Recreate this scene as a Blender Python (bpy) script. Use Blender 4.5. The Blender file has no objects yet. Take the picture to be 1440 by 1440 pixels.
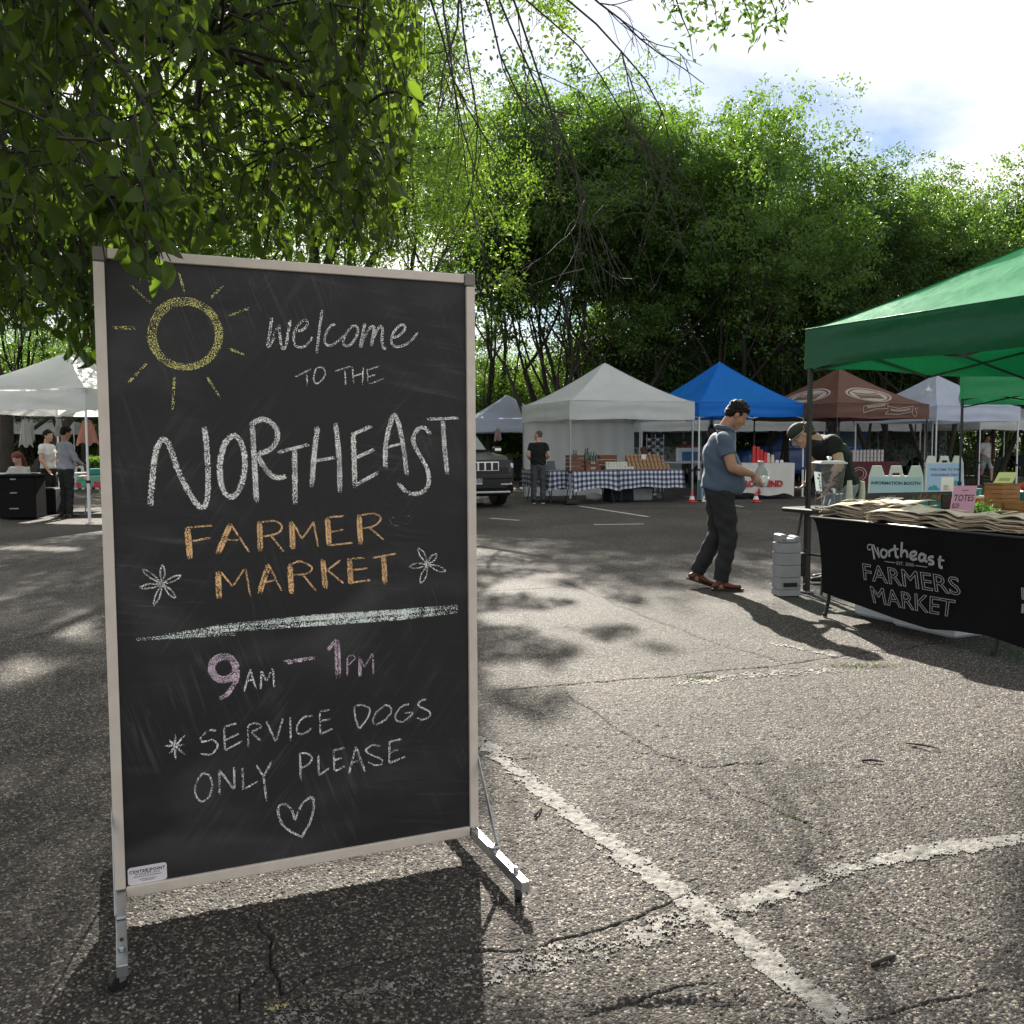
import bpy, bmesh, math, random
import numpy as np
from mathutils import Vector, Matrix
random.seed(7); RS = np.random.RandomState(11)
SC = bpy.context.scene
COL = SC.collection
R = math.radians

# ---------------------------------------------------------------- camera
F_PX, PITCH, ROLL, EYE = 1308.0, 0.0703, -0.0045, 1.3
fwd = Vector((0, math.cos(PITCH), -math.sin(PITCH)))
up0 = Vector((0, math.sin(PITCH), math.cos(PITCH)))
rt0 = Vector((1, 0, 0))
rt = rt0 * math.cos(ROLL) + up0 * math.sin(ROLL)
up = -rt0 * math.sin(ROLL) + up0 * math.cos(ROLL)
cam = bpy.data.cameras.new("camera"); cam.sensor_width = 36; cam.lens = 36 * F_PX / 1440
cam.clip_start = 0.05; cam.clip_end = 2000
camo = bpy.data.objects.new("camera", cam); COL.objects.link(camo)
M = Matrix.Identity(4)
for i in range(3):
    M[i][0] = rt[i]; M[i][1] = up[i]; M[i][2] = -fwd[i]
M[2][3] = EYE
camo.matrix_world = M
SC.camera = camo

# ---------------------------------------------------------------- light
SUN_EL, SUN_AZ = 31.0, -3.0          # azimuth from +Y, positive towards +X
SUNV = Vector((math.sin(R(SUN_AZ)) * math.cos(R(SUN_EL)), math.cos(R(SUN_AZ)) * math.cos(R(SUN_EL)), math.sin(R(SUN_EL))))
w = bpy.data.worlds.new("World"); SC.world = w; w.use_nodes = True
nt = w.node_tree; nt.nodes.clear()
def wn(t, **k):
    n = nt.nodes.new(t)
    for a, b in k.items(): setattr(n, a, b)
    return n
wout = wn("ShaderNodeOutputWorld"); wbg = wn("ShaderNodeBackground"); wbg.inputs[1].default_value = 0.058
sky = wn("ShaderNodeTexSky", sky_type='NISHITA'); sky.sun_disc = False
sky.sun_elevation = R(SUN_EL); sky.sun_rotation = R(SUN_AZ); sky.altitude = 250; sky.dust_density = .35; sky.ozone_density = 2.0
tc = wn("ShaderNodeTexCoord"); sep = wn("ShaderNodeSeparateXYZ")
nt.links.new(tc.outputs['Generated'], sep.inputs[0])
mz = wn("ShaderNodeMath", operation='MAXIMUM'); mz.inputs[1].default_value = 0.04; nt.links.new(sep.outputs[2], mz.inputs[0])
az_ = wn("ShaderNodeMath", operation='ADD'); az_.inputs[1].default_value = 0.10; nt.links.new(mz.outputs[0], az_.inputs[0])
dx = wn("ShaderNodeMath", operation='DIVIDE'); dy = wn("ShaderNodeMath", operation='DIVIDE')
nt.links.new(sep.outputs[0], dx.inputs[0]); nt.links.new(az_.outputs[0], dx.inputs[1])
nt.links.new(sep.outputs[1], dy.inputs[0]); nt.links.new(az_.outputs[0], dy.inputs[1])
cmb = wn("ShaderNodeCombineXYZ"); nt.links.new(dx.outputs[0], cmb.inputs[0]); nt.links.new(dy.outputs[0], cmb.inputs[1])
cn = wn("ShaderNodeTexNoise"); cn.inputs['Scale'].default_value = 0.62; cn.inputs['Detail'].default_value = 7; cn.inputs['Roughness'].default_value = 0.55
cn.inputs['Distortion'].default_value = 0.3
mpw = wn("ShaderNodeMapping"); mpw.inputs['Location'].default_value = (3.1, 1.7, 0); nt.links.new(cmb.outputs[0], mpw.inputs[0]); nt.links.new(mpw.outputs[0], cn.inputs['Vector'])
cr = wn("ShaderNodeValToRGB"); cr.color_ramp.elements[0].position = 0.35; cr.color_ramp.elements[1].position = 0.58
nt.links.new(cn.outputs[0], cr.inputs[0])
# clouds take their brightness from the sky behind them (bright near the sun, duller away from it)
bw = wn("ShaderNodeRGBToBW"); nt.links.new(sky.outputs[0], bw.inputs[0])
cm = wn("ShaderNodeMath", operation='MULTIPLY'); cm.inputs[1].default_value = .10; nt.links.new(bw.outputs[0], cm.inputs[0])
ca = wn("ShaderNodeMath", operation='ADD'); ca.inputs[1].default_value = 8.4; nt.links.new(cm.outputs[0], ca.inputs[0])
ct = wn("ShaderNodeMixRGB", blend_type='MULTIPLY'); ct.inputs[0].default_value = 1; ct.inputs[2].default_value = (1.0, 0.985, 0.955, 1); nt.links.new(ca.outputs[0], ct.inputs[1])
wm = wn("ShaderNodeMixRGB"); nt.links.new(cr.outputs[0], wm.inputs[0]); sk_ = wn('ShaderNodeMixRGB', blend_type='MULTIPLY'); sk_.inputs[0].default_value = 1; sk_.inputs[2].default_value = (.60, .64, .68, 1); nt.links.new(sky.outputs[0], sk_.inputs[1]); nt.links.new(sk_.outputs[0], wm.inputs[1]); nt.links.new(ct.outputs[0], wm.inputs[2])
nt.links.new(wm.outputs[0], wbg.inputs[0]); nt.links.new(wbg.outputs[0], wout.inputs[0])

sl = bpy.data.lights.new("sun", 'SUN'); sl.energy = 5.0; sl.angle = R(0.55); sl.color = (1.0, 0.94, 0.84)
so = bpy.data.objects.new("sun", sl); COL.objects.link(so)
so.rotation_euler = (-SUNV).to_track_quat('-Z', 'Y').to_euler()
SC.view_settings.view_transform = 'Standard'; SC.view_settings.look = 'None'
SC.view_settings.gamma = 1; SC.view_settings.use_curve_mapping = False
SC.view_settings.exposure = 1.57
SC.cycles.max_bounces = 7; SC.cycles.diffuse_bounces = 3; SC.cycles.transparent_max_bounces = 12
SC.cycles.transmission_bounces = 6; SC.cycles.caustics_reflective = False; SC.cycles.caustics_refractive = False

# ---------------------------------------------------------------- helpers
def ray(px, py):
    return fwd + rt * ((px - 720) / F_PX) - up * ((py - 720) / F_PX)
def at(px, py, Y):                     # point at world depth Y seen at photo pixel
    d = ray(px, py); t = Y / d.y
    return Vector((d.x * t, Y, EYE + d.z * t))
def gnd(px, py, z=0.0):
    d = ray(px, py); t = (z - EYE) / d.z
    return Vector((d.x * t, d.y * t, z))
def on_plane(px, py, p0, n):
    d = ray(px, py); o = Vector((0, 0, EYE)); t = (Vector(p0) - o).dot(n) / d.dot(n)
    return o + d * t
def proj(P):
    q = Vector(P) - Vector((0, 0, EYE)); dd = q.dot(fwd)
    return 720 + F_PX * q.dot(rt) / dd, 720 - F_PX * q.dot(up) / dd

MATS = {}
def mat(name, col, rough=0.6, metal=0.0, var=0.15, scale=8.0, bump=0.0, bscale=60.0, spec=0.5, trans=0.0, transm=0.0, ior=1.45, emis=None, sheen=0.0, stretch=None, coat=0.0):
    if name in MATS: return MATS[name]
    m = bpy.data.materials.new(name); m.use_nodes = True; n = m.node_tree; b = n.nodes["Principled BSDF"]; out = n.nodes["Material Output"]
    L = n.links.new
    b.inputs['Roughness'].default_value = rough; b.inputs['Metallic'].default_value = metal
    b.inputs['Specular IOR Level'].default_value = spec; b.inputs['IOR'].default_value = ior
    b.inputs['Transmission Weight'].default_value = transm
    b.inputs['Sheen Weight'].default_value = sheen; b.inputs['Coat Weight'].default_value = coat
    tcn = n.nodes.new("ShaderNodeTexCoord"); src = tcn.outputs['Object']
    if stretch:
        mp = n.nodes.new("ShaderNodeMapping"); mp.inputs['Scale'].default_value = stretch; L(src, mp.inputs[0]); src = mp.outputs[0]
    nz = n.nodes.new("ShaderNodeTexNoise"); nz.inputs['Scale'].default_value = scale; nz.inputs['Detail'].default_value = 6; L(src, nz.inputs['Vector'])
    rp = n.nodes.new("ShaderNodeValToRGB"); rp.color_ramp.elements[0].position = .3; rp.color_ramp.elements[1].position = .7
    c0 = [max(0, c * (1 - var)) for c in col]; c1 = [min(1, c * (1 + var)) for c in col]
    rp.color_ramp.elements[0].color = (*c0, 1); rp.color_ramp.elements[1].color = (*c1, 1)
    L(nz.outputs[0], rp.inputs[0]); L(rp.outputs[0], b.inputs['Base Color'])
    if bump > 0:
        n2 = n.nodes.new("ShaderNodeTexNoise"); n2.inputs['Scale'].default_value = bscale; n2.inputs['Detail'].default_value = 4; L(src, n2.inputs['Vector'])
        bp = n.nodes.new("ShaderNodeBump"); bp.inputs['Strength'].default_value = bump; bp.inputs['Distance'].default_value = 0.01
        L(n2.outputs[0], bp.inputs['Height']); L(bp.outputs[0], b.inputs['Normal'])
    if trans > 0:
        t = n.nodes.new("ShaderNodeBsdfTranslucent"); mx = n.nodes.new("ShaderNodeMixShader"); mx.inputs[0].default_value = trans
        L(rp.outputs[0], t.inputs[0]); L(b.outputs[0], mx.inputs[1]); L(t.outputs[0], mx.inputs[2]); L(mx.outputs[0], out.inputs[0])
    if emis: b.inputs['Emission Color'].default_value = (*emis[:3], 1); b.inputs['Emission Strength'].default_value = emis[3]
    MATS[name] = m
    return m

class MB:
    def __init__(s): s.v = []; s.f = []; s.m = []; s.cur = 0
    def add(s, vs, fs):
        o = len(s.v); s.v += [tuple(x) for x in vs]
        for f in fs: s.f.append(tuple(i + o for i in f)); s.m.append(s.cur)
        return s
    def box(s, c, d, rz=0.0, M3=None, bev=0.0, taper=1.0):
        hx, hy, hz = d[0] / 2, d[1] / 2, d[2] / 2
        if bev > 0 and min(hx, hy, hz) > bev * 1.2:
            pts = []; b = bev
            for sz in (-1, 1):
                for (a, e) in ((hz - b if sz > 0 else -(hz), 0), (hz if sz > 0 else -(hz - b), 0)): pass
            rings = [(-hz, b), (-hz + b, 0), (hz - b, 0), (hz, b)]
            for z, i in rings:
                t = taper if z > 0 else 1.0
                X, Y = (hx - i) * t, (hy - i) * t; c_ = b * .7
                pts += [(X - c_, -Y, z), (X, -Y + c_, z), (X, Y - c_, z), (X - c_, Y, z), (-X + c_, Y, z), (-X, Y - c_, z), (-X, -Y + c_, z), (-X + c_, -Y, z)]
            fs = [tuple(range(7, -1, -1)), tuple(range(24, 32))]
            for k in range(3):
                for j in range(8): fs.append((k * 8 + j, k * 8 + (j + 1) % 8, k * 8 + 8 + (j + 1) % 8, k * 8 + 8 + j))
        else:
            t = taper
            pts = [(-hx, -hy, -hz), (hx, -hy, -hz), (hx, hy, -hz), (-hx, hy, -hz), (-hx * t, -hy * t, hz), (hx * t, -hy * t, hz), (hx * t, hy * t, hz), (-hx * t, hy * t, hz)]
            fs = [(3, 2, 1, 0), (4, 5, 6, 7), (0, 1, 5, 4), (1, 2, 6, 5), (2, 3, 7, 6), (3, 0, 4, 7)]
        Q = M3 if M3 is not None else Matrix.Rotation(rz, 3, 'Z')
        c = Vector(c)
        return s.add([Q @ Vector(p) + c for p in pts], fs)
    def bar(s, a, b, w, h=None, upv=(0, 0, 1)):        # square bar from a to b
        a = Vector(a); b = Vector(b); h = h or w; t = (b - a); L = t.length; t.normalize()
        u = Vector(upv)
        if abs(t.dot(u)) > .97: u = Vector((0, 1, 0))
        x = t.cross(u).normalized(); y = x.cross(t).normalized()
        Q = Matrix((x, y, t)).transposed()
        return s.box((a + b) / 2, (w, h, L), M3=Q)
    def tube(s, pts, rad, n=8, cap=True, ry=None, side=None, round_ends=False):
        P = [Vector(p) for p in pts]; k = len(P)
        rad = list(rad) if hasattr(rad, '__len__') else [rad] * k
        ry = list(ry) if hasattr(ry, '__len__') else (rad if ry is None else [ry] * k)
        if round_ends:
            t0 = (P[0] - P[1]).normalized(); t1 = (P[-1] - P[-2]).normalized()
            r0 = min(rad[0], ry[0]); r1 = min(rad[-1], ry[-1])
            pre = [(P[0] + t0 * r0 * .95, .3), (P[0] + t0 * r0 * .7, .72)]
            post = [(P[-1] + t1 * r1 * .7, .72), (P[-1] + t1 * r1 * .95, .3)]
            rad = [rad[0] * q for _, q in pre] + rad + [rad[-1] * q for _, q in post]
            ry = [ry[0] * q for _, q in pre] + ry + [ry[-1] * q for _, q in post]
            P = [p for p, _ in pre] + P + [p for p, _ in post]; k = len(P)
        vs = []; X = None
        for i in range(k):
            t = (P[min(i + 1, k - 1)] - P[max(i - 1, 0)])
            t = t.normalized() if t.length > 1e-9 else Vector((0, 0, 1))
            if side is not None: x = Vector(side)
            elif X is None: x = Vector((1, 0, 0)) if abs(t.x) < .8 else Vector((0, 1, 0))
            else: x = X
            x = (x - t * x.dot(t)); x = x.normalized() if x.length > 1e-6 else Vector((0, 1, 0)); X = x
            y = t.cross(x)
            for j in range(n):
                a = 2 * math.pi * j / n
                vs.append(P[i] + x * math.cos(a) * rad[i] + y * math.sin(a) * ry[i])
        fs = []
        for i in range(k - 1):
            for j in range(n):
                fs.append((i * n + j, i * n + (j + 1) % n, (i + 1) * n + (j + 1) % n, (i + 1) * n + j))
        if cap: fs += [tuple(range(n - 1, -1, -1)), tuple(range((k - 1) * n, k * n))]
        return s.add(vs, fs)
    def lathe(s, prof, c=(0, 0, 0), n=20, sq=1.0):
        c = Vector(c); vs = []
        for r, z in prof:
            for j in range(n):
                a = 2 * math.pi * j / n; vs.append(c + Vector((r * math.cos(a), r * sq * math.sin(a), z)))
        fs = []
        for i in range(len(prof) - 1):
            for j in range(n): fs.append((i * n + j, i * n + (j + 1) % n, (i + 1) * n + (j + 1) % n, (i + 1) * n + j))
        fs += [tuple(range(n - 1, -1, -1)), tuple(range((len(prof) - 1) * n, len(prof) * n))]
        return s.add(vs, fs)
    def ell(s, c, r, nu=14, nv=9, M3=None):
        Q = M3 if M3 is not None else Matrix.Identity(3); c = Vector(c); vs = []
        for i in range(1, nv):
            ph = math.pi * i / nv
            for j in range(nu):
                a = 2 * math.pi * j / nu
                vs.append(c + Q @ Vector((r[0] * math.sin(ph) * math.cos(a), r[1] * math.sin(ph) * math.sin(a), -r[2] * math.cos(ph))))
        fs = [(i * nu + j, i * nu + (j + 1) % nu, (i + 1) * nu + (j + 1) % nu, (i + 1) * nu + j) for i in range(nv - 2) for j in range(nu)]
        b = len(vs); vs += [c + Q @ Vector((0, 0, -r[2])), c + Q @ Vector((0, 0, r[2]))]
        fs += [(b, (j + 1) % nu, j) for j in range(nu)] + [(b + 1, (nv - 2) * nu + j, (nv - 2) * nu + (j + 1) % nu) for j in range(nu)]
        return s.add(vs, fs)
    def grid(s, fn, nu, nv, thick=0.0):
        vs = [Vector(fn(i / nu, j / nv)) for j in range(nv + 1) for i in range(nu + 1)]
        fs = [(j * (nu + 1) + i, j * (nu + 1) + i + 1, (j + 1) * (nu + 1) + i + 1, (j + 1) * (nu + 1) + i) for j in range(nv) for i in range(nu)]
        return s.add(vs, fs)
    def prism(s, poly, y0, y1, fr=None):                # poly in (x,z), extruded along y
        k = len(poly); vs = [(x, y0, z) for x, z in poly] + [(x, y1, z) for x, z in poly]
        fs = [tuple(range(k)), tuple(range(2 * k - 1, k - 1, -1))] + [((i + 1) % k, i, k + i, k + (i + 1) % k) for i in range(k)]
        if fr: vs = [fr(Vector(v)) for v in vs]
        return s.add(vs, fs)
    def xf(s, Mx): s.v = [tuple(Mx @ Vector(v)) for v in s.v]; return s

def link(o, parent=None, label=None, cat=None, group=None, kind=None):
    COL.objects.link(o)
    if parent: o.parent = parent
    if label: o['label'] = label
    if cat: o['category'] = cat
    if group: o['group'] = group
    if kind: o['kind'] = kind
    return o
def mk(name, mb, m, parent=None, smooth=False, **k):
    me = bpy.data.meshes.new(name); me.from_pydata([tuple(v) for v in mb.v], [], mb.f); me.update()
    ms = m if isinstance(m, (list, tuple)) else [m]
    for x in ms: me.materials.append(x)
    if len(ms) > 1: me.polygons.foreach_set('material_index', mb.m)
    if smooth: me.polygons.foreach_set('use_smooth', [True] * len(me.polygons))
    bm = bmesh.new(); bm.from_mesh(me); bmesh.ops.recalc_face_normals(bm, faces=bm.faces); bm.to_mesh(me); bm.free()
    return link(bpy.data.objects.new(name, me), parent, **k)
def npmesh(name, V, Fq, m, parent=None, smooth=False, **k):   # V (n,3), Fq (m,3|4)
    me = bpy.data.meshes.new(name); n = len(Fq); w_ = Fq.shape[1]
    me.vertices.add(len(V)); me.vertices.foreach_set('co', np.asarray(V, np.float32).ravel())
    me.loops.add(n * w_); me.loops.foreach_set('vertex_index', Fq.astype(np.int32).ravel())
    me.polygons.add(n); me.polygons.foreach_set('loop_start', np.arange(0, n * w_, w_, dtype=np.int32))
    me.polygons.foreach_set('loop_total', np.full(n, w_, np.int32))
    if smooth: me.polygons.foreach_set('use_smooth', np.ones(n, bool))
    me.update(calc_edges=True); me.materials.append(m)
    return link(bpy.data.objects.new(name, me), parent, **k)
def empty(name, loc, rz=0.0, **k):
    o = bpy.data.objects.new(name, None); o.empty_display_size = .1; o.location = loc; o.rotation_euler = (0, 0, rz)
    return link(o, **k)
def copy_tree(o, parent=None, loc=None, rz=None, label=None, scale=None):
    c = o.copy(); COL.objects.link(c); c.parent = parent
    if loc is not None: c.location = loc
    if rz is not None: c.rotation_euler = (0, 0, rz)
    if scale is not None: c.scale = scale if hasattr(scale, '__len__') else (scale,) * 3
    if label: c['label'] = label
    for ch in list(o.children): copy_tree(ch, c)
    return c
def textmesh(s, size=1.0, align='CENTER', outline=0.0, bold=0.0, shear=0.0, extrude=0.0, spacing=1.0):
    cu = bpy.data.curves.new('t', 'FONT'); cu.body = s; cu.size = size; cu.align_x = align; cu.align_y = 'CENTER'
    cu.offset = bold; cu.shear = shear; cu.space_character = spacing; cu.resolution_u = 3
    if outline > 0: cu.fill_mode = 'NONE'; cu.bevel_depth = outline; cu.bevel_resolution = 0
    else: cu.extrude = extrude
    o = bpy.data.objects.new('t', cu); COL.objects.link(o)
    dg = bpy.context.evaluated_depsgraph_get(); me = bpy.data.meshes.new_from_object(o.evaluated_get(dg))
    mb = MB(); mb.v = [tuple(v.co) for v in me.vertices]; mb.f = [tuple(p.vertices) for p in me.polygons]; mb.m = [0] * len(mb.f)
    bpy.data.objects.remove(o); bpy.data.curves.remove(cu); bpy.data.meshes.remove(me)
    return mb
def text(name, s, size, Mx, m, parent=None, **k):        # text lying in local XY of Mx
    mb = textmesh(s, size, **k); mb.xf(Mx); return mk(name, mb, m, parent)
def smooth_poly(P, n=4):                                   # Catmull-Rom through 2-D/3-D points
    P = np.asarray(P, float)
    if len(P) < 3: return np.array([P[0] + (P[-1] - P[0]) * t for t in np.linspace(0, 1, 2 * n)])
    Q = np.vstack([2 * P[0] - P[1], P, 2 * P[-1] - P[-2]]); out = []
    for i in range(1, len(Q) - 2):
        for t in np.linspace(0, 1, n, endpoint=False):
            a, b, c, d = Q[i - 1:i + 3]
            out.append(.5 * (2 * b + (c - a) * t + (2 * a - 5 * b + 4 * c - d) * t * t + (-a + 3 * b - 3 * c + d) * t ** 3))
    out.append(P[-1]); return np.array(out)
def frame3(origin, xax, zax):                               # matrix: local x along xax, z along zax
    x = Vector(xax).normalized(); z = Vector(zax).normalized(); y = z.cross(x).normalized(); z = x.cross(y)
    Mx = Matrix((x, y, z)).transposed().to_4x4(); Mx.translation = Vector(origin); return Mx
def blob(name, chains, m, vox=0.012, parent=None, smooth_it=3, wrinkle=0.0, wscale=6.0, extra=None, **k):
    """one continuous skin: overlapping tapered forms fused by a voxel remesh"""
    mb = MB()
    for c in chains:
        if c[0] == 'e': mb.ell(c[1], c[2], M3=c[3] if len(c) > 3 else None)
        elif c[0] == 'b': mb.box(c[1], c[2], M3=c[3] if len(c) > 3 else None, bev=min(c[2]) * .3)
        else:
            pts = [p[:3] for p in c[0]]; rx = [p[3] for p in c[0]]; ry = [p[4] if len(p) > 4 else p[3] for p in c[0]]
            if len(pts) > 2:
                q = smooth_poly([list(a) + [b, d] for a, b, d in zip(pts, rx, ry)], 4); pts = [tuple(x[:3]) for x in q]; rx = [x[3] for x in q]; ry = [x[4] for x in q]
            mb.tube(pts, rx, n=14, ry=ry, side=c[1] if len(c) > 1 else None, round_ends=not (len(c) > 2 and c[2]))
    me = bpy.data.meshes.new(name); me.from_pydata(mb.v, [], mb.f)
    bm = bmesh.new(); bm.from_mesh(me); bmesh.ops.recalc_face_normals(bm, faces=bm.faces); bm.to_mesh(me); bm.free()
    o = bpy.data.objects.new(name, me); COL.objects.link(o)
    md = o.modifiers.new('r', 'REMESH'); md.mode = 'VOXEL'; md.voxel_size = vox
    s = o.modifiers.new('s', 'SMOOTH'); s.iterations = smooth_it; s.factor = .5
    dg = bpy.context.evaluated_depsgraph_get(); me2 = bpy.data.meshes.new_from_object(o.evaluated_get(dg))
    bpy.data.objects.remove(o); bpy.data.meshes.remove(me)
    n = len(me2.vertices); co = np.empty(n * 3, np.float32); me2.vertices.foreach_get('co', co); co = co.reshape(-1, 3)
    if wrinkle:
        nr = np.empty(n * 3, np.float32); me2.vertices.foreach_get('normal', nr); nr = nr.reshape(-1, 3)
        a = co * wscale
        h = np.sin(a[:, 2] * 5.1 + 2.2 * np.sin(a[:, 0] * 2.3 + a[:, 1] * 1.7)) * np.sin(a[:, 0] * 1.9 + a[:, 1] * 2.6 + 1.3 * np.sin(a[:, 2] * 1.2)) + .5 * np.sin(a[:, 2] * 9.7 + a[:, 1] * 5 + a[:, 0] * 4)
        co = co + nr * (h * wrinkle)[:, None]; me2.vertices.foreach_set('co', co.astype(np.float32).ravel())
    me2.polygons.foreach_set('use_smooth', np.ones(len(me2.polygons), bool)); me2.materials.clear(); me2.materials.append(m); me2.name = name; me2.update()
    return link(bpy.data.objects.new(name, me2), parent, **k)
def rnd(a, b): return random.uniform(a, b)

# ---------------------------------------------------------------- numpy noise
def vnoise(x, y, seed=0):
    xi = np.floor(x).astype(np.int64); yi = np.floor(y).astype(np.int64); fx = x - xi; fy = y - yi
    fx = fx * fx * (3 - 2 * fx); fy = fy * fy * (3 - 2 * fy)
    def h(a, b):
        q = (a * 374761393 + b * 668265263 + seed * 1442695041) & 0xffffffff
        q = ((q ^ (q >> 13)) * 1274126177) & 0xffffffff
        return ((q ^ (q >> 16)) & 0xffff) / 65535.0
    return (h(xi, yi) * (1 - fx) + h(xi + 1, yi) * fx) * (1 - fy) + (h(xi, yi + 1) * (1 - fx) + h(xi + 1, yi + 1) * fx) * fy
def stones(x, y, s, seed):                 # domed pebbles: height 0..1 and a random id per stone
    X = x / s; Y = y / s; xi = np.floor(X).astype(np.int64); yi = np.floor(Y).astype(np.int64)
    best = np.full(x.shape, 9.0); sec = np.full(x.shape, 9.0); bid = np.zeros(x.shape)
    for dx_ in (-1, 0, 1):
        for dy_ in (-1, 0, 1):
            a = xi + dx_; b = yi + dy_
            q = (a * 73856093 ^ b * 19349663 ^ seed * 83492791) & 0x7fffffff
            q = (q * 1103515245 + 12345) & 0x7fffffff
            jx = (q & 1023) / 1023.0; jy = ((q >> 10) & 1023) / 1023.0; idv = ((q >> 20) & 1023) / 1023.0
            d = np.hypot(X - a - jx, Y - b - jy)
            m = d < best; sec = np.where(m, best, np.minimum(sec, d)); bid = np.where(m, idv, bid); best = np.where(m, d, best)
    edge = np.clip((sec - best) * 2.2, 0, 1)
    return np.sqrt(edge), bid
def seg_dist(x, y, poly):
    d = np.full(x.shape, 1e9)
    for (a, b) in zip(poly[:-1], poly[1:]):
        ax, ay, bx, by = a[0], a[1], b[0], b[1]; L2 = (bx - ax) ** 2 + (by - ay) ** 2 + 1e-12
        t = np.clip(((x - ax) * (bx - ax) + (y - ay) * (by - ay)) / L2, 0, 1)
        d = np.minimum(d, np.hypot(x - ax - t * (bx - ax), y - ay - t * (by - ay)))
    return d
# ---------------------------------------------------------------- ground
def asphalt_mat():
    m = bpy.data.materials.new("asphalt"); m.use_nodes = True; n = m.node_tree; L = n.links.new; b = n.nodes["Principled BSDF"]
    geo = n.nodes.new("ShaderNodeNewGeometry"); at_ = n.nodes.new("ShaderNodeAttribute"); at_.attribute_name = 'stone'
    ak = n.nodes.new("ShaderNodeAttribute"); ak.attribute_name = 'crack'
    vo = n.nodes.new("ShaderNodeTexVoronoi"); vo.inputs['Scale'].default_value = 135; L(geo.outputs['Position'], vo.inputs['Vector'])
    v2 = n.nodes.new("ShaderNodeTexVoronoi"); v2.inputs['Scale'].default_value = 260; L(geo.outputs['Position'], v2.inputs['Vector'])
    nz = n.nodes.new("ShaderNodeTexNoise"); nz.inputs['Scale'].default_value = .55; nz.inputs['Detail'].default_value = 8; L(geo.outputs['Position'], nz.inputs['Vector'])
    n4 = n.nodes.new("ShaderNodeTexNoise"); n4.inputs['Scale'].default_value = 420; n4.inputs['Detail'].default_value = 2; L(geo.outputs['Position'], n4.inputs['Vector'])
    # stone colour by cell
    sx = n.nodes.new("ShaderNodeSeparateColor"); L(vo.outputs['Color'], sx.inputs[0])
    rp = n.nodes.new("ShaderNodeValToRGB"); e = rp.color_ramp.elements
    e[0].position = 0; e[0].color = (.035, .033, .031, 1); e[1].position = 1; e[1].color = (.37, .325, .275, 1)
    for p, c in ((.35, (.034, .030, .026)), (.7, (.088, .075, .063)), (.9, (.19, .165, .138))):
        q = rp.color_ramp.elements.new(p); q.color = (*c, 1)
    L(sx.outputs[0], rp.inputs[0])
    # joints between stones: dark binder
    jr = n.nodes.new("ShaderNodeMapRange"); jr.inputs['From Min'].default_value = .55; jr.inputs['From Max'].default_value = .8; L(vo.outputs['Distance'], jr.inputs['Value'])
    mj = n.nodes.new("ShaderNodeMixRGB"); mj.inputs[2].default_value = (.03, .028, .026, 1); L(jr.outputs[0], mj.inputs[0]); L(rp.outputs[0], mj.inputs[1])
    # broad weathering
    wr = n.nodes.new("ShaderNodeMapRange"); wr.inputs['From Min'].default_value = .3; wr.inputs['From Max'].default_value = .7; wr.inputs['To Min'].default_value = .62; wr.inputs['To Max'].default_value = 1.3; L(nz.outputs[0], wr.inputs['Value'])
    mu = n.nodes.new("ShaderNodeMixRGB"); mu.blend_type = 'MULTIPLY'; mu.inputs[0].default_value = 1; L(mj.outputs[0], mu.inputs[1]); L(wr.outputs[0], mu.inputs[2])
    mc = n.nodes.new("ShaderNodeMixRGB"); mc.inputs[2].default_value = (.014, .013, .012, 1); L(ak.outputs['Fac'], mc.inputs[0]); L(mu.outputs[0], mc.inputs[1])
    L(mc.outputs[0], b.inputs['Base Color']); b.inputs['Roughness'].default_value = .82; b.inputs['Specular IOR Level'].default_value = .28
    b1 = n.nodes.new("ShaderNodeBump"); b1.invert = True; b1.inputs['Strength'].default_value = 1.0; b1.inputs['Distance'].default_value = .0045; L(vo.outputs['Distance'], b1.inputs['Height'])
    b2 = n.nodes.new("ShaderNodeBump"); b2.inputs['Strength'].default_value = .6; b2.inputs['Distance'].default_value = .0012; L(n4.outputs[0], b2.inputs['Height']); L(b1.outputs[0], b2.inputs['Normal'])
    L(b2.outputs[0], b.inputs['Normal'])
    return m
ASPH = asphalt_mat()
NR, NC = 1000, 600
YG = 1.9 * np.exp(np.linspace(0, math.log(13 / 1.9), NR))
UG = np.linspace(-.62, .62, NC)
GX = YG[:, None] * UG[None, :]; GY = np.repeat(YG[:, None], NC, 1)
s1, id1 = stones(GX, GY, .0105, 3); s2, id2 = stones(GX, GY, .03, 9)
fade = np.clip((11 - GY) / 7, .1, 1)
GZ = (s1 * (.35 + id1) * .0046 + s2 * (id2 > .8) * .003 + .004 * vnoise(GX * 9, GY * 9, 1) + .012 * vnoise(GX * 1.1, GY * 1.1, 2)) * fade - .012
def gpoly(pts, jit=.012, sub=.06):
    P = [gnd(*p) for p in pts]; out = []
    for a, b in zip(P[:-1], P[1:]):
        k = max(1, int((b - a).length / (sub * max(1, a.y / 3))))
        for i in range(k):
            q = a.lerp(b, i / k); s_ = max(1, q.y / 3) * jit; out.append((q.x + rnd(-s_, s_), q.y + rnd(-s_, s_)))
    out.append((P[-1].x, P[-1].y)); return out
CR = np.zeros_like(GZ)
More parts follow.
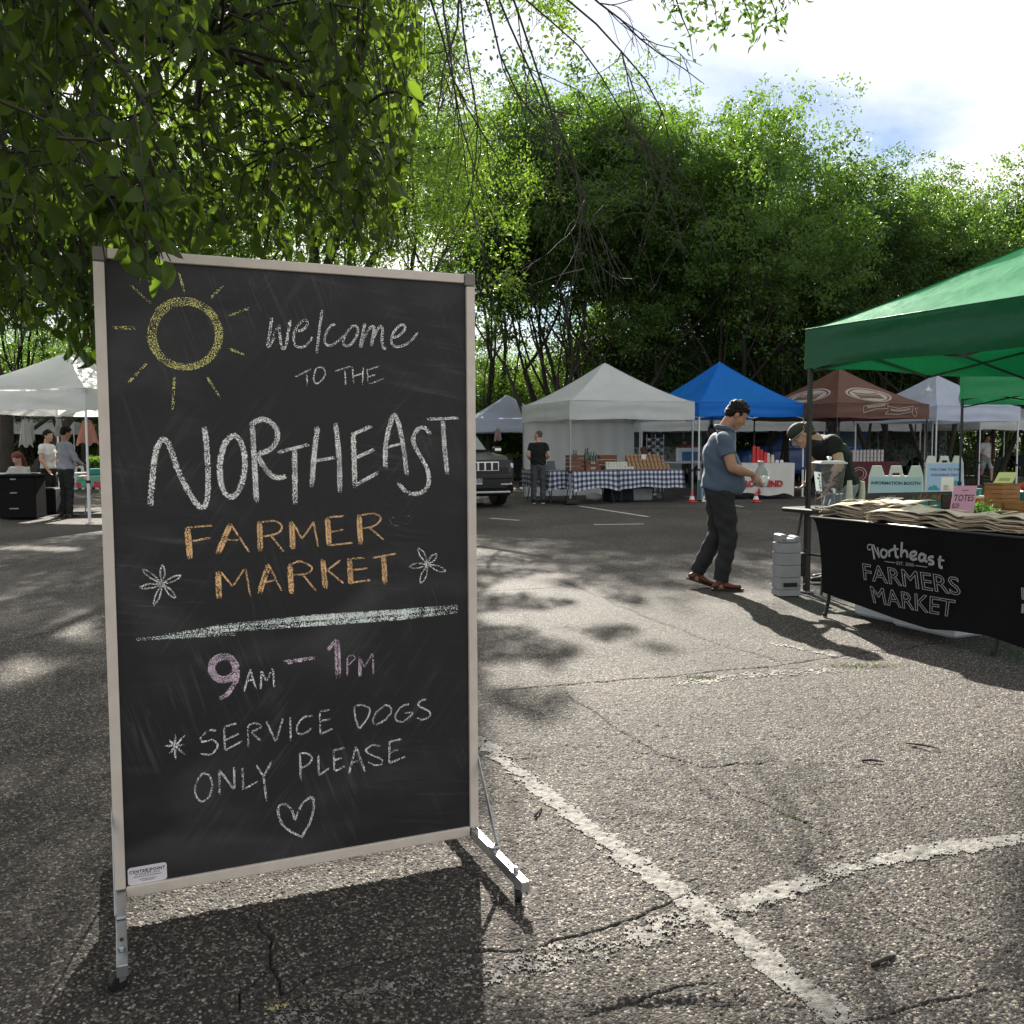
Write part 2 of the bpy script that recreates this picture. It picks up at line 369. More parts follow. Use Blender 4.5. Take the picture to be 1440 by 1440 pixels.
CRACKS = [([(676, 971), (760, 965), (880, 955), (985, 945), (1090, 935), (1230, 915), (1330, 903), (1440, 892)], .011),
          ([(790, 972), (840, 1005), (880, 1030), (930, 1062), (985, 1082), (1060, 1075), (1100, 1068)], .008),
          ([(985, 1082), (1050, 1122), (1110, 1150), (1165, 1180), (1215, 1208)], .006),
          ([(676, 830), (760, 826), (812, 824), (870, 850), (930, 875), (1010, 905), (1100, 930)], .008),
          ([(812, 824), (780, 812), (745, 800)], .007), ([(812, 824), (900, 822), (990, 812)], .006),
          ([(676, 1060), (720, 1068), (790, 1062)], .006), ([(790, 1440), (850, 1420), (905, 1400), (960, 1390), (1010, 1382)], .008),
          ([(1180, 1440), (1240, 1428), (1320, 1410), (1390, 1392)], .011),
          ([(362, 1280), (375, 1320), (380, 1360), (400, 1400), (445, 1370), (520, 1350), (640, 1340), (760, 1330), (900, 1290), (1000, 1240)], .007),
          ([(330, 1440), (335, 1400), (372, 1370), (380, 1345)], .007), ([(680, 755), (760, 752), (860, 748)], .009),
          ([(1000, 775), (1060, 762), (1130, 752), (1200, 742)], .012), ([(0, 905), (60, 890), (130, 880)], .01),
          ([(1190, 1230), (1260, 1290), (1330, 1320), (1440, 1345)], .005), ([(1010, 1440), (1040, 1405), (1060, 1385)], .008)]
for pts, wd in CRACKS:
    P = gpoly(pts); xs = [p[0] for p in P]; ys = [p[1] for p in P]
    m_ = (GX > min(xs) - .2) & (GX < max(xs) + .2) & (GY > min(ys) - .2) & (GY < max(ys) + .2)
    x = GX[m_]; y = GY[m_]; d = seg_dist(x, y, P)
    wv = wd * (.35 + 1.1 * vnoise(x * 14, y * 14, 5)) * np.maximum(1, y / 4.2) * .55 * np.clip(np.minimum(np.hypot(x - xs[0], y - ys[0]), np.hypot(x - xs[-1], y - ys[-1])) / .25 + .15, 0, 1)
    CR[m_] = np.maximum(CR[m_], np.clip(1.5 - d / wv, 0, 1))
# pothole by the lower edge
ph = gnd(925, 1418); dd = np.hypot((GX - ph.x) / .17, (GY - ph.y) / .045) + .5 * (vnoise(GX * 22, GY * 22, 8) - .5)
hole = np.clip(1.25 - dd, 0, 1); GZ -= hole * .02 * (.4 + s1)
GZ -= CR * .010
edge_ = np.clip((.62 - np.abs(UG)) / .05, 0, 1)[None, :] * np.clip((GY - 1.9) / .08, 0, 1) * np.clip((13 - GY) / 1.5, 0, 1)
GZ = GZ * edge_ + (-.0105) * (1 - edge_)
CR = np.maximum(CR, hole * .35)
def quads(r, c): 
    i = np.arange(r - 1)[:, None] * c + np.arange(c - 1)[None, :]
    return np.stack([i, i + 1, i + c + 1, i + c], -1).reshape(-1, 4)
GQ = quads(NR, NC); GV = np.stack([GX, GY, GZ], -1).reshape(-1, 3)
g = npmesh("asphalt_lot", GV, GQ, ASPH, smooth=True, kind='structure')
a_ = g.data.attributes.new('crack', 'FLOAT', 'POINT'); a_.data.foreach_set('value', CR.astype(np.float32).ravel())
mb = MB()
for (xa, xb, ya, yb) in ((-90, 90, -30, 180),):
    mb.grid(lambda u, v: (xa + (xb - xa) * u, ya + (yb - ya) * v, -.0125), 30, 35)
mk("ground", mb, ASPH, kind='structure')

# worn paint: faces of the same stony surface, lifted 4 mm
def paint(name, masks, m, wear=.5, lift=.0025, sc=26, label=None):
    keep = np.zeros((NR - 1, NC - 1), bool)
    cx = GX[:-1, :-1]; cy = GY[:-1, :-1]
    hgt = (s1 * (.4 + .6 * id1) + .6 * s2)[:-1, :-1]
    for pts, hw in masks:
        P = [gnd(*p) for p in pts]; d = seg_dist(cx, cy, [(p.x, p.y) for p in P])
        e = d + .018 * (vnoise(cx * 30, cy * 30, 21) - .5) * 2
        nz = .34 * vnoise(cx * sc, cy * sc, 31) + .24 * vnoise(cx * sc * 3.3, cy * sc * 3.3, 32) + .22 * vnoise(cx * 190, cy * 190, 34) + .2 * vnoise(cx * 3, cy * 3, 33)
        keep |= (e < hw) & (nz + .35 * (hgt - .8) > wear + .25 * np.clip(e / hw, 0, 1) ** 3 - .1) & (CR[:-1, :-1] < .3)
    fq = GQ[keep.ravel()]
    u, inv = np.unique(fq, return_inverse=True); V = GV[u].copy(); V[:, 2] += lift
    return npmesh(name, V, inv.reshape(-1, 4), m, smooth=True, kind='structure', **({'label': label} if label else {}))
WPAINT = mat("white_road_paint", (.20, .19, .172), rough=.8, var=.4, scale=40, bump=.5, bscale=300)
YPAINT = mat("yellow_road_paint", (.33, .27, .11), rough=.7, var=.3, scale=30)
paint("parking_line", [([(672, 1040), (840, 1175), (1040, 1320), (1215, 1465)], .044)], WPAINT, wear=.38)
paint("parking_line", [([(1035, 1278), (1180, 1225), (1330, 1192), (1460, 1172)], .043)], WPAINT, wear=.46)
paint("parking_line", [([(1035, 1278), (900, 1315), (720, 1362), (520, 1405), (400, 1430)], .06)], WPAINT, wear=.66)
paint("parking_line", [([(960, 958), (1060, 948), (1160, 942)], .10)], WPAINT, wear=.68)
paint("parking_line", [([(1040, 800), (1090, 822)], .04)], WPAINT, wear=.62)
paint("parking_line", [([(1090, 905), (1190, 925)], .04)], WPAINT, wear=.62)
paint("yellow_paint_patch", [([(560, 1398), (660, 1378)], .03), ([(380, 1422), (440, 1412)], .03), ([(500, 1408), (530, 1402)], .02)], YPAINT, wear=.66)
FARP = mat("far_road_paint", (.5, .5, .48), rough=.7, var=.2, scale=5)
for a, b in (((815, 711), (912, 726)), ((960, 697), (1000, 700)), ((980, 702), (1045, 712)), ((1190, 676), (1330, 690)), ((690, 728), (730, 731)), ((835, 737), (905, 736)), ((1330, 672), (1440, 676))):
    A = gnd(*a); B = gnd(*b); mb = MB(); t = (B - A).normalized(); s_ = Vector((-t.y, t.x, 0)) * .05
    A.z = B.z = (.004 if min(A.y, B.y) < 13.5 else -.0085); mb.add([A - s_, B - s_, B + s_, A + s_], [(0, 1, 2, 3)])
    mk("parking_line", mb, FARP, kind='structure')
# moss and grass growing in the long seam
def tuft(c, n, r, h, m, name, label):
    V = []; Fq = []
    for i in range(n):
        a = rnd(0, 6.28); q = r * math.sqrt(random.random()); x = c.x + q * math.cos(a) * 2.2; y = c.y + q * math.sin(a) * .5
        hh = h * rnd(.5, 1.2); b = rnd(0, 6.28); wv = .0018; lx, ly = rnd(-.02, .02), rnd(-.02, .02); k = len(V)
        V += [(x - wv * math.cos(b), y - wv * math.sin(b), -.006), (x + wv * math.cos(b), y + wv * math.sin(b), -.006), (x + lx * .5 + wv * .6, y + ly * .5, hh * .6), (x + lx, y + ly, hh)]
        Fq.append((k, k + 1, k + 2, k + 3))
    return npmesh(name, np.array(V), np.array(Fq), m, label=label, cat='grass', kind='stuff')
GRASS = mat("seam_grass", (.13, .17, .05), rough=.7, var=.5, scale=30, trans=.35)
tuft(gnd(985, 952), 90, .05, .007, GRASS, "grass_tuft", "small green grass tuft in the long pavement seam, open sunlight")
tuft(gnd(1215, 936), 170, .10, .008, GRASS, "grass_tuft", "wide dark grass patch in the seam in front of the black table")
tuft(gnd(1108, 1150), 90, .03, .008, GRASS, "grass_tuft", "tiny yellow-green moss spot in a crack of the foreground pavement")

# twigs and fallen leaves
TWIG = mat("twig_bark", (.030, .024, .018), rough=.8, var=.3)
def twig(a, b, r, label):
    A = gnd(*a); B = gnd(*b); mid = A.lerp(B, .5) + Vector((rnd(-.01, .01), rnd(-.01, .01), .006)); mb = MB()
    mb.tube([A + Vector((0, 0, r)), mid + Vector((0, 0, r)), B + Vector((0, 0, r))], [r, r * 1.1, r * .5], n=6)
    mk("twig", mb, TWIG, smooth=True, label=label, cat='twig', group='twigs on the pavement')
twig((1226, 1360), (1258, 1346), .0055, "pale thick twig lying on the pavement near the lower right corner")
twig((1212, 1071), (1243, 1073), .005, "short dark twig on the pavement, right of the middle crack")
twig((1274, 1046), (1320, 1054), .004, "long thin twig on the pavement below the black table")
twig((752, 1150), (763, 1134), .004, "small upright-lying twig on the pavement right of the chalkboard foot")
twig((690, 1262), (702, 1276), .003, "thin pale twig in the shadow by the chalkboard's right caster")

# ---------------------------------------------------------------- chalkboard
BL = Vector((-1.1039, 2.4964, 0)); YAW = .4061; BW, BZ0, BZ1 = 1.074, .08, 1.8284; BH = BZ1 - BZ0
bx = Vector((math.cos(YAW), math.sin(YAW), 0)); bn = Vector((bx.y, -bx.x, 0))     # right along the board, out of its face
board = empty("chalkboard", BL, YAW, label="tall rolling chalkboard sign with market greeting in chalk, standing on the pavement", cat="chalkboard")
# local: x right, y away from viewer, z up
FRM = mat("anodised_frame", (.62, .545, .465), rough=.45, metal=.0, var=.06, scale=20, bump=.1, bscale=200)
ALU = mat("galvanised_steel", (.45, .46, .47), rough=.35, metal=.85, var=.12, scale=30)
CAPM = mat("corner_plastic", (.20, .175, .16), rough=.5, var=.1)
RUB = mat("black_rubber", (.012, .012, .013), rough=.5, var=.2)
def board_mat():
    m = bpy.data.materials.new("slate_board"); m.use_nodes = True; n = m.node_tree; L = n.links.new; b = n.nodes["Principled BSDF"]
    tcn = n.nodes.new("ShaderNodeTexCoord"); acc = None
    def lay(rot, sc, s, lo, hi, amt, mlo, mhi, seed):
        nonlocal acc
        mp = n.nodes.new("ShaderNodeMapping"); mp.vector_type = 'TEXTURE'; mp.inputs['Rotation'].default_value = (0, rot, 0); mp.inputs['Scale'].default_value = tuple(1 / q for q in sc); mp.inputs['Location'].default_value = (seed, 0, seed * 1.7); L(tcn.outputs['Object'], mp.inputs[0])
        nz = n.nodes.new("ShaderNodeTexNoise"); nz.inputs['Scale'].default_value = s; nz.inputs['Detail'].default_value = 5; nz.inputs['Distortion'].default_value = .9; L(mp.outputs[0], nz.inputs['Vector'])
        r = n.nodes.new("ShaderNodeMapRange"); r.inputs['From Min'].default_value = lo; r.inputs['From Max'].default_value = hi; L(nz.outputs[0], r.inputs['Value'])
        n2 = n.nodes.new("ShaderNodeTexNoise"); n2.inputs['Scale'].default_value = 2.4; n2.inputs['Detail'].default_value = 2; mp2 = n.nodes.new("ShaderNodeMapping"); mp2.inputs['Location'].default_value = (seed * 3, 0, seed); L(tcn.outputs['Object'], mp2.inputs[0]); L(mp2.outputs[0], n2.inputs['Vector'])
        r2 = n.nodes.new("ShaderNodeMapRange"); r2.inputs['From Min'].default_value = mlo; r2.inputs['From Max'].default_value = mhi; L(n2.outputs[0], r2.inputs['Value'])
        mu = n.nodes.new("ShaderNodeMath"); mu.operation = 'MULTIPLY'; L(r.outputs[0], mu.inputs[0]); L(r2.outputs[0], mu.inputs[1])
        m3 = n.nodes.new("ShaderNodeMath"); m3.operation = 'MULTIPLY'; m3.inputs[1].default_value = amt; L(mu.outputs[0], m3.inputs[0])
        if acc is None: acc = m3.outputs[0]
        else:
            ad = n.nodes.new("ShaderNodeMath"); ad.operation = 'ADD'; L(acc, ad.inputs[0]); L(m3.outputs[0], ad.inputs[1]); acc = ad.outputs[0]
    lay(.15, (1.6, 1, 22), 2.2, .55, .8, .09, .50, .66, 1.3)
    lay(-.9, (1.8, 1, 22), 2.4, .53, .78, .075, .50, .66, 5.1)
    lay(1.25, (1.8, 1, 26), 2.6, .54, .78, .08, .50, .64, 9.7)
    lay(.1, (.7, 1, 1.6), 2.2, .5, .8, .08, .3, .5, 14.2)
    mx = n.nodes.new("ShaderNodeMixRGB"); mx.inputs[1].default_value = (.015, .0145, .015, 1); mx.inputs[2].default_value = (.5, .5, .48, 1); L(acc, mx.inputs[0]); L(mx.outputs[0], b.inputs['Base Color'])
    b.inputs['Roughness'].default_value = .55; b.inputs['Specular IOR Level'].default_value = .35
    return m
T = .030; Wf = .0275
mb = MB(); mb.box((BW / 2, 0, BZ0 + BH / 2 - .012), (BW - 2 * Wf + .006, .010, BH - 2 * Wf + .03))
panel = mk("board_panel", mb, board_mat(), board)
for x in (Wf / 2, BW - Wf / 2):
    mb = MB(); mb.box((x, 0, (BZ0 + BZ1 - .036) / 2 + .001), (Wf, T, BH - .040), bev=.002); mk("frame_rail", mb, FRM, board)
mb = MB(); mb.box((BW / 2, 0, BZ1 - .0145), (BW - .07, T, .027), bev=.002); mk("frame_rail", mb, FRM, board)
mb = MB(); mb.box((BW / 2, 0, BZ0 - .008), (BW - 2 * Wf - .003, T, .030), bev=.002); mk("frame_rail", mb, FRM, board)
for x in (.0165, BW - .0165):
    mb = MB(); mb.box((x, 0, BZ1 - .017), (.033, T + .004, .036), bev=.002); mk("corner_cap", mb, CAPM, board)
for x, sgn in ((Wf / 2, 1), (BW - Wf / 2, -1)):
    f = MB(); f.box((x, 0, BZ0 - .0165), (.026, .83, .031), bev=.0025); foot = mk("foot_rail", f, ALU, board, label="bright galvanised foot rail" if sgn < 0 else "grey galvanised foot rail in shade")
    for ys in (-1, 1):
        mb = MB(); mb.bar((x - sgn * .0155, ys * .004, .31 if sgn < 0 else .30), (x - sgn * .0145, ys * .17, BZ0 + .004), .018, .003, upv=(1, 0, 0))
        mb.box((x, ys * .175, BZ0 + .004), (.027, .022, .008), bev=.002)
        mk("brace", mb, ALU, board)
        mb = MB(); mb.lathe([(.004, 0), (.0085, .0), (.0085, .008), (.005, .011), (.005, .014)], (x, ys * .345, BZ0), n=6)
        mk("bolt", mb, ALU, foot)
        mb = MB(); mb.lathe([(.0045, 0), (.0045, .0025)], (x, ys * .29, BZ0), n=8); mk("bolt_hole", mb, RUB, foot)
        # caster: fork and wheel
        cy_ = ys * .365; ang = (.25 if sgn < 0 else .95) * ys; q = Matrix.Rotation(ang, 3, 'Z'); cc = Vector((x, cy_, 0)); off = q @ Vector((0, .014 * (1 if sgn < 0 else -1), 0))
        fk = MB(); fk.lathe([(.006, .038), (.012, .040), (.012, .048), (.005, .05)], (x, cy_, 0), n=10)
        for s2_ in (-1, 1):
            fk.box(cc + off * .6 + q @ Vector((s2_ * .0115, 0, .032)), (.002, .018, .022), M3=q)
        c_ = mk("caster", fk, ALU, board)
        wh = MB(); R_ = .0235; ctr = cc + off + Vector((0, 0, R_ - .004)); ax = q @ Vector((1, 0, 0))
        wh.tube([ctr - ax * .009, ctr - ax * .0075, ctr + ax * .0075, ctr + ax * .009], [R_ * .85, R_, R_, R_ * .85], n=20); mk("wheel", wh, RUB, c_)

# chalk work: photo pixel -> board plane by the board's own four corners
def homog(src, dst):
    A = []
    for (x, y), (u, v) in zip(src, dst): A += [[x, y, 1, 0, 0, 0, -u * x, -u * y, -u], [0, 0, 0, x, y, 1, -v * x, -v * y, -v]]
    return np.linalg.svd(np.array(A, float))[2][-1].reshape(3, 3)
HB = homog([(128.5, 350), (667.5, 385), (667, 1162), (164, 1252)], [(0, BZ1), (BW, BZ1), (BW, BZ0), (0, BZ0)])
def bp(x, y):
    q = HB @ np.array([x, y, 1.0]); return q[0] / q[2], q[1] / q[2]
def chalk_mat(name, col, lo=.51, hi=.57, s=330):
    m = bpy.data.materials.new(name); m.use_nodes = True; n = m.node_tree; L = n.links.new; b = n.nodes["Principled BSDF"]; out = n.nodes["Material Output"]
    b.inputs['Base Color'].default_value = (*col, 1); b.inputs['Roughness'].default_value = .95; b.inputs['Specular IOR Level'].default_value = .1
    tcn = n.nodes.new("ShaderNodeTexCoord"); nz = n.nodes.new("ShaderNodeTexNoise"); nz.inputs['Scale'].default_value = s; nz.inputs['Detail'].default_value = 2; L(tcn.outputs['Object'], nz.inputs['Vector'])
    a = n.nodes.new("ShaderNodeAttribute"); a.attribute_name = 'cov'
    n3 = n.nodes.new("ShaderNodeTexNoise"); n3.inputs['Scale'].default_value = 34; n3.inputs['Detail'].default_value = 3; L(tcn.outputs['Object'], n3.inputs['Vector'])      # uneven hand pressure
    pr_ = n.nodes.new("ShaderNodeMath"); pr_.operation = 'MULTIPLY_ADD'; pr_.inputs[1].default_value = .30; pr_.inputs[2].default_value = -.14; L(n3.outputs[0], pr_.inputs[0]); ps_ = n.nodes.new("ShaderNodeMath"); ps_.operation = 'ADD'; L(pr_.outputs[0], ps_.inputs[0]); L(nz.outputs[0], ps_.inputs[1])
    ad = n.nodes.new("ShaderNodeMath"); ad.operation = 'MULTIPLY_ADD'; ad.inputs[1].default_value = .22; L(a.outputs['Fac'], ad.inputs[0]); L(ps_.outputs[0], ad.inputs[2])
    r = n.nodes.new("ShaderNodeMapRange"); r.inputs['From Min'].default_value = lo + .16; r.inputs['From Max'].default_value = hi + .16; L(ad.outputs[0], r.inputs['Value'])
    t = n.nodes.new("ShaderNodeBsdfTransparent"); mx = n.nodes.new("ShaderNodeMixShader"); L(r.outputs[0], mx.inputs[0]); L(t.outputs[0], mx.inputs[1]); L(b.outputs[0], mx.inputs[2]); L(mx.outputs[0], out.inputs[0])
    return m
CW = chalk_mat("white_chalk", (.93, .92, .88), lo=.50); CY = chalk_mat("yellow_chalk", (.90, .85, .30), lo=.545, hi=.60); CO = chalk_mat("orange_chalk", (.95, .58, .28), lo=.47, hi=.54); CP = chalk_mat("pink_chalk", (.86, .66, .78)); CF = chalk_mat("faint_chalk", (.5, .5, .48), lo=.62, hi=.68); CG = chalk_mat("green_white_chalk", (.86, .92, .85), lo=.50, hi=.55)
lay_i = [0]
def chalk(name, m, items, ox=0, oy=0, sc=1.0, label=None):
    """items: (width in photo px, [(x,y)...], closed/straight flag)"""
    V = []; Fq = []; cov = []
    for it in items:
        wpx, pts = it[0], it[1]; straight = len(it) > 2 and it[2] == 's'; edge = it[3] if len(it) > 3 else .1
        P = np.array([bp(ox + x / sc, oy + y / sc) for x, y in pts])
        Q = P if straight and len(P) == 2 else (smooth_poly(P, 6) if not straight else P)
        if len(Q) == 2: Q = np.array([Q[0] + (Q[1] - Q[0]) * t for t in np.linspace(0, 1, 8)])
        hw = wpx / 2 * .00192; k0 = len(V); z = -.0056 - .00012 * lay_i[0]; lay_i[0] += 1
        for i in range(len(Q)):
            t = Q[min(i + 1, len(Q) - 1)] - Q[max(i - 1, 0)]; t /= max(1e-9, np.hypot(*t)); nn = np.array([-t[1], t[0]])
            e = .45 if i in (0, len(Q) - 1) else 1
            for j, s_ in enumerate((-1, -.55, 0, .55, 1)):
                q = Q[i] + nn * s_ * hw * (e * .5 + .5) * rnd(.93, 1.07); V.append((q[0], z, q[1])); cov.append((edge, .95, .62, .95, edge)[j] * e)
            if i: Fq += [(k0 + (i - 1) * 5 + j, k0 + (i - 1) * 5 + j + 1, k0 + i * 5 + j + 1, k0 + i * 5 + j) for j in range(4)]
        lay_i[0] %= 14
    o = npmesh(name, np.array(V), np.array(Fq), m, panel, **({'label': label} if label else {}))
    a = o.data.attributes.new('cov', 'FLOAT', 'POINT'); a.data.foreach_set('value', np.array(cov, np.float32))
    return o
Z6 = (120, 340, 4.8); Z7 = (360, 420, 4.5); Z8 = (140, 620, 4.8); Z1 = (140, 880, 4.5); Z2 = (400, 680, 4.8); Z3 = (400, 880, 4.5)
def circ(cx, cy, rx, ry, a0=0, a1=360, n=40, rot=0): return [(cx + rx * math.cos(R(a)) * math.cos(rot) - ry * math.sin(R(a)) * math.sin(rot), cy + rx * math.cos(R(a)) * math.sin(rot) + ry * math.sin(R(a)) * math.cos(rot)) for a in np.linspace(a0, a1, n)]
chalk("chalk_sun", CY, [(6, circ(668, 640, 240, 232, 0, 372, 50, .2)), (6, circ(664, 640, 222, 218, 30, 400, 50, .5)), (5, circ(674, 642, 208, 208, 90, 460, 50, .1)), (5, circ(668, 636, 250, 240, 200, 520, 44, .3))] +
      [(w_, [a, b], 's') for w_, a, b in ((3.4, (290, 295), (445, 437)), (4, (625, 205), (668, 365)), (4.2, (935, 295), (835, 397)), (4.4, (1110, 455), (965, 512)), (4.5, (960, 735), (1080, 775)), (4, (810, 918), (910, 1075)), (4.6, (597, 912), (587, 1155)), (4.4, (418, 833), (283, 978)), (5.5, (180, 597), (340, 601)))], *Z6, label="yellow chalk sun with rays")
chalk("chalk_word", CW, [(5, [(98, 128), (85, 220), (72, 312), (100, 280), (128, 195), (142, 182), (148, 250), (165, 325), (188, 300), (200, 230), (214, 142)]),
      (4.5, [(245, 215), (290, 205), (325, 168), (318, 145), (290, 150), (247, 200), (236, 265), (250, 308), (290, 315), (330, 290), (355, 250)]), (5, [(418, 75), (400, 200), (382, 358)]),
      (4.3, [(505, 170), (475, 175), (445, 220), (432, 270), (448, 300), (485, 298), (530, 262), (575, 225)]), (4.5, [(640, 180), (610, 178), (570, 225), (550, 280), (562, 303), (595, 298), (632, 250), (645, 200), (632, 176)]),
      (5.5, [(690, 160), (672, 240), (660, 312), (682, 255), (720, 190), (745, 182), (740, 240), (728, 300), (748, 238), (780, 182), (800, 192), (796, 265), (805, 312), (826, 320)]),
      (4.6, [(858, 252), (900, 240), (940, 200), (940, 172), (915, 170), (875, 210), (856, 265), (872, 303), (915, 305), (972, 278), (1025, 215)])], *Z7, label="white chalk word welcome")
chalk("chalk_word", CW, [(2.6, p, 's') for p in ([(240, 510), (345, 455)], [(318, 465), (322, 568)], [(500, 468), (600, 435)], [(560, 450), (565, 555)], [(608, 440), (615, 550)], [(675, 435), (672, 555)], [(612, 500), (675, 480)], [(700, 455), (710, 552)], [(695, 460), (785, 432)], [(705, 505), (755, 488)], [(708, 552), (810, 512)])] + [(2.6, [(378, 450), (362, 510), (372, 545), (400, 540), (432, 500), (435, 465), (410, 443), (378, 450)])], *Z7, label="thin chalk words TO THE")
NEw = []
for dx_, dy_, wd in ((-1.6, 0, 5.0), (1.8, .8, 4.8), (0, 0, 9.5)):
    sh = lambda pts: [(x + dx_, y + dy_) for x, y in pts]
    z7 = lambda pts: sh([(360 + x / 4.5, 420 + y / 4.5) for x, y in pts])
    e_ = .55 if wd > 9 else .1; n0 = len(NEw)
    NEw += [(wd, sh([(212, 717), (213, 689), (217, 651), (222, 630), (230, 623), (238, 632), (250, 666), (264, 695), (280, 717), (290, 710), (292, 672), (290, 635), (287, 604)])),
            (wd, sh(circ(326, 660, 17.5, 43, 250, 612, 26, .06))), (wd, sh([(354, 598), (357, 655), (360, 711)])), (wd, sh([(351, 600), (370, 593), (386, 603), (389, 619), (380, 635), (363, 644), (372, 662), (385, 675), (401, 674)])),
            (wd * .7, z7([(135, 990), (325, 938)])), (wd, z7([(240, 965), (243, 1318)])), (wd, z7([(385, 820), (370, 950), (345, 1210)])), (wd, z7([(500, 800), (520, 1000), (527, 1240)])), (wd * .6, z7([(335, 1045), (500, 1020)])),
            (wd, z7([(612, 860), (615, 1000), (622, 1210)])), (wd * .7, z7([(610, 872), (730, 815)])), (wd * .7, z7([(625, 1020), (745, 965)])), (wd * .7, z7([(622, 1195), (770, 1110)])),
            (wd * .9, z7([(815, 1085), (815, 960), (840, 820), (870, 748), (900, 800), (930, 960), (950, 1130)])), (wd * .5, z7([(805, 957), (935, 922)])),
            (wd * .8, z7([(1100, 865), (1060, 825), (1015, 840), (990, 900), (1010, 960), (1050, 1030), (1085, 1110), (1080, 1200), (1020, 1245), (950, 1235), (895, 1180)])),
            (wd * .6, z7([(1078, 772), (1275, 760)])), (wd * .9, z7([(1180, 775), (1190, 950), (1205, 1120)]))]
chalk("chalk_word", CW, NEw, label="large white chalk word NORTHEAST")
def mixw(thick, thin, tw=8.5, nw=3.2): return [(tw, p, 's', .7) for p in thick] + [(nw, p) for p in thin]
chalk("chalk_word", CO, mixw([[(590, 605), (610, 825)], [(880, 580), (795, 785)], [(1075, 560), (1082, 765)], [(1290, 560), (1300, 755)]],
      [[(575, 610), (765, 592)], [(620, 700), (750, 675)], [(880, 580), (1005, 770)], [(845, 690), (935, 690)], [(1085, 570), (1170, 560), (1225, 590), (1200, 640), (1090, 668)], [(1150, 655), (1240, 770)], [(1300, 570), (1360, 680)], [(1360, 680), (1438, 568)]]), *Z8, label="orange chalk letters FARM")
chalk("chalk_word", CO, mixw([[(285, 245), (295, 440)], [(498, 225), (508, 425)]], [[(190, 275), (222, 445)], [(285, 245), (400, 235)], [(300, 345), (395, 325)], [(295, 435), (455, 415)], [(500, 230), (600, 218), (645, 250), (600, 300), (520, 320)], [(570, 315), (665, 398)]]), *Z2, label="orange chalk letters MER")
chalk("chalk_ghost_letter", CF, [(3, [(775, 222), (720, 242), (705, 270), (730, 294), (770, 298)]), (3, [(790, 228), (860, 240), (800, 300)])], *Z2, label="rubbed-out last letter S")
chalk("chalk_word", CO, mixw([[(795, 900), (805, 1085)], [(1135, 850), (1075, 1050)], [(1280, 845), (1290, 1050)]], [[(810, 900), (895, 1005)], [(895, 1005), (980, 875)], [(980, 875), (1015, 1070)], [(1135, 850), (1225, 1035)], [(1105, 975), (1195, 955)], [(1290, 850), (1350, 832), (1425, 870), (1400, 910), (1300, 925)], [(1360, 915), (1455, 1030)]]), *Z8, label="orange chalk letters MAR")
chalk("chalk_word", CO, mixw([[(252, 525), (270, 728)], [(432, 520), (440, 695)], [(660, 500), (670, 695)]], [[(370, 535), (285, 600)], [(285, 600), (390, 690)], [(440, 525), (535, 515)], [(450, 600), (560, 585)], [(445, 685), (575, 665)], [(585, 518), (745, 487)]]), *Z2, label="orange chalk letters KET")
def petals(c, tips, hw):
    o = []
    for t in tips:
        d = (t[0] - c[0], t[1] - c[1]); L_ = math.hypot(*d); nx, ny = -d[1] / L_ * hw, d[0] / L_ * hw
        o.append((2.6, [c, (c[0] + d[0] * .6 + nx, c[1] + d[1] * .6 + ny), t, (c[0] + d[0] * .6 - nx, c[1] + d[1] * .6 - ny), c]))
    return o
chalk("chalk_flower", CW, petals((425, 990), [(290, 892), (425, 862), (547, 932), (512, 1082), (368, 1130), (275, 1015)], 15), *Z8, label="white chalk flower at the left, six petals")
chalk("chalk_flower", CW, petals((960, 558), [(897, 450), (1017, 488), (1078, 605), (910, 685), (836, 575)], 17), *Z2, label="white chalk flower at the right, five petals")
chalk("chalk_rule", CG, [(11, [(232, 900), (300, 890), (440, 877)], 's', .6), (15, [(330, 887), (440, 877), (560, 868), (641, 860)], 's', .75), (9, [(300, 886), (440, 872), (560, 863), (641, 855)], 's', .5), (7, [(192, 904), (240, 900), (330, 896)], 's', .2)], label="broad pale chalk rule")
chalk("chalk_numeral", CP, [(11, circ(782, 285, 72, 68, 0, 380, 26)), (9, circ(782, 285, 84, 80, 0, 360, 26)), (8, [(872, 290), (866, 350), (835, 410), (795, 455), (752, 478)]), (4, [(860, 300), (850, 360), (815, 425)])], *Z1, label="pink chalk 9")
chalk("chalk_word", CW, [(3.5, p, 's') for p in ([(950, 290), (910, 430)], [(950, 290), (985, 415)], [(925, 365), (975, 355)], [(1020, 300), (1015, 420)], [(1020, 300), (1050, 365)], [(1050, 365), (1090, 280)], [(1090, 280), (1100, 405)])], *Z1, label="small chalk AM")
chalk("chalk_dash", CP, [(6, [(0, 250), (190, 216)], 's'), (3, [(-20, 240), (180, 212)], 's')], *Z3, label="pale chalk dash")
chalk("chalk_numeral", CP, [(9, [(325, 95), (332, 345)], 's', .8), (6, [(325, 95), (266, 168)], 's', .6)], *Z3, label="pink chalk 1")
chalk("chalk_word", CP, [(3.3, [(390, 205), (388, 330)], 's'), (3, [(390, 205), (430, 202), (436, 222), (392, 265)]), (5.5, [(468, 205), (468, 338)], 's', .6), (3.2, [(470, 210), (495, 275)], 's'), (3, [(495, 275), (550, 182)], 's'), (3.4, [(550, 182), (552, 320)], 's')], *Z3, label="small pink chalk PM")
chalk("chalk_asterisk", CW, [(3.4, p, 's') for p in ([(480, 700), (480, 860)], [(440, 735), (550, 835)], [(540, 700), (445, 820)], [(410, 775), (535, 765)])], *Z1, label="white chalk asterisk")
W1 = 3.4
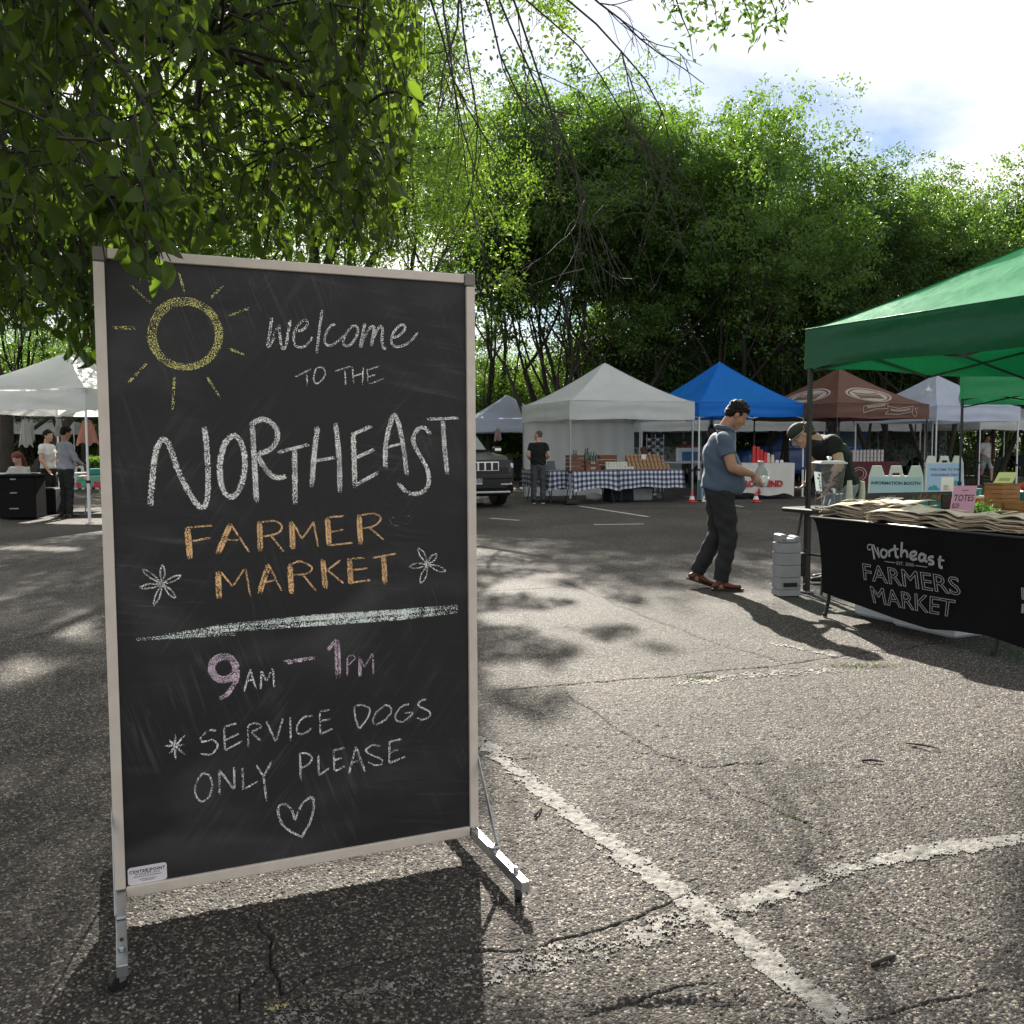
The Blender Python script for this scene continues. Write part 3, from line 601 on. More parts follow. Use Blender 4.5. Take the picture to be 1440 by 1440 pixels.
chalk("chalk_word", CW, [(W1, p) for p in ([(735, 675), (690, 675), (642, 720), (648, 745), (715, 735), (745, 770), (705, 823), (635, 820)], [(935, 640), (985, 630), (1015, 655), (942, 690)], [(1340, 580), (1285, 592), (1245, 640), (1248, 690), (1295, 690), (1335, 655)])] +
      [(W1, p, 's') for p in ([(785, 650), (790, 800)], [(785, 652), (865, 630)], [(775, 745), (885, 690)], [(790, 800), (900, 740)], [(935, 635), (937, 780)], [(950, 685), (1015, 738)], [(1048, 615), (1110, 745)], [(1110, 745), (1155, 590)], [(1198, 590), (1203, 738)], [(1385, 550), (1388, 697)], [(1388, 552), (1463, 540)], [(1392, 612), (1458, 597)], [(1388, 697), (1473, 658)])], *Z1, label="white chalk word SERVICE")
chalk("chalk_word", CW, [(W1, p) for p in ([(430, 518), (490, 513), (530, 543), (510, 600), (462, 662)], [(430, 518), (440, 600), (462, 662)], [(625, 513), (572, 555), (549, 608), (570, 632), (625, 603), (664, 553), (652, 518), (622, 512)], [(778, 503), (730, 520), (690, 572), (702, 610), (742, 612), (780, 582), (797, 558), (745, 560)], [(885, 473), (842, 488), (838, 515), (900, 550), (905, 580), (860, 602), (820, 590)])], *Z3, label="white chalk word DOGS")
chalk("chalk_word", CW, [(W1, [(650, 940), (612, 1000), (606, 1070), (642, 1118), (690, 1090), (712, 1020), (692, 955), (648, 940)])] + [(W1 + .4, p, 's') for p in ([(757, 1075), (755, 920)], [(755, 920), (850, 1045)], [(850, 1045), (848, 903)], [(900, 908), (905, 1045)], [(905, 1045), (997, 988)], [(980, 885), (1032, 962)], [(1085, 862), (1032, 962)], [(1032, 962), (1052, 1122)])], *Z1, label="white chalk word ONLY")
chalk("chalk_word", CW, [(W1, [(90, 815), (140, 818), (166, 845), (142, 885), (95, 908)]), (W1, [(600, 770), (545, 763), (503, 795), (540, 825), (600, 850), (602, 880), (560, 888), (513, 866)])] + [(W1 + .3, p, 's') for p in ([(90, 815), (95, 992)], [(205, 820), (208, 952)], [(208, 952), (278, 905)], [(300, 790), (305, 930)], [(300, 795), (372, 780)], [(303, 858), (355, 842)], [(305, 928), (372, 892)], [(440, 768), (395, 945)], [(440, 768), (497, 927)], [(415, 872), (478, 855)], [(650, 738), (650, 875)], [(652, 742), (725, 725)], [(655, 808), (710, 790)], [(652, 875), (755, 830)])], *Z3, label="white chalk word PLEASE")
chalk("chalk_heart", CW, [(4.4, [(1230, 1235), (1205, 1165), (1155, 1132), (1122, 1165), (1145, 1250), (1200, 1302), (1270, 1335), (1272, 1334)]), (4.4, [(1230, 1235), (1262, 1150), (1310, 1097), (1338, 1095), (1346, 1150), (1320, 1250), (1270, 1335)])], *Z1, label="white chalk heart")
# sticker
mb = MB(); S0 = [bp(181, 1222.5), bp(235, 1213), bp(236, 1234), bp(182, 1244)]
u_ = Vector((S0[1][0] - S0[0][0], 0, S0[1][1] - S0[0][1])); v_ = Vector((S0[3][0] - S0[0][0], 0, S0[3][1] - S0[0][1])); o_ = Vector((S0[0][0], -.0056, S0[0][1]))
rr = .09; ring = []
for cx_, cy_, a0 in ((rr, rr, 180), (1 - rr, rr, 270), (1 - rr, 1 - rr, 0), (rr, 1 - rr, 90)):
    for a in (0, 30, 60, 90): ring.append((cx_ + rr * math.cos(R(a0 + a)), cy_ + rr * 2 * math.sin(R(a0 + a)) * .8))
mb.add([o_ + u_ * a + v_ * b for a, b in ring] + [o_ + u_ * a + v_ * b + Vector((0, -.0006, 0)) for a, b in ring], [tuple(range(15, -1, -1)), tuple(range(16, 32))] + [(i, (i + 1) % 16, 16 + (i + 1) % 16, 16 + i) for i in range(16)])
stk = mk("sticker", mb, mat("sticker_white", (.72, .68, .70), rough=.4, var=.03), panel)
INK = mat("black_ink", (.02, .02, .025), rough=.6, var=.1)
def sticker_text(s, cx_, cy_, size, **k):
    c = o_ + u_ * cx_ + v_ * cy_ + Vector((0, -.0012, 0)); Mx = frame3(c, u_, Vector((0, -1, 0)))
    tb = textmesh(s, size, **k); tb.xf(Mx); mk("print_line", tb, INK, stk)
sticker_text("CENTER", .275, .25, .0115, bold=.0003, spacing=1.2); sticker_text("POINT", .765, .25, .0115, bold=.0003, spacing=1.2); sticker_text("MARKETING", .5, .44, .0085, spacing=1.5)
tb = MB()                                                       # the fine print is too small to read: broken hairlines
for fy_, x0_, x1_ in ((.57, .14, .86), (.75, .3, .72), (.85, .36, .66)):
    x_ = x0_
    while x_ < x1_:
        L_ = rnd(.02, .05); c0_ = o_ + u_ * x_ + v_ * fy_ + Vector((0, -.0012, 0)); tb.add([c0_, c0_ + u_ * L_, c0_ + u_ * L_ + v_ * .035, c0_ + v_ * .035], [(0, 1, 2, 3)]); x_ += L_ + .012
mk("print_line", tb, INK, stk)
tb = MB(); cc = o_ + u_ * .525 + v_ * .27 + Vector((0, -.0012, 0))
for k in range(20):
    a = k / 20 * 6.283; b = (k + 1) / 20 * 6.283
    for r1, r2 in ((.0042, .0048), (.0025, .0030)):
        tb.add([cc + Vector((r * math.cos(t), 0, r * math.sin(t) * 1.2)) for r, t in ((r1, a), (r2, a), (r2, b), (r1, b))], [(0, 1, 2, 3)])
mk("emblem", tb, INK, stk)
# ---------------------------------------------------------------- trees
def leaf_mat(name, c0, c1, trans=.45, rough=.45, spec=.4, tcol=1.6):
    m = bpy.data.materials.new(name); m.use_nodes = True; n = m.node_tree; L = n.links.new; b = n.nodes["Principled BSDF"]; out = n.nodes["Material Output"]
    g_ = n.nodes.new("ShaderNodeNewGeometry"); rp = n.nodes.new("ShaderNodeValToRGB"); rp.color_ramp.elements[0].color = (*c0, 1); rp.color_ramp.elements[1].color = (*c1, 1)
    L(g_.outputs['Random Per Island'], rp.inputs[0]); L(rp.outputs[0], b.inputs['Base Color']); b.inputs['Roughness'].default_value = rough; b.inputs['Specular IOR Level'].default_value = spec
    t = n.nodes.new("ShaderNodeBsdfTranslucent"); mu = n.nodes.new("ShaderNodeMixRGB"); mu.blend_type = 'MULTIPLY'; mu.inputs[0].default_value = 1; mu.inputs[2].default_value = (1.32 * tcol, 1.28 * tcol, .42 * tcol, 1)
    L(rp.outputs[0], mu.inputs[1]); L(mu.outputs[0], t.inputs[0]); mx = n.nodes.new("ShaderNodeMixShader"); mx.inputs[0].default_value = trans
    L(b.outputs[0], mx.inputs[1]); L(t.outputs[0], mx.inputs[2]); L(mx.outputs[0], out.inputs[0]); return m
LF_ASH = leaf_mat("ash_leaf", (.042, .092, .024), (.090, .160, .040), trans=.45, tcol=1.8)
LF_DARK = leaf_mat("dark_leaf", (.030, .068, .022), (.068, .124, .036), trans=.42, tcol=1.7)
LF_BUSH = leaf_mat("bush_leaf", (.036, .080, .024), (.078, .140, .038), trans=.42, tcol=1.7)
LF_BRIGHT = leaf_mat("bright_leaf", (.065, .13, .026), (.115, .185, .04), trans=.5)
LF_BIG = leaf_mat("broad_leaf", (.022, .040, .011), (.050, .082, .018), trans=.5, rough=.5, spec=.25, tcol=2.7)
BARK = mat("bark", (.038, .031, .025), rough=.9, var=.35, scale=14, bump=.6, bscale=40, stretch=(1, 1, .25))
GBARK = mat("grey_bark", (.13, .12, .10), rough=.9, var=.3, scale=10, bump=.5, bscale=30, stretch=(1, 1, .25))

LITPX = [[(150, 1245), (672, 1160), (690, 1035), (800, 1010), (960, 905), (905, 850), (985, 815), (1100, 775), (1230, 745), (1445, 740), (1445, 1445), (0, 1445), (60, 1430)],
         [(0, 925), (30, 915), (75, 930), (50, 960), (0, 965)], [(0, 765), (110, 768), (110, 775), (0, 772)], [(60, 880), (130, 850), (135, 905), (90, 900)]]
LIT = [[(gnd(*p).x, gnd(*p).y) for p in poly] for poly in LITPX]
LIT[0] = [(x, y) for x, y in LIT[0]]
def inpoly(x, y, poly):
    r = np.zeros(x.shape, bool); j = len(poly) - 1
    for i in range(len(poly)):
        xi, yi = poly[i]; xj, yj = poly[j]
        c = ((yi > y) != (yj > y)) & (x < (xj - xi) * (y - yi) / (yj - yi + 1e-12) + xi); r ^= c; j = i
    return r
SOFT = [[(gnd(*p).x, gnd(*p).y) for p in [(676, 790), (900, 735), (1020, 740), (985, 815), (905, 850), (960, 905), (800, 1010), (676, 1045)]]]
def sunlit_gap(P, z0=0.0):               # True where a leaf would shade one of the open sunny patches
    t = P[:, 2] / SUNV.z; x = P[:, 0] - SUNV.x * t; y = P[:, 1] - SUNV.y * t
    x = x + .10 * (RS.rand(len(x)) - .5) * np.maximum(1, t * .08); y = y + .2 * (RS.rand(len(x)) - .5)
    r = np.zeros(len(P), bool)
    for p in LIT: r |= inpoly(x, y, p)
    r |= inpoly(x, y, SOFT[0]) & (.6 * vnoise(x * 3 + 7, y * 1.7, 77) + .4 * vnoise(x * 8, y * 4, 78) > .47) & (y < 9.5)
    return r
def leaves(C, D, L, Wd, rs, fold=.25, droop=0.0):
    """C base points, D directions (unit), sizes -> V, F (two triangles folded along the midrib)"""
    n = len(C); up_ = rs.normal(size=(n, 3)); s = np.cross(D, up_); s /= np.linalg.norm(s, axis=1)[:, None] + 1e-9; nn = np.cross(s, D)
    L = L[:, None]; Wd = Wd[:, None]; tip = C + D * L; mid = C + D * L * .42 + nn * L * .06
    a = mid + s * Wd + nn * Wd * fold; b = mid - s * Wd + nn * Wd * fold
    V = np.stack([C, a, tip, b], 1).reshape(-1, 3); i = np.arange(n)[:, None] * 4
    F = np.concatenate([i + [0, 1, 2], i + [0, 2, 3]], 1).reshape(-1, 3)
    return V, F
def grow(rs, base, d, L, r, level, maxl, segs, ends, spread=.6, upb=.25, ratio=.72, nb=(2, 4), wob=.18):
    P = [np.array(base, float)]; R_ = [r]; k = 4 if level < 2 else 3; d = np.array(d, float)
    for i in range(k):
        d = d + rs.normal(size=3) * wob + np.array([0, 0, upb * .3]); d /= np.linalg.norm(d); P.append(P[-1] + d * L / k); R_.append(r * (1 - .38 * (i + 1) / k))
    segs.append((P, R_))
    if level >= maxl:
        ends.append(P[-1]); ends.append(P[-2]); return
    n = rs.randint(nb[0], nb[1] + 1)
    for j in range(n):
        q = d + rs.normal(size=3) * spread; q[2] += upb; q /= np.linalg.norm(q)
        st = P[-1] if j < 2 else P[rs.randint(2, k + 1)]
        grow(rs, st, q, L * ratio * rs.uniform(.8, 1.2), R_[-1] * (.8 if j == 0 else .62), level + 1, maxl, segs, ends, spread, upb, ratio, nb, wob)
    if level >= 1: ends.append(P[-1])
def tree(name, seed, trunks, height, m, bark, nleaf, ls, label=None, group=None, maxl=4, sig=.42, keep=None, spread=.62, upb=.22, clump=None, low=.0, loc=(0, 0, 0), ratio=.72, minz=None, nb=(2, 4)):
    rs = np.random.RandomState(seed); segs = []; ends = []
    for (bx_, by_, dx_, dy_, L0, r0) in trunks:
        d = np.array([dx_, dy_, 1.0]); d /= np.linalg.norm(d)
        grow(rs, (bx_, by_, -.1), d, L0, r0, 0, maxl, segs, ends, spread, upb, ratio, nb, .12)
    E_ = np.array(ends); zmax = E_[:, 2].max() + sig * 1.8; sc = height / zmax
    E_ *= [sc, sc, sc]
    root = empty(name, loc, label=label, cat='tree', group=group)
    mb = MB(); br_ = MB()
    for P, R_ in segs:
        if R_[0] * sc < .004: continue
        thin = keep is not None and R_[0] * sc < .09
        if thin and not keep(np.array(P)[1:] * sc + np.array(loc)).all(): continue
        P = [tuple(p * sc) for p in P]; (br_ if thin else mb).tube(P, [max(.004, q * sc) for q in R_], n=7 if R_[0] > .05 else 4, cap=False)
    mk("trunk", mb, bark, root, smooth=True)
    if br_.v: mk("branches", br_, bark, root, smooth=True, kind='stuff')
    if minz: E_ = E_[E_[:, 2] > minz]
    w_ = rs.rand(len(E_)) ** 3.6 + .025; w_ /= w_.sum(); idx = rs.choice(len(E_), nleaf, p=w_)
    # leaves sit on little sprays round each branch end
    sub = rs.normal(size=(len(E_), 6, 3)) * sig; which = rs.randint(0, 6, nleaf)
    C = E_[idx] + sub[idx, which] + rs.normal(size=(nleaf, 3)) * sig * [.36, .36, .22]
    D = rs.normal(size=(nleaf, 3)) + [0, 0, -.45]; D /= np.linalg.norm(D, axis=1)[:, None]
    k_ = C[:, 2] > low
    if keep is not None: k_ &= keep(C + np.array(loc))
    C = C[k_]; D = D[k_]; L = ls * rs.uniform(.6, 1.25, len(C)); V, F = leaves(C, D, L, L * .24, rs)
    npmesh("crown", V, F, m, root); return root
TG = 'trees along the far side of the lot'
def aspen(seed, lab, n=38000, m=LF_ASH, h=11.5, low=2.4):
    rs = random.Random(seed); tr = [(rs.uniform(-.5, .5), rs.uniform(-.4, .4), rs.uniform(-.28, .28), rs.uniform(-.2, .2), 4.6, rs.uniform(.09, .15)) for _ in range(3)]
    return tree("ash_tree", seed, tr, h, m, BARK, n, .125, lab, TG, maxl=4, sig=.42, spread=.46, upb=.26, nb=(2, 3), low=low)
PROTO = [aspen(21, "tall multi-stemmed tree with thin see-through crown right behind the blue canopy"), aspen(34, "tall tree with paired thin trunks above the brown canopy", m=LF_DARK), aspen(57, "slender bright-topped tree behind the lavender canopy", m=LF_ASH, n=42000), aspen(63, 'tall tree with a high crown over bare stems', n=40000, low=5.4)]
def bush(seed, lab, m, h=6.0, n=45000):
    rs = random.Random(seed); tr = [(rs.uniform(-.6, .6), rs.uniform(-.5, .5), rs.uniform(-.6, .6), rs.uniform(-.5, .5), 1.2, .07) for _ in range(5)]
    return tree("bushy_tree", seed, tr, h, m, BARK, n, .085, lab, TG, maxl=3, sig=.55, spread=.85, upb=.06, nb=(3, 4))
BUSH = [bush(71, "dense dark bushy tree rising between the white and blue canopies", LF_DARK, 6.8, 60000), bush(88, "round mid-green bushy tree behind the white canopy", LF_BUSH, 5.4), bush(93, "bright yellow-green bush below the patch of blue sky", LF_BRIGHT, 6.2, 45000)]
def px2x(px, Y): return (px - 720) / 1308 * Y
first = set()
def put(pr, px, Y, ztop, h0, rz, lab):
    s = ztop / h0; k = id(pr)
    loc = (px2x(px, Y), Y, 0)
    if k not in first:
        first.add(k); pr.location = loc; pr.rotation_euler = (0, 0, rz); pr.scale = (s, s, s); pr['label'] = lab; return pr
    return copy_tree(pr, None, loc, rz, lab, s)
for i, (px, Y, yt, pr, rz, lab) in enumerate([
        (782, 33, 150, 1, 2.5, "dark-crowned tree just right of the big ash, above the blue gap"), (880, 35, 140, 2, 4.4, "further thin tree filling in behind the white canopy's tall tree"),
        (775, 30.5, 150, 3, 3.7, "tree almost hidden behind the big ash's right side, above the white canopy"), (35, 31, 200, 1, 4.6, "dark tree behind the left canopy, crown at the left edge"), (115, 30, 215, 0, 2.8, "tree behind the left canopy beside the chalkboard's top corner"), (-70, 27, 150, 1, 1.6, "dark tree reaching in from outside the left edge"), (210, 33, 200, 1, .3, "dark tree hidden behind the leafy branches over the chalkboard"), (690, 37, 150, 1, .6, "dark tree added to shade the lot, hidden behind the big ash crown above the chalkboard corner"), (815, 34, 150, 3, 5.6, "further tree just left of the white canopy's peak"), (925, 36, 160, 2, 1.1, "further tree between the white and blue canopies' peaks"),  # the two trees behind the big ash are added to shade the lot
        (842, 31, 128, 3, 1.0, "tall thin-trunked tree left of the treeline dip, above the white canopy"), (915, 33, 170, 1, 1.2, "dark tree standing between the two tallest crowns"), (1005, 30, 152, 2, 2.0, "tallest crown of the treeline above the blue canopy"),
        (1090, 32, 190, 0, 3.1, "tree just right of the tallest crown, above the bending man"), (1165, 30, 208, 1, 4.2, "dark see-through tree above the brown canopy"), (1235, 31, 205, 2, .7, "tree with several bare stems left of the green canopy peak"),
        (1310, 30, 200, 0, 1.9, "bright-topped tree above the green canopy's left slope"), (1385, 31, 190, 2, 2.9, "tall tree above the green canopy near the right edge"), (1460, 30, 215, 1, .2, "dark tree at the right edge of the picture"),
        (1530, 31, 210, 0, 5.0, "tree standing just outside the right edge, leaning its crown in"), (960, 37, 205, 1, 5.5, "further tree glimpsed behind the tallest crown"), (1130, 38, 240, 2, 4.0, "further pale tree behind the treeline over the blue canopy"),
        (1270, 38, 240, 1, 3.3, "further dark tree behind the stems over the lavender canopy"), (1400, 38, 235, 0, .9, "further tree behind the crowns at the far right"), (1050, 38, 260, 0, 1.3, "further tree behind the standing man's head"), (1200, 39, 250, 2, 2.2, "further thin tree behind the brown canopy peak"), (1340, 39, 245, 2, 5.2, "further bright tree over the second green canopy")]):
    put(PROTO[pr], px, Y, (1.3 + (628 - yt) / 1308 * Y) * (.95 if px > 960 else 1.0), 11.5, rz, lab)
for px, Y, yt, pr, rz, lab in [(t_[0], t_[1] + 9.5, *t_[2:]) for t_ in [
        (735, 31, 505, 1, 2.1, "low shrub right behind the white canopy's left corner"), (800, 29, 495, 2, .6, "low pale-green shrub above the white canopy's left slope"), (895, 29, 480, 0, 3.2, "low dark shrub between the white and blue canopy roofs"), (960, 29.5, 470, 1, 4.4, "low shrub above the blue canopy's left slope"), (1065, 29.5, 480, 1, .9, "low shrub above the blue canopy's right slope"), (1130, 29.5, 470, 0, 5.2, "low shrub behind the near black pole"), (1235, 31, 480, 1, 2.7, "low shrub between the brown and lavender canopy roofs"), (60, 24, 470, 0, 3.5, "low shrub behind the left canopy roof"),
        (1010, 27.5, 315, 0, 0, "dense dark bushy tree right above the blue canopy's peak"), (915, 28, 375, 0, 1.5, "dark rounded bush above the white canopy's right slope"), (870, 29, 420, 1, 0, "round bush just above the white canopy's peak"), (1105, 28, 340, 1, 2.0, "bushy tree above the bending man"),
        (1190, 29, 370, 0, 3.0, "dark bush behind the brown canopy"), (1290, 29, 355, 1, 4.0, "bush behind the lavender canopy"), (1385, 29, 370, 0, 5.0, "dark bush behind the second green canopy"), (1465, 29, 350, 1, 1.0, "bush at the right edge behind the green canopy"),
        (825, 30, 400, 2, 0, "bright yellow-green bush under the blue gap of sky"), (770, 38, 440, 2, 2.2, "bright bush left of the blue gap of sky, above the pale blue canopy"), (720, 31, 470, 1, 3.3, "dark bush beside the chalkboard above the pale blue canopy"),
        (650, 30, 430, 0, 4.1, "dark bush hidden half behind the chalkboard's right edge"), (30, 24, 440, 0, 2.6, "dark bush behind the left white canopy"), (-80, 22, 380, 1, .4, "bush at the left edge behind the canopy"), (120, 25, 420, 1, 5.1, "bush between the left canopy and the chalkboard"), (560, 31, 440, 1, .8, "bush behind the chalkboard"), (250, 27, 430, 0, 1.9, "dark bush behind the chalkboard's left side"), (400, 29, 430, 2, 3.8, "bright bush behind the middle of the chalkboard")]]:
    h0 = (6.8, 5.4, 6.2)[pr]; put(BUSH[pr], px, Y, 1.3 + (628 - yt) / 1308 * Y, h0, rz, lab)
for px, Y, yt in ((0, 52, 400), (150, 52, 380), (330, 54, 400), (500, 53, 390), (640, 54, 420), (960, 54, 440), (1120, 54, 430), (1280, 54, 420), (1440, 53, 430)):
    put(BUSH[px % 2], px, Y, 1.3 + (628 - yt) / 1308 * Y, (6.8, 5.4)[px % 2], px * .01, "distant dark bush of the far hedge row, " + {0: "leftmost, at the picture's left edge", 150: "just left of the chalkboard", 330: "hidden behind the chalkboard's middle", 500: "behind the chalkboard's right half", 640: "beside the chalkboard's right edge", 960: "behind the blue canopy", 1120: "behind the bending man's head", 1280: "behind the lavender canopy", 1440: "rightmost, at the right edge"}[px])

# the big ash over the chalkboard
def notlit(P): return ~sunlit_gap(P)
def ash_keep(P):
    q = P - np.array([0, 0, EYE]); X = 720 + F_PX * q[:, 0] / q[:, 1]; Yp = 628 - F_PX * q[:, 2] / q[:, 1]
    k = notlit(P)
    k &= ~((X > 745) & (X < 850) & (Yp > 290))                     # the clearing where blue sky shows
    k &= X < 735 + 95 * vnoise(P[:, 2] * 1.1, P[:, 1] * .7, 5) + 22 * RS.rand(len(X))
    k &= ~((Yp < -25) & (P[:, 0] > -5.0))
    return k
tree("ash_tree", 5, [(0, 0, .05, 0, 6.0, .30), (.3, .1, .25, .1, 5.2, .20), (-.2, .1, -.45, .0, 5.2, .2), (.1, 0, .25, -.3, 5.4, .18)], 14.5, LF_BRIGHT, BARK, 180000, .085,
     "big bright-leaved ash tree standing behind the chalkboard, its crown filling the upper middle", maxl=4, sig=.55, spread=.55, upb=.14, loc=(-3.9, 19.5, 0), keep=ash_keep, low=3.4, nb=(3, 4))
tree("ash_tree", 15, [(0, 0, .1, 0, 5.0, .22), (.2, .1, .5, .1, 4.5, .16), (-.2, .1, -.4, .0, 4.5, .16)], 11.5, LF_DARK, BARK, 75000, .09,
     "dark-leaved tree behind the left white canopy with forked trunk", maxl=4, sig=.5, spread=.55, upb=.12, loc=(-11.2, 20.5, 0), keep=notlit, low=3.0, nb=(2, 4))

# broad-leaved tree: trunk out of frame to the left, branches hanging over the chalkboard corner
def big_leaf_mesh(seed, curl):
    rs = random.Random(seed); V = []; Fc = []
    prof = [(0, 0), (.10, .16), (.28, .235), (.5, .25), (.72, .18), (.9, .09), (1, 0)]
    for i, (t, w_) in enumerate(prof):
        z = -curl * t * t; tw = rs.uniform(-.03, .03)
        for s_ in (-1, 0, 1): V.append((s_ * w_, t, z + abs(s_) * w_ * .38 + s_ * tw))
    for i in range(len(prof) - 1):
        for j in (0, 1):
            a = i * 3 + j; Fc.append((a, a + 1, a + 4, a + 3))
    return np.array(V), Fc
BIGL = [big_leaf_mesh(s, c) for s, c in ((1, .15), (2, .32), (3, .05), (4, .22))]
rs = np.random.RandomState(77)
FG = empty("broadleaf_tree", (-4.6, 4.6, 0), label="broad-leaved tree hanging dark leafy branches over the chalkboard's top left corner", cat="tree")
def wl(p): return (p[0] + 4.6, p[1] - 4.6, p[2])
tw = MB()
mb = MB(); mb.tube([wl(p) for p in [(-4.6, 4.6, -.1), (-4.5, 4.6, 1.2), (-4.3, 4.5, 2.2), (-3.9, 4.3, 3.2), (-3.3, 4.2, 4.2)]], [.19, .15, .14, .12, .09], n=10)
mb.tube([wl(p) for p in [(-4.35, 4.5, 2.1), (-3.6, 4.1, 2.55), (-2.6, 3.7, 2.85), (-1.9, 3.6, 2.95), (-1.2, 3.8, 2.9), (-.7, 4.2, 2.75)]], [.10, .08, .06, .045, .03, .015], n=8)
mb.tube([wl(p) for p in [(-4.3, 4.5, 2.3), (-3.4, 4.9, 3.1), (-2.4, 5.2, 3.6), (-1.4, 5.4, 3.8), (-.6, 5.5, 3.7)]], [.09, .07, .05, .03, .015], n=8)
mb.tube([wl(p) for p in [(-3.9, 4.3, 3.0), (-3.2, 3.2, 3.5), (-2.4, 2.6, 3.5), (-1.7, 2.3, 3.2), (-1.3, 2.2, 2.7)]], [.08, .06, .045, .03, .012], n=8)
mk("trunk", mb, BARK, FG, smooth=True)
MASK = [(-60, -80), (580, -80), (600, 90), (575, 250), (560, 365), (430, 372), (330, 350), (262, 372), (225, 405), (160, 395), (138, 520), (100, 520), (60, 470), (-60, 455)]
def inside(px, py): return bool(inpoly(np.array([px]), np.array([py]), MASK)[0])
limbs = [np.array(p) for p in [(-2.6, 3.7, 2.85), (-1.9, 3.6, 2.95), (-1.2, 3.8, 2.9), (-.7, 4.2, 2.75), (-2.4, 5.2, 3.6), (-1.4, 5.4, 3.8), (-.6, 5.5, 3.7), (-2.4, 2.6, 3.5), (-1.7, 2.3, 3.2), (-1.3, 2.2, 2.7), (-3.4, 4.9, 3.1)]]
LV = []        # base, dir, size, shape
def spray(P0, P1, n, ls, sag=.1):
    P0 = np.array(P0); P1 = np.array(P1); mid = (P0 + P1) / 2 + np.array([0, 0, sag]); pts = smooth_poly([P0, mid, P1], 5)
    tw.tube([wl(p) for p in pts], np.linspace(.0042, .0016, len(pts)), n=4, cap=False)
    ax = P1 - P0; ax /= np.linalg.norm(ax) + 1e-9
    for i in range(n):
        t = (i + rs.rand()) / n; t = .25 + .75 * t; q = pts[min(len(pts) - 1, int(t * len(pts)))]
        d = ax * .5 + rs.normal(size=3) * .55 + np.array([0, 0, -.55]); d /= np.linalg.norm(d)
        q = q + rs.normal(size=3) * .012
        pp = proj(q + d * ls * .5)
        if not inside(*pp) and proj(q)[1] > 0 and 0 < proj(q)[0]: continue
        if pp[0] < 168 and pp[1] > 322 and q[1] < 2.8: continue
        LV.append((q, d, ls * rs.uniform(.7, 1.15), rs.randint(0, 4)))
cnt = 0
while cnt < 1250:
    px = rs.uniform(-80, 600); py = rs.uniform(-90, 520)
    if not inside(px, py): continue
    near = rs.rand()
    if px < 300: Y = rs.uniform(2.15, 4.6) if near < .75 else rs.uniform(4, 6)
    else: Y = rs.uniform(3.0, 6.2)
    if 150 < px < 460 and 130 < py < 330 and near < .66: Y = rs.uniform(4.3, 6.2)   # looser here: sun comes through
    if 125 < px < 680 and py > 330 and Y > 2.35: 
        if py > 352: Y = rs.uniform(2.1, 2.34) if 165 < px < 240 else rs.uniform(3.3, 5)
    if py > 325 and px < 150: Y = rs.uniform(3.0, 4.2)
    p = np.array(at(px, py, Y)); st = p + np.array([rs.uniform(-.35, .12), rs.uniform(-.15, .25), rs.uniform(.12, .4)])
    spray(st, p, rs.randint(6, 10), rs.uniform(.058, .086))
    if rs.rand() < .12:
        k = min(limbs, key=lambda l: np.linalg.norm(l - st)); m_ = (k + st) / 2 + rs.normal(size=3) * .06
        tw.tube([wl(q) for q in smooth_poly([k, m_, st], 4)], np.linspace(.009, .0045, 9), n=4, cap=False)
    cnt += 1
for (xy) in (((150, 392, 2.28), 9), ((195, 398, 2.25), 10), ((225, 385, 2.22), 10), ((235, 350, 2.22), 8), ((170, 360, 2.27), 9), ((118, 515, 3.2), 10), ((125, 470, 3.2), 10)):
    (px, py, Y), n = xy; p = np.array(at(px, py - 14, Y)); spray(p + np.array([-.05, .02, .22]), p, n, .078, .03)
# the part of the crown above and left of the frame
for _ in range(2300):
    p = np.array([rs.uniform(-8.5, -1.0), rs.uniform(.8, 8.5), rs.uniform(2.5, 5.4)])
    if p[2] > 3.0 + .35 * min(3.5, -p[0]) + 1.6: continue
    X, Yp = proj(p)
    if Yp > -60 and X > -60: continue
    t_ = (p[2] - 3.0) / SUNV.z; hx_, hy_ = p[0] - SUNV.x * t_, p[1] - SUNV.y * t_
    if -3.2 < hx_ < -.3 and 3.2 < hy_ < 6.8 and rs.rand() < .92: continue
    for i in range(7):
        q = p + rs.normal(size=3) * .16; d = rs.normal(size=3) + [0, 0, -.6]; d /= np.linalg.norm(d); LV.append((q, d, rs.uniform(.06, .1), rs.randint(0, 4)))
Pq = np.array([l[0] for l in LV]); bad = sunlit_gap(Pq); pxy = np.array([proj(p) for p in Pq]); fr = (pxy[:, 0] > -20) & (pxy[:, 1] > -20)
LV = [l for l, b, f in zip(LV, bad, fr) if not (b and not f)]
mk("twigs", tw, TWIG, FG, smooth=True, kind='stuff')
def leaf_M(l):
    d = Vector(l[1]); s_ = d.cross(Vector(rs.normal(size=3))).normalized(); n_ = s_.cross(d); return Matrix((s_, d, n_)).transposed()
key = lambda l: -(l[2] / max(1.0, l[0][1])) if (lambda q: -10 < q[0] < 620 and -10 < q[1] < 540)(proj(l[0])) else 1
LV.sort(key=key)
lm = []
for V_, Fc in BIGL:
    mb = MB(); mb.add([Vector(v) for v in V_], Fc); me = bpy.data.meshes.new("leaf"); me.from_pydata(mb.v, [], mb.f); me.materials.append(LF_BIG); me.polygons.foreach_set('use_smooth', [True] * len(me.polygons)); me.update(); lm.append(me)
for l in LV[:300]:
    o = bpy.data.objects.new("leaf", lm[l[3]]); COL.objects.link(o); o.parent = FG; Mx = (leaf_M(l) * float(l[2])).to_4x4(); Mx.translation = wl(l[0]); o.matrix_local = Mx
rest = LV[300:]; Vs = []; Fs = []; k = 0
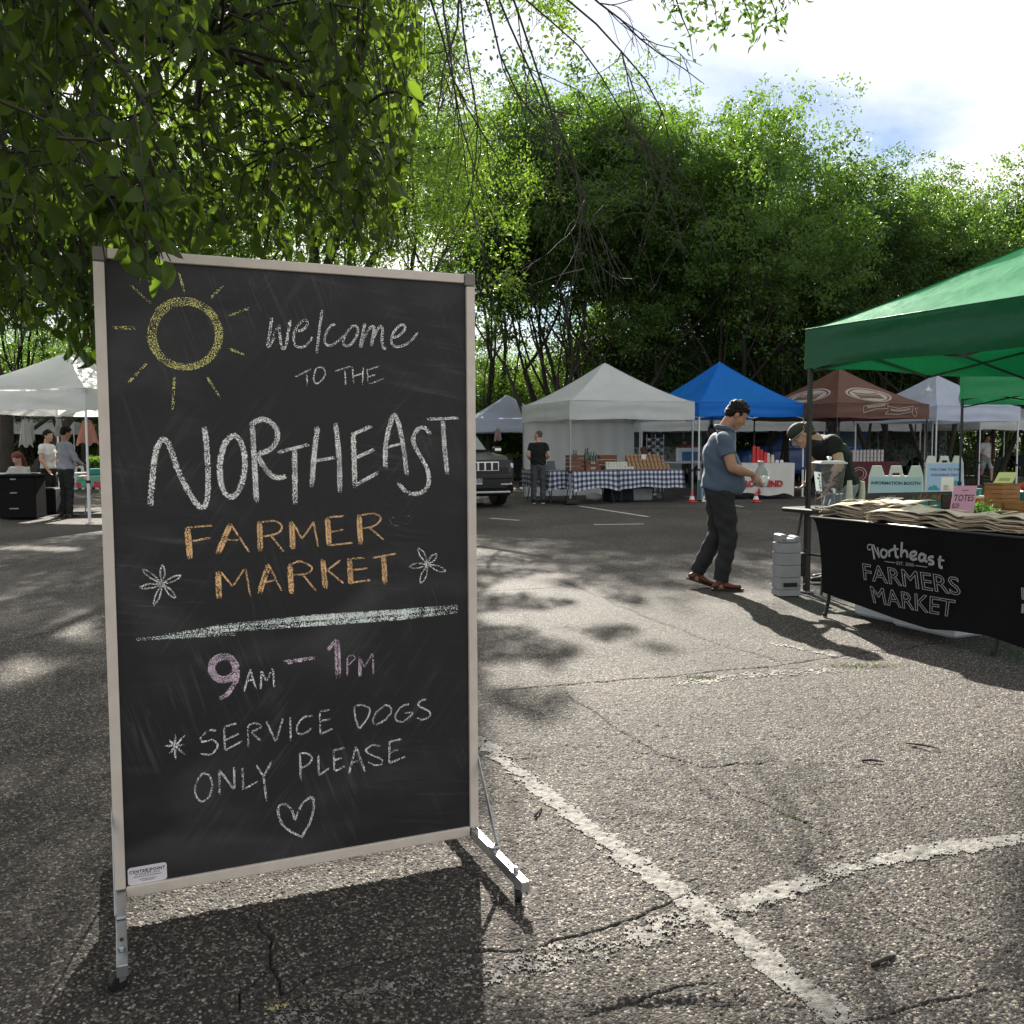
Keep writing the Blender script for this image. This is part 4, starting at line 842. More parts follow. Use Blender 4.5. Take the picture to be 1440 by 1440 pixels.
for l in rest:
    V_, Fc = BIGL[l[3]]; A = np.array(leaf_M(l)) * l[2]
    Vs.append(V_ @ A.T + np.array(wl(l[0]))); Fs.append(np.array(Fc) + k); k += len(V_)
npmesh("leaves", np.concatenate(Vs), np.concatenate(Fs), LF_BIG, FG, smooth=True, kind='stuff')
print("big leaves", len(LV))

# bare hanging twigs and leafy sprays of a tall tree whose trunk stands out of frame to the left
DR = empty("drooping_tree", (-7.2, 7.6, 0), label="tall tree hanging bare drooping twigs at top middle and leafy sprays at top right", cat="tree")
def wd(p): return (p[0] + 7.2, p[1] - 7.6, p[2])
mb = MB(); mb.tube([wd(p) for p in [(-7.2, 7.6, -.1), (-7.0, 7.6, 2), (-6.6, 7.6, 4), (-5.8, 7.7, 5.8), (-4.4, 7.9, 7.0), (-2.6, 8.0, 7.2), (-.8, 8.0, 6.6), (.6, 8.1, 6.1), (2.4, 8.2, 5.9)]], [.24, .2, .17, .14, .11, .08, .055, .035, .015], n=10)
mk("trunk", mb, BARK, DR, smooth=True)
br = MB(); rs = np.random.RandomState(8)
def droop(p, d, L, r, lev):
    P = [np.array(p, float)]; d = np.array(d, float); k = 7
    for i in range(k):
        d = d + rs.normal(size=3) * .13 + np.array([0, 0, -.06]); d /= np.linalg.norm(d); P.append(P[-1] + d * L / k)
        if proj(P[-1])[1] > 400 and i > 1: break
    k = len(P) - 1
    br.tube([wd(q) for q in P], np.linspace(r, max(.0022, r * .35), k + 1), n=4, cap=False)
    if lev:
        for _ in range(5 if lev > 1 else 4):
            i = rs.randint(1, max(2, k)); i = min(i, k - 1); dd = (P[i + 1] - P[i]); dd = dd / np.linalg.norm(dd) + rs.normal(size=3) * .5; droop(P[i], dd / np.linalg.norm(dd), L * rs.uniform(.3, .55), r * .5, lev - 1)
for (px, py, tx, ty, L) in ((670, -40, .42, -.9, 2.6), (700, -60, .5, -.85, 3.1), (720, -40, .35, -.93, 2.3), (600, -50, .1, -1, 2.0), (640, -60, .18, -1, 2.4), (560, -40, .05, -1, 1.4), (760, -30, .62, -.6, 2.0), (780, -40, .9, -.35, 1.5), (690, -30, .3, -1, 3.0), (620, -30, .25, -.95, 2.4), (650, -30, .05, -1, 1.3)):
    Y = rs.uniform(7.4, 8.6); p = at(px, py, Y); droop(p, (tx, rs.uniform(-.1, .1), ty), L, .0105, 2)
    br.tube([wd(q) for q in ((p.x, p.y, p.z), (p.x - .15, (p.y + 8) / 2, p.z + .5), (p.x - .4, 8, 7.0 - max(0, p.x + 1) * .3))], [.014, .018, .024], n=5, cap=False)
mk("bare_twigs", br, TWIG, DR, smooth=True, kind='stuff')
sp = MB(); SV = []
for (px, py, n) in ((985, 10, 26), (1010, 45, 30), (950, 25, 22), (975, 85, 14), (1040, 5, 20), (1075, 30, 22), (1095, 50, 18), (1110, 10, 22), (1060, 60, 16), (930, 0, 18), (1090, -20, 22), (1000, -25, 24), (1125, 0, 10)):
    p = np.array(at(px, py, rs.uniform(7.7, 8.3))); st = p + np.array([-.1, 0, .35]); sp.tube([wd(q) for q in (st, (st + p) / 2 + [.02, 0, .02], p)], [.006, .004, .002], n=4, cap=False)
    sp.tube([wd(q) for q in (st, st + [-.1, 0, .3], (st[0] - .2, 8.1, 6.1 - .1 * st[0]))], [.006, .008, .01], n=4, cap=False)
    for i in range(n * 2):
        q = p + (st - p) * rs.rand() + rs.normal(size=3) * .06; d = rs.normal(size=3) + [0, 0, -.7]; SV.append((q, d / np.linalg.norm(d)))
mk("twigs", sp, TWIG, DR, smooth=True, kind='stuff')
C = np.array([wd(s[0]) for s in SV]); D = np.array([s[1] for s in SV]); L = rs.uniform(.055, .10, len(C)); V, F = leaves(C, D, L, L * .2, rs)
npmesh("leaves", V, F, LF_DARK, DR, kind='stuff')
# ---------------------------------------------------------------- canopies
def fabric(name, col, trans=.35, rough=.55, tint=None, spec=.4, var=.04):
    m = mat(name, col, rough=rough, var=var, scale=3, trans=trans, spec=spec, bump=1.0, bscale=7)
    return m
F_WHITE = fabric("white_canvas", (.74, .76, .74), .38); F_LAV = fabric("pale_blue_canvas", (.72, .78, .92), .45); F_BLUE = fabric("blue_canvas", (.02, .27, .85), .5)
F_BROWN = fabric("brown_canvas", (.20, .10, .075), .35); F_GREEN = fabric("green_canvas", (.07, .46, .20), .55, rough=.4, spec=.5); F_NAVY = fabric("navy_canvas", (.015, .02, .06), .1); F_GREY = fabric("grey_white_canvas", (.78, .80, .78), .42)
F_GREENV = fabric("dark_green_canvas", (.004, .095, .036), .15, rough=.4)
LEGW = mat("white_steel", (.72, .73, .73), rough=.35, var=.05); LEGG = mat("grey_steel", (.35, .36, .37), rough=.35, metal=.5, var=.08); LEGB = mat("dark_steel", (.035, .033, .032), rough=.4, metal=.4, var=.1)
BLK = mat("black_plastic", (.015, .015, .016), rough=.45, var=.15); WHT = mat("white_plastic", (.72, .73, .71), rough=.4, var=.04)
def canopy(label, corner, th, s, zt, zp, vh, fab, leg, local=(-1, -1), group='pop-up canopies', walls=(), fabv=None, sag=.05, lean=0.0, pole_r=.019, legs=(0, 1, 2, 3), truss=True, pw=1.25, zb=None):
    c, sn = math.cos(R(th)), math.sin(R(th)); h = s / 2
    cx = corner[0] - (c * local[0] * h - sn * local[1] * h); cy = corner[1] - (sn * local[0] * h + c * local[1] * h)
    root = empty("canopy_tent", (cx, cy, 0), R(th), label=label, cat="canopy tent", group=group); rs = random.Random(int(abs(cx * 100)) + 3)
    ph = [rs.uniform(0, 6) for _ in range(8)]
    def rf(u, v):
        a, b = 2 * u - 1, 2 * v - 1; r = max(abs(a), abs(b), 1e-6); t = min(abs(a), abs(b)) / r
        side = 0 if abs(b) >= abs(a) and b < 0 else 1 if abs(b) >= abs(a) else 2 if a < 0 else 3
        z = zt + (zp - zt) * (1 - r) ** pw - sag * (1 - t * t) * math.sin(math.pi * min(1, r * .97)) * 1.2
        z += .006 * math.sin(9 * a + 5 * b + ph[side]) * math.sin(6 * r + ph[side + 2]) + .004 * math.sin(11 * (r + .4 * t) + ph[side]) * max(0, t - .4) * r
        return (a * (h + .01), b * (h + .01), z)
    mb = MB()
    for k in range(4):                                            # four gores sewn along the hips
        q = Matrix.Rotation(k * math.pi / 2, 3, 'Z'); rows = 26; base = len(mb.v); idx = []
        for i in range(rows + 1):
            r = 1 - i / rows; n_ = max(1, rows - i) if i < rows else 0; ring = []
            for j in range(2 * (rows - i) + 1):
                s_ = (j / (rows - i) - 1) if i < rows else 0; z = zt + (zp - zt) * (1 - r) ** pw - sag * (1 - s_ * s_) * math.sin(math.pi * min(1, r * .97)) * 1.2
                z += .010 * math.sin(5 * s_ + 7 * r + ph[k]) * (1 - s_ * s_) + .007 * math.sin(23 * r + 4 * s_ + ph[k + 2]) * abs(s_) ** 3 * (1 - s_ * s_) * 5 + .006 * math.sin(38 * r + 9 * s_ + ph[k]) * abs(s_) * (1 - s_ * s_)
                ring.append(len(mb.v)); mb.v.append(tuple(q @ Vector((s_ * r * (h + .01), -r * (h + .01), z))))
            idx.append(ring)
        for i in range(rows):
            a, b_ = idx[i], idx[i + 1]; m_ = len(b_)
            for j in range(m_ - 1): mb.f.append((a[j + 1], a[j + 2], b_[j + 1], b_[j]))
            mb.f.append((a[0], a[1], b_[0])); mb.f.append((a[-2], a[-1], b_[-1]))
        mb.m = [0] * len(mb.f)
    mk("roof", mb, fab, root, smooth=False if False else True)
    for k in range(4):
        q = Matrix.Rotation(k * math.pi / 2, 3, 'Z'); mb = MB(); mb.tube([q @ Vector((-(h + .012) * r, -(h + .012) * r, zt + .004 + (zp - zt) * (1 - r) ** pw)) for r in np.linspace(1, .02, 12)], .007, n=5, ry=.004); mk("hip_seam", mb, fabv or fab, root, smooth=True)
        mb = MB(); mb.tube([q @ Vector((-(h + .016), -(h + .016), zt + .006)), q @ Vector((0, -(h + .018), zt + .004)), q @ Vector((h + .016, -(h + .016), zt + .006))], .006, n=5); mk("edge_piping", mb, fabv or fab, root, smooth=True)
    for k in range(4):
        q = Matrix.Rotation(k * math.pi / 2, 3, 'Z'); mb = MB()
        def vf(u, v):
            x = (2 * u - 1) * (h + .012); z = zt + .004 - v * vh + .012 * math.sin(u * 9 + ph[k]) * v; y = -(h + .014) - .012 * math.sin(u * 14 + ph[k + 2]) * v - .010 * math.sin(v * 9 + ph[k] + 2 * math.sin(u * 3)) * (1 - abs(2 * u - 1) ** 4)
            return q @ Vector((x, y, z))
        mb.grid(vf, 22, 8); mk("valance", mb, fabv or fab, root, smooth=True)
    cs = [(-1, -1), (1, -1), (1, 1), (-1, 1)]; g_ = h - .02
    for i in legs:
        x, y = cs[i][0] * g_, cs[i][1] * g_; mb = MB(); mb.box((x, y, (zt + .62) / 2), (pole_r * 1.5, pole_r * 1.5, zt - .62 - .01)); lg = mk("leg", mb, leg, root)
        mb = MB(); mb.box((x, y, .36), (pole_r * 2, pole_r * 2, .70)); mk("lower_tube", mb, leg, lg)
        mb = MB(); mb.box((x, y, .72), (pole_r * 3, pole_r * 3, .05), bev=.004); mk("height_clamp", mb, BLK, lg)
        mb = MB(); mb.box((x, y, .006), (pole_r * 5, pole_r * 5, .012)); mk("foot_plate", mb, LEGG, lg)
        mb = MB(); mb.box((x, y, zt - .04), (pole_r * 3, pole_r * 3, .07), bev=.005); mk("corner_bracket", mb, BLK, lg)
    if truss:
        w_ = .011
        for k in range(4):
            q = Matrix.Rotation(k * math.pi / 2, 3, 'Z'); mb = MB(); z1, z0 = zt - .05, zt - .36
            for a, b, sgn in ((-g_, 0, 1), (0, g_, -1)):
                for (za, zb_) in ((z1, z0), (z0, z1)): mb.bar(q @ Vector((a, -g_ + .012 * sgn, za)), q @ Vector((b, -g_ + .012 * sgn, zb_)), w_, w_ * 2.0)
            mk("truss", mb, leg, root)
        for k in range(4):
            x, y = cs[k][0] * g_, cs[k][1] * g_; mb = MB(); mb.bar((x, y, zt - .06), (x * .46, y * .46, zt + (zp - zt) * .30 - .03), w_, w_ * 2); mb.bar((x * .46, y * .46, zt + (zp - zt) * .30 - .03), (0, 0, zp - .30), w_, w_ * 2)
            mb.bar((x * .46, y * .46, zt + (zp - zt) * .30 - .05), (x * .03, y * .03, zt - .1), w_, w_ * 1.6); mk("rafter", mb, leg, root)
        mb = MB(); mb.tube([(0, 0, zt - .15), (0, 0, zp - .01)], .018, n=6); mk("centre_pole", mb, leg, root)
    for k, mw in walls:
        q = Matrix.Rotation(k * math.pi / 2, 3, 'Z'); mb = MB()
        def wf(u, v):
            return q @ Vector(((2 * u - 1) * (h - .01), -(h - .035) + .03 * math.sin(u * 19 + ph[1]) * (v) * .7 + .012 * math.sin(u * 47 + 3 * v), (zt - .05) * (1 - v) + .02 * v))
        mb.grid(wf, 40, 12); mk("side_wall", mb, mw, root, smooth=True)
    return root, (cx, cy), h
def xyz(px, py, Y): return at(px, py, Y)

# ---------------------------------------------------------------- people
SKIN = mat("skin", (.36, .19, .125), rough=.5, var=.08, scale=14); SKIN2 = mat("fair_skin", (.52, .31, .23), rough=.5, var=.08, scale=14); SKIN3 = mat("dark_skin", (.07, .04, .028), rough=.5, var=.08)
HAIRB = mat("black_hair", (.006, .005, .005), rough=.6, spec=.25, var=.3, scale=60, bump=.6, bscale=160, stretch=(1, 1, .3)); HAIRR = mat("brown_hair", (.05, .025, .013), rough=.5, var=.3, scale=60, bump=.6, bscale=140)
def hand(w, d, pn, s=1.0, curl=.6, thumb=1):
    """chains for a palm, four unequal bent fingers and a thumb leaving the side of the palm"""
    w = Vector(w); d = Vector(d).normalized(); pn = Vector(pn); pn = (pn - d * pn.dot(d)).normalized(); ac = d.cross(pn) * thumb; out = []
    out.append(([(*(w - d * .01), .026 * s, .020 * s), (*(w + d * .045 * s), .038 * s, .015 * s), (*(w + d * .088 * s), .040 * s, .013 * s)], ac))
    for i, (ofs, ln) in enumerate(((.030, .070), (.010, .080), (-.010, .074), (-.029, .058))):
        p = w + d * .088 * s + ac * ofs * s; dd = d.copy(); ch = [(*(p - d * .01), .0098 * s)]
        for k, f in enumerate((.42, .32, .26)):
            an = curl * (.55 + .35 * k + .06 * i); dd = (dd * math.cos(an) + pn * math.sin(an)).normalized(); pn2 = pn
            p = p + dd * ln * f * s; ch.append((*p, (.0092 - .0011 * k) * s))
        out.append((ch,))
    p = w + d * .025 * s + ac * .032 * s; t1 = (d * .75 + ac * .55 + pn * .35).normalized(); t2 = (d * .9 + ac * .05 + pn * .5).normalized()
    out.append(([(*p, .013 * s), (*(p + t1 * .032 * s), .0115 * s), (*(p + t1 * .032 * s + t2 * .030 * s), .0092 * s)],)); return out
def lerp(a, b, t): return Vector(a).lerp(Vector(b), t)
def figure(loc, rz, label, J, mats, s=1.0, vox=.012, name="person", shorts=False, belly=0.0, hair='short', cap=None, bulk=1.0, fem=False, group=None, sleeves=.55, shoe_h=.0, long_sleeve=False, detail=False):
    """J: joints in a frame with +Y forward, +X to the figure's right, Z up, metres for a 1.75 m body"""
    root = empty(name, loc, rz, label=label, cat="person", group=group); root.scale = (s, s, s)
    sk, sh, pa, so_, hr = mats[:5]; sw = .165 if not fem else .15
    hp, ch_, nk, hd = [Vector(J[k]) for k in ('hip', 'chest', 'neck', 'head')]
    fv = Vector(J.get('face', (0, 1, -.05))).normalized(); sx = Vector(J.get('sx', (1, 0, 0))); hx = Vector(J.get('hx', sx)); hv = fv.cross(hx).normalized() * -1
    hv = hx.cross(fv).normalized(); Q = Matrix((hx, fv, hv)).transposed()
    hl = lambda x, y, z: tuple(hd + Q @ Vector((x, y, z)))
    shl = J.get('shL', nk - sx * sw - Vector((0, 0, .085))); shr = J.get('shR', nk + sx * sw - Vector((0, 0, .085))); shl = Vector(shl); shr = Vector(shr)
    body = []
    # head: cranium, face wedge, jaw, nose, lips, brow, ears
    body += [('e', hl(0, -.012, .035), (.076, .094, .084), Q), ('e', hl(0, .012, -.02), (.066, .078, .085), Q), ([(*hl(0, .035, -.055), .050, .040), (*hl(0, .066, -.088), .030, .026)], hx),
             ([(*hl(0, .088, .012), .009, .008), (*hl(0, .100, -.012), .011, .010), (*hl(0, .108, -.026), .014, .011)], hx), ('e', hl(0, .086, -.052), (.024, .012, .011), Q), ('e', hl(0, .080, .035), (.052, .014, .010), Q),
             ('e', hl(.074, -.008, -.004), (.010, .020, .032), Q), ('e', hl(-.074, -.008, -.004), (.010, .020, .032), Q), ('e', hl(.036, .064, -.025), (.020, .022, .020), Q), ('e', hl(-.036, .064, -.025), (.020, .022, .020), Q)]
    body.append(([(*(nk - Vector((0, 0, .06))), .070, .062), (*nk, .056, .056), (*hl(0, -.025, -.05), .054, .056)], sx))
    tw_ = .150 if not fem else .135
    tor = [(*hp, tw_ * 1.0, .10), (*(lerp(hp, ch_, .45) + Vector((0, belly * .5, 0))), tw_ * .90, .090 + belly * .5), (*ch_, tw_ * 1.04, .105), (*(nk - Vector((0, 0, .07))), .11, .075)]
    body.append((tor, sx)); body.append(([(*shl, .056), (*shr, .056)],))
    for sd, S in (('L', shl), ('R', shr)):
        el = Vector(J['el' + sd]); wr = Vector(J['wr' + sd]); body.append(([(*S, .055 * bulk), (*lerp(S, el, .5), .049 * bulk), (*el, .042 * bulk)],)); body.append(([(*el, .042 * bulk), (*lerp(el, wr, .35), .043 * bulk), (*wr, .027, .024)],))
        dr = Vector(J.get('hd' + sd, wr - el)); body += hand(wr, dr, J.get('pn' + sd, (0, 1, 0) if abs(dr.normalized().z) > .6 else (0, 0, -1)), .95, J.get('curl', .5), 1 if sd == 'L' else -1)
        kn = Vector(J['kn' + sd]); an = Vector(J['an' + sd]); hj = hp + sx * (.085 if sd == 'R' else -.085) - Vector((0, 0, .03))
        body.append(([(*hj, .092), (*lerp(hj, kn, .5), .075), (*kn, .056)],)); body.append(([(*kn, .056), (*lerp(kn, an, .3), .057), (*an, .038)],))
        body.append(([(*an, .040), (*(an + Vector((0, 0, -.05))), .038)],))
    bo = blob("body", body, sk, vox=vox, parent=root, smooth_it=2)
    # shirt
    b = .016; top = [(*(hp + (ch_ - hp).normalized() * -.035 + Vector((0, belly * .30, 0))), (tw_ + b + .016) * bulk, (.126 + belly * .42) * bulk), (*(hp + Vector((0, belly * .4, 0))), (tw_ + b + .024) * bulk, (.136 + belly * .75) * bulk)]
    mid = lerp(hp, ch_, .45); fwd_ = Vector((0, 1, 0)) if 'bf' not in J else Vector(J['bf'])
    shc = [([top[0], top[1], (*(mid + fwd_ * belly * .6), (tw_ + b + .012) * bulk, (.118 + belly * .8) * bulk), (*(ch_ + fwd_ * .01), (tw_ + .034) * bulk, .135 * bulk), (*(nk - Vector((0, 0, .065))), .130 * bulk, .098 * bulk), (*(nk - Vector((0, 0, .012))), .068, .066)], sx, 1), ([(*shl, .070), (*lerp(shl, shr, .5), .075), (*shr, .070)],)]
    for sd, S in (('L', shl), ('R', shr)):
        el = Vector(J['el' + sd]); wr = Vector(J['wr' + sd])
        if long_sleeve: shc += [([(*S, .070), (*lerp(S, el, .5), .060), (*el, .055)],), ([(*el, .054), (*lerp(el, wr, .92), .036)],)]
        else: shc.append(([(*S, .072 * bulk), (*lerp(S, el, .35), .069 * bulk), (*lerp(S, el, sleeves), .070 * bulk)], None, 1))
    blob("shirt", shc, sh, vox=vox, parent=root, smooth_it=3, wrinkle=.0065, wscale=5.0)
    # trousers
    tc = [([(*(hp + Vector((0, 0, .04))), (tw_ + .010) * bulk, (.116 + belly * .3) * bulk), (*(hp - Vector((0, 0, .06))), (tw_ + .014) * bulk, .128 * bulk)], sx)]
    for sd in 'LR':
        kn = Vector(J['kn' + sd]); an = Vector(J['an' + sd]); hj = hp + sx * (.085 if sd == 'R' else -.085) - Vector((0, 0, .03))
        if shorts: tc.append(([(*hj, .108), (*lerp(hj, kn, .5), .100), (*lerp(hj, kn, .95), .092)], None, 1))
        else: tc += [([(*hj, .106 * bulk), (*lerp(hj, kn, .5), .094 * bulk), (*kn, .076 * bulk)],), ([(*kn, .076 * bulk), (*lerp(kn, an, .4), .071 * bulk), (*lerp(kn, an, 1.02), .062, .072)], None, 1)]
    blob("trousers" if not shorts else "shorts", tc, pa, vox=vox, parent=root, smooth_it=3, wrinkle=.007, wscale=5.5)
    for sd in 'LR':
        an = Vector(J['an' + sd]); td = Vector(J.get('toe' + sd, (0, 1, 0))).normalized(); he = an + Vector((0, 0, -.045)) - td * .055
        lat = td.cross(Vector((0, 0, 1))).normalized(); uz = lat.cross(td)
        pts = [(*(he + uz * -.003), .030, .030), (*(he + td * .06 + uz * .012), .036, .040), (*(he + td * .15 - uz * .006), .043, .027), (*(he + td * .225 - uz * .012), .034, .020)]
        shoe = blob("shoe", [(pts, lat), ([(*(an + Vector((0, 0, -.01))), .044), (*(he + td * .05 + uz * .02), .042)],)], so_, vox=max(.008, vox * .8), parent=root, smooth_it=2)
        mb = MB(); P = [he - td * .036, he + td * .06, he + td * .15, he + td * .262]; W_ = [.026, .036, .044, .022]; n = len(P)
        for z_ in (-.030, -.044): 
            for p, w in zip(P, W_): mb.v.append(tuple(p + lat * w + uz * z_)); mb.v.append(tuple(p - lat * w + uz * z_))
        for i in range(n - 1):
            a = 2 * i; mb.f += [(a, a + 1, a + 3, a + 2), (8 + a, 8 + a + 2, 8 + a + 3, 8 + a + 1), (a, a + 2, 8 + a + 2, 8 + a), (a + 1, 8 + a + 1, 8 + a + 3, a + 3)]
        mb.f += [(0, 8, 9, 1), (6, 7, 15, 14)]; mb.m = [0] * len(mb.f); mk("sole", mb, mats[5] if len(mats) > 5 else BLK, shoe)
    if hair == 'short': hc = [('e', hl(0, -.026, .056), (.083, .097, .078), Q), ('e', hl(0, -.055, .005), (.078, .062, .075), Q), ('e', hl(0, .030, .085), (.064, .055, .036), Q), ('e', hl(.060, -.010, .035), (.022, .045, .050), Q), ('e', hl(-.060, -.010, .035), (.022, .045, .050), Q), ('e', hl(0, -.01, .118), (.045, .06, .028), Q)]
    elif hair == 'crop': hc = [('e', hl(0, -.020, .040), (.079, .092, .082), Q), ('e', hl(0, -.050, .0), (.072, .050, .06), Q)]
    elif hair == 'long': hc = [('e', hl(0, -.022, .048), (.090, .104, .086), Q), ([(*hl(0, -.07, .03), .088, .055), (*hl(0, -.095, -.10), .095, .055), (*hl(0, -.10, -.26), .075, .04)], hx)]
    elif hair == 'bun': hc = [('e', hl(0, -.022, .048), (.086, .100, .084), Q), ('e', hl(0, -.11, .06), (.045, .045, .045), Q), ('e', hl(0, -.065, -.03), (.076, .05, .07), Q)]
    else: hc = []
    if hc: blob("hair", hc, hr, vox=max(.006, vox * .7), parent=root, smooth_it=1, wrinkle=.0045, wscale=30)
    if detail:
        EW = mat("eye_white", (.6, .58, .55), rough=.3, var=0); EI = mat("eye_iris", (.02, .012, .008), rough=.2, var=0)
        for sg in (-1, 1):
            mb = MB(); mb.ell(hl(sg * .030, .078, .012), (.013, .009, .007), M3=Q); e = mk("eye", mb, EW, root, smooth=True)
            mb = MB(); mb.ell(hl(sg * .030, .086, .011), (.006, .003, .006), 8, 6, M3=Q); mk("iris", mb, EI, e)
            mb = MB(); mb.tube([hl(sg * .014, .093, .030), hl(sg * .032, .092, .037), hl(sg * .052, .078, .032)], [.003, .004, .002], n=5); mk("eyebrow", mb, hr, root)
    return root, hl, Q
STAND = dict(hip=(0, 0, .95), chest=(0, .0, 1.24), neck=(0, -.01, 1.47), head=(0, .03, 1.62), elL=(-.235, -.03, 1.11), elR=(.235, -.03, 1.11), wrL=(-.24, .08, .87), wrR=(.24, .08, .87), knL=(-.1, .02, .50), knR=(.1, .02, .50), anL=(-.11, -.02, .09), anR=(.11, -.02, .09))
def J_(**k): d = dict(STAND); d.update(k); return d

def ftable(label, C, rz, L, Dp, H, top, legm, group=None, name="folding_table", vleg=True):
    root = empty(name, C, rz, label=label, cat="table", group=group); mb = MB(); mb.box((0, 0, H - .02), (L, Dp, .04), bev=.01); mk("table_top", mb, top, root)
    for sx in (-1, 1):
        for sy in (-1, 1):
            mb = MB(); x = sx * L * .36; mb.tube([(x - .0, sy * Dp * .30, H - .04), (x + (sx * .10 if vleg else 0), sy * Dp * .42, .0)], .013, n=6); mk("leg", mb, legm, root)
        mb = MB(); mb.tube([(sx * L * .36 + sx * .05, -Dp * .36, H * .45), (sx * L * .36 + sx * .05, Dp * .36, H * .45)], .010, n=6); mk("cross_bar", mb, legm, root)
    return root
def gingham(name, c1, c2, c3, s=.055):
    m = bpy.data.materials.new(name); m.use_nodes = True; n = m.node_tree; L = n.links.new; b = n.nodes["Principled BSDF"]; b.inputs['Roughness'].default_value = .8; uvn = n.nodes.new("ShaderNodeUVMap")
    sp = n.nodes.new("ShaderNodeSeparateXYZ"); L(uvn.outputs[0], sp.inputs[0]); o = []
    for k in (0, 1):
        a = n.nodes.new("ShaderNodeMath"); a.operation = 'DIVIDE'; a.inputs[1].default_value = s * 2; L(sp.outputs[k], a.inputs[0]); f = n.nodes.new("ShaderNodeMath"); f.operation = 'FRACT'; L(a.outputs[0], f.inputs[0]); g_ = n.nodes.new("ShaderNodeMath"); g_.operation = 'GREATER_THAN'; g_.inputs[1].default_value = .5; L(f.outputs[0], g_.inputs[0]); o.append(g_)
    ad = n.nodes.new("ShaderNodeMath"); ad.operation = 'ADD'; L(o[0].outputs[0], ad.inputs[0]); L(o[1].outputs[0], ad.inputs[1]); dv = n.nodes.new("ShaderNodeMath"); dv.operation = 'MULTIPLY'; dv.inputs[1].default_value = .5; L(ad.outputs[0], dv.inputs[0])
    rp = n.nodes.new("ShaderNodeValToRGB"); rp.color_ramp.interpolation = 'CONSTANT'; rp.color_ramp.elements[0].color = (*c1, 1); e = rp.color_ramp.elements.new(.34); e.color = (*c2, 1); rp.color_ramp.elements[2].position = .67; rp.color_ramp.elements[2].color = (*c3, 1)
    L(dv.outputs[0], rp.inputs[0]); L(rp.outputs[0], b.inputs['Base Color']); return m
def cloth(label, C, rz, L, Dp, H, drop, m, group=None, seed=1, name="tablecloth", cat="tablecloth", flare=.03):
    """a draped cloth: top, then four hanging sides with folds; UV in metres"""
    rs = random.Random(seed); f = [rs.uniform(0, 6) for _ in range(6)]
    per = []; hx, hy = L / 2 + .006, Dp / 2 + .006
    n1, n2 = max(8, int(L / .07)), max(6, int(Dp / .07))
    for i in range(n1): per.append((-hx + 2 * hx * i / n1, -hy, 0, -1))
    for i in range(n2): per.append((hx, -hy + 2 * hy * i / n2, 1, 0))
    for i in range(n1): per.append((hx - 2 * hx * i / n1, hy, 0, 1))
    for i in range(n2): per.append((-hx, hy - 2 * hy * i / n2, -1, 0))
    N = len(per); V = []; UV = []; rows = 8; dist = [0]
    for i in range(1, N + 1): a = per[i - 1]; b = per[i % N]; dist.append(dist[-1] + math.hypot(a[0] - b[0], a[1] - b[1]))
    for r in range(rows + 1):
        t = r / rows
        for i in range(N + 1):
            x, y, nx, ny = per[i % N]; corner = min(abs(abs(x) - hx) + abs(abs(y) - hy), .25) / .25
            o_ = flare * t + .022 * t * math.sin(dist[i] * 17 + f[0] + 2 * math.sin(dist[i] * 3 + f[1])) + (1 - corner) * .06 * t * math.sin(dist[i] * 40)
            V.append((x + nx * o_, y + ny * o_, H + .003 - drop * t * (1 + .05 * math.sin(dist[i] * 6 + f[2]) + (1 - corner) * .12))); UV.append((dist[i], H - drop * t))
    Fc = [(r * (N + 1) + i, r * (N + 1) + i + 1, (r + 1) * (N + 1) + i + 1, (r + 1) * (N + 1) + i) for r in range(rows) for i in range(N)]
    k = len(V)
    for (x, y) in ((-hx, -hy), (hx, -hy), (hx, hy), (-hx, hy)): V.append((x, y, H + .004)); UV.append((x, y))
    Fc.append((k, k + 1, k + 2, k + 3)); me = bpy.data.meshes.new(name); me.from_pydata(V, [], Fc); uv = me.uv_layers.new(name="UVMap")
    for lp in me.loops: uv.data[lp.index].uv = UV[lp.vertex_index]
    me.materials.append(m); me.polygons.foreach_set('use_smooth', [True] * len(me.polygons)); me.update()
    o = bpy.data.objects.new(name, me); o.location = C; o.rotation_euler = (0, 0, rz); return link(o, None, label, cat, group)
def single(name, mb, m, loc, rz, label, cat, group=None, smooth=False):
    o = mk(name, mb, m, None, smooth, label=label, cat=cat, group=group); o.location = loc; o.rotation_euler = (0, 0, rz); return o
# ---------------------------------------------------------------- the row of canopies
canopy("large grey-white canopy with white back wall over the gingham tables", (1.30, 20.9), 19, 3.15, 2.32, 3.33, .42, F_GREY, LEGG, walls=((2, fabric("white_side_wall", (.80, .80, .80), .6, var=.03)),), sag=.04)
canopy("bright blue canopy standing right of the grey-white one", (4.49, 22.4), 20, 3.05, 2.33, 3.47, .33, F_BLUE, LEGW)
BRC, BRXY, BRH = canopy("brown canopy with pale oval badges printed on its roof", (7.80, 22.4), 25, 3.05, 2.31, 3.30, .36, F_BROWN, LEGB)
canopy("pale lavender-white canopy, second from the right behind the white A-frame sign", (11.33, 24.9), 22, 3.05, 2.33, 3.30, .40, F_LAV, LEGW)
canopy("pale blue canopy between the chalkboard and the dark car", (-1.35, 33.5), 12, 3.05, 2.32, 3.25, .50, F_LAV, LEGW)
canopy("weathered white canopy at the left edge sheltering three people", (-7.36, 16.17), -13, 3.05, 2.33, 3.14, .36, F_GREY, LEGW, local=(1, -1), sag=.10)
canopy("navy canopy in shade behind the lavender-white one", (13.6, 33.5), 5, 3.3, 2.25, 2.9, .35, F_NAVY, LEGB)
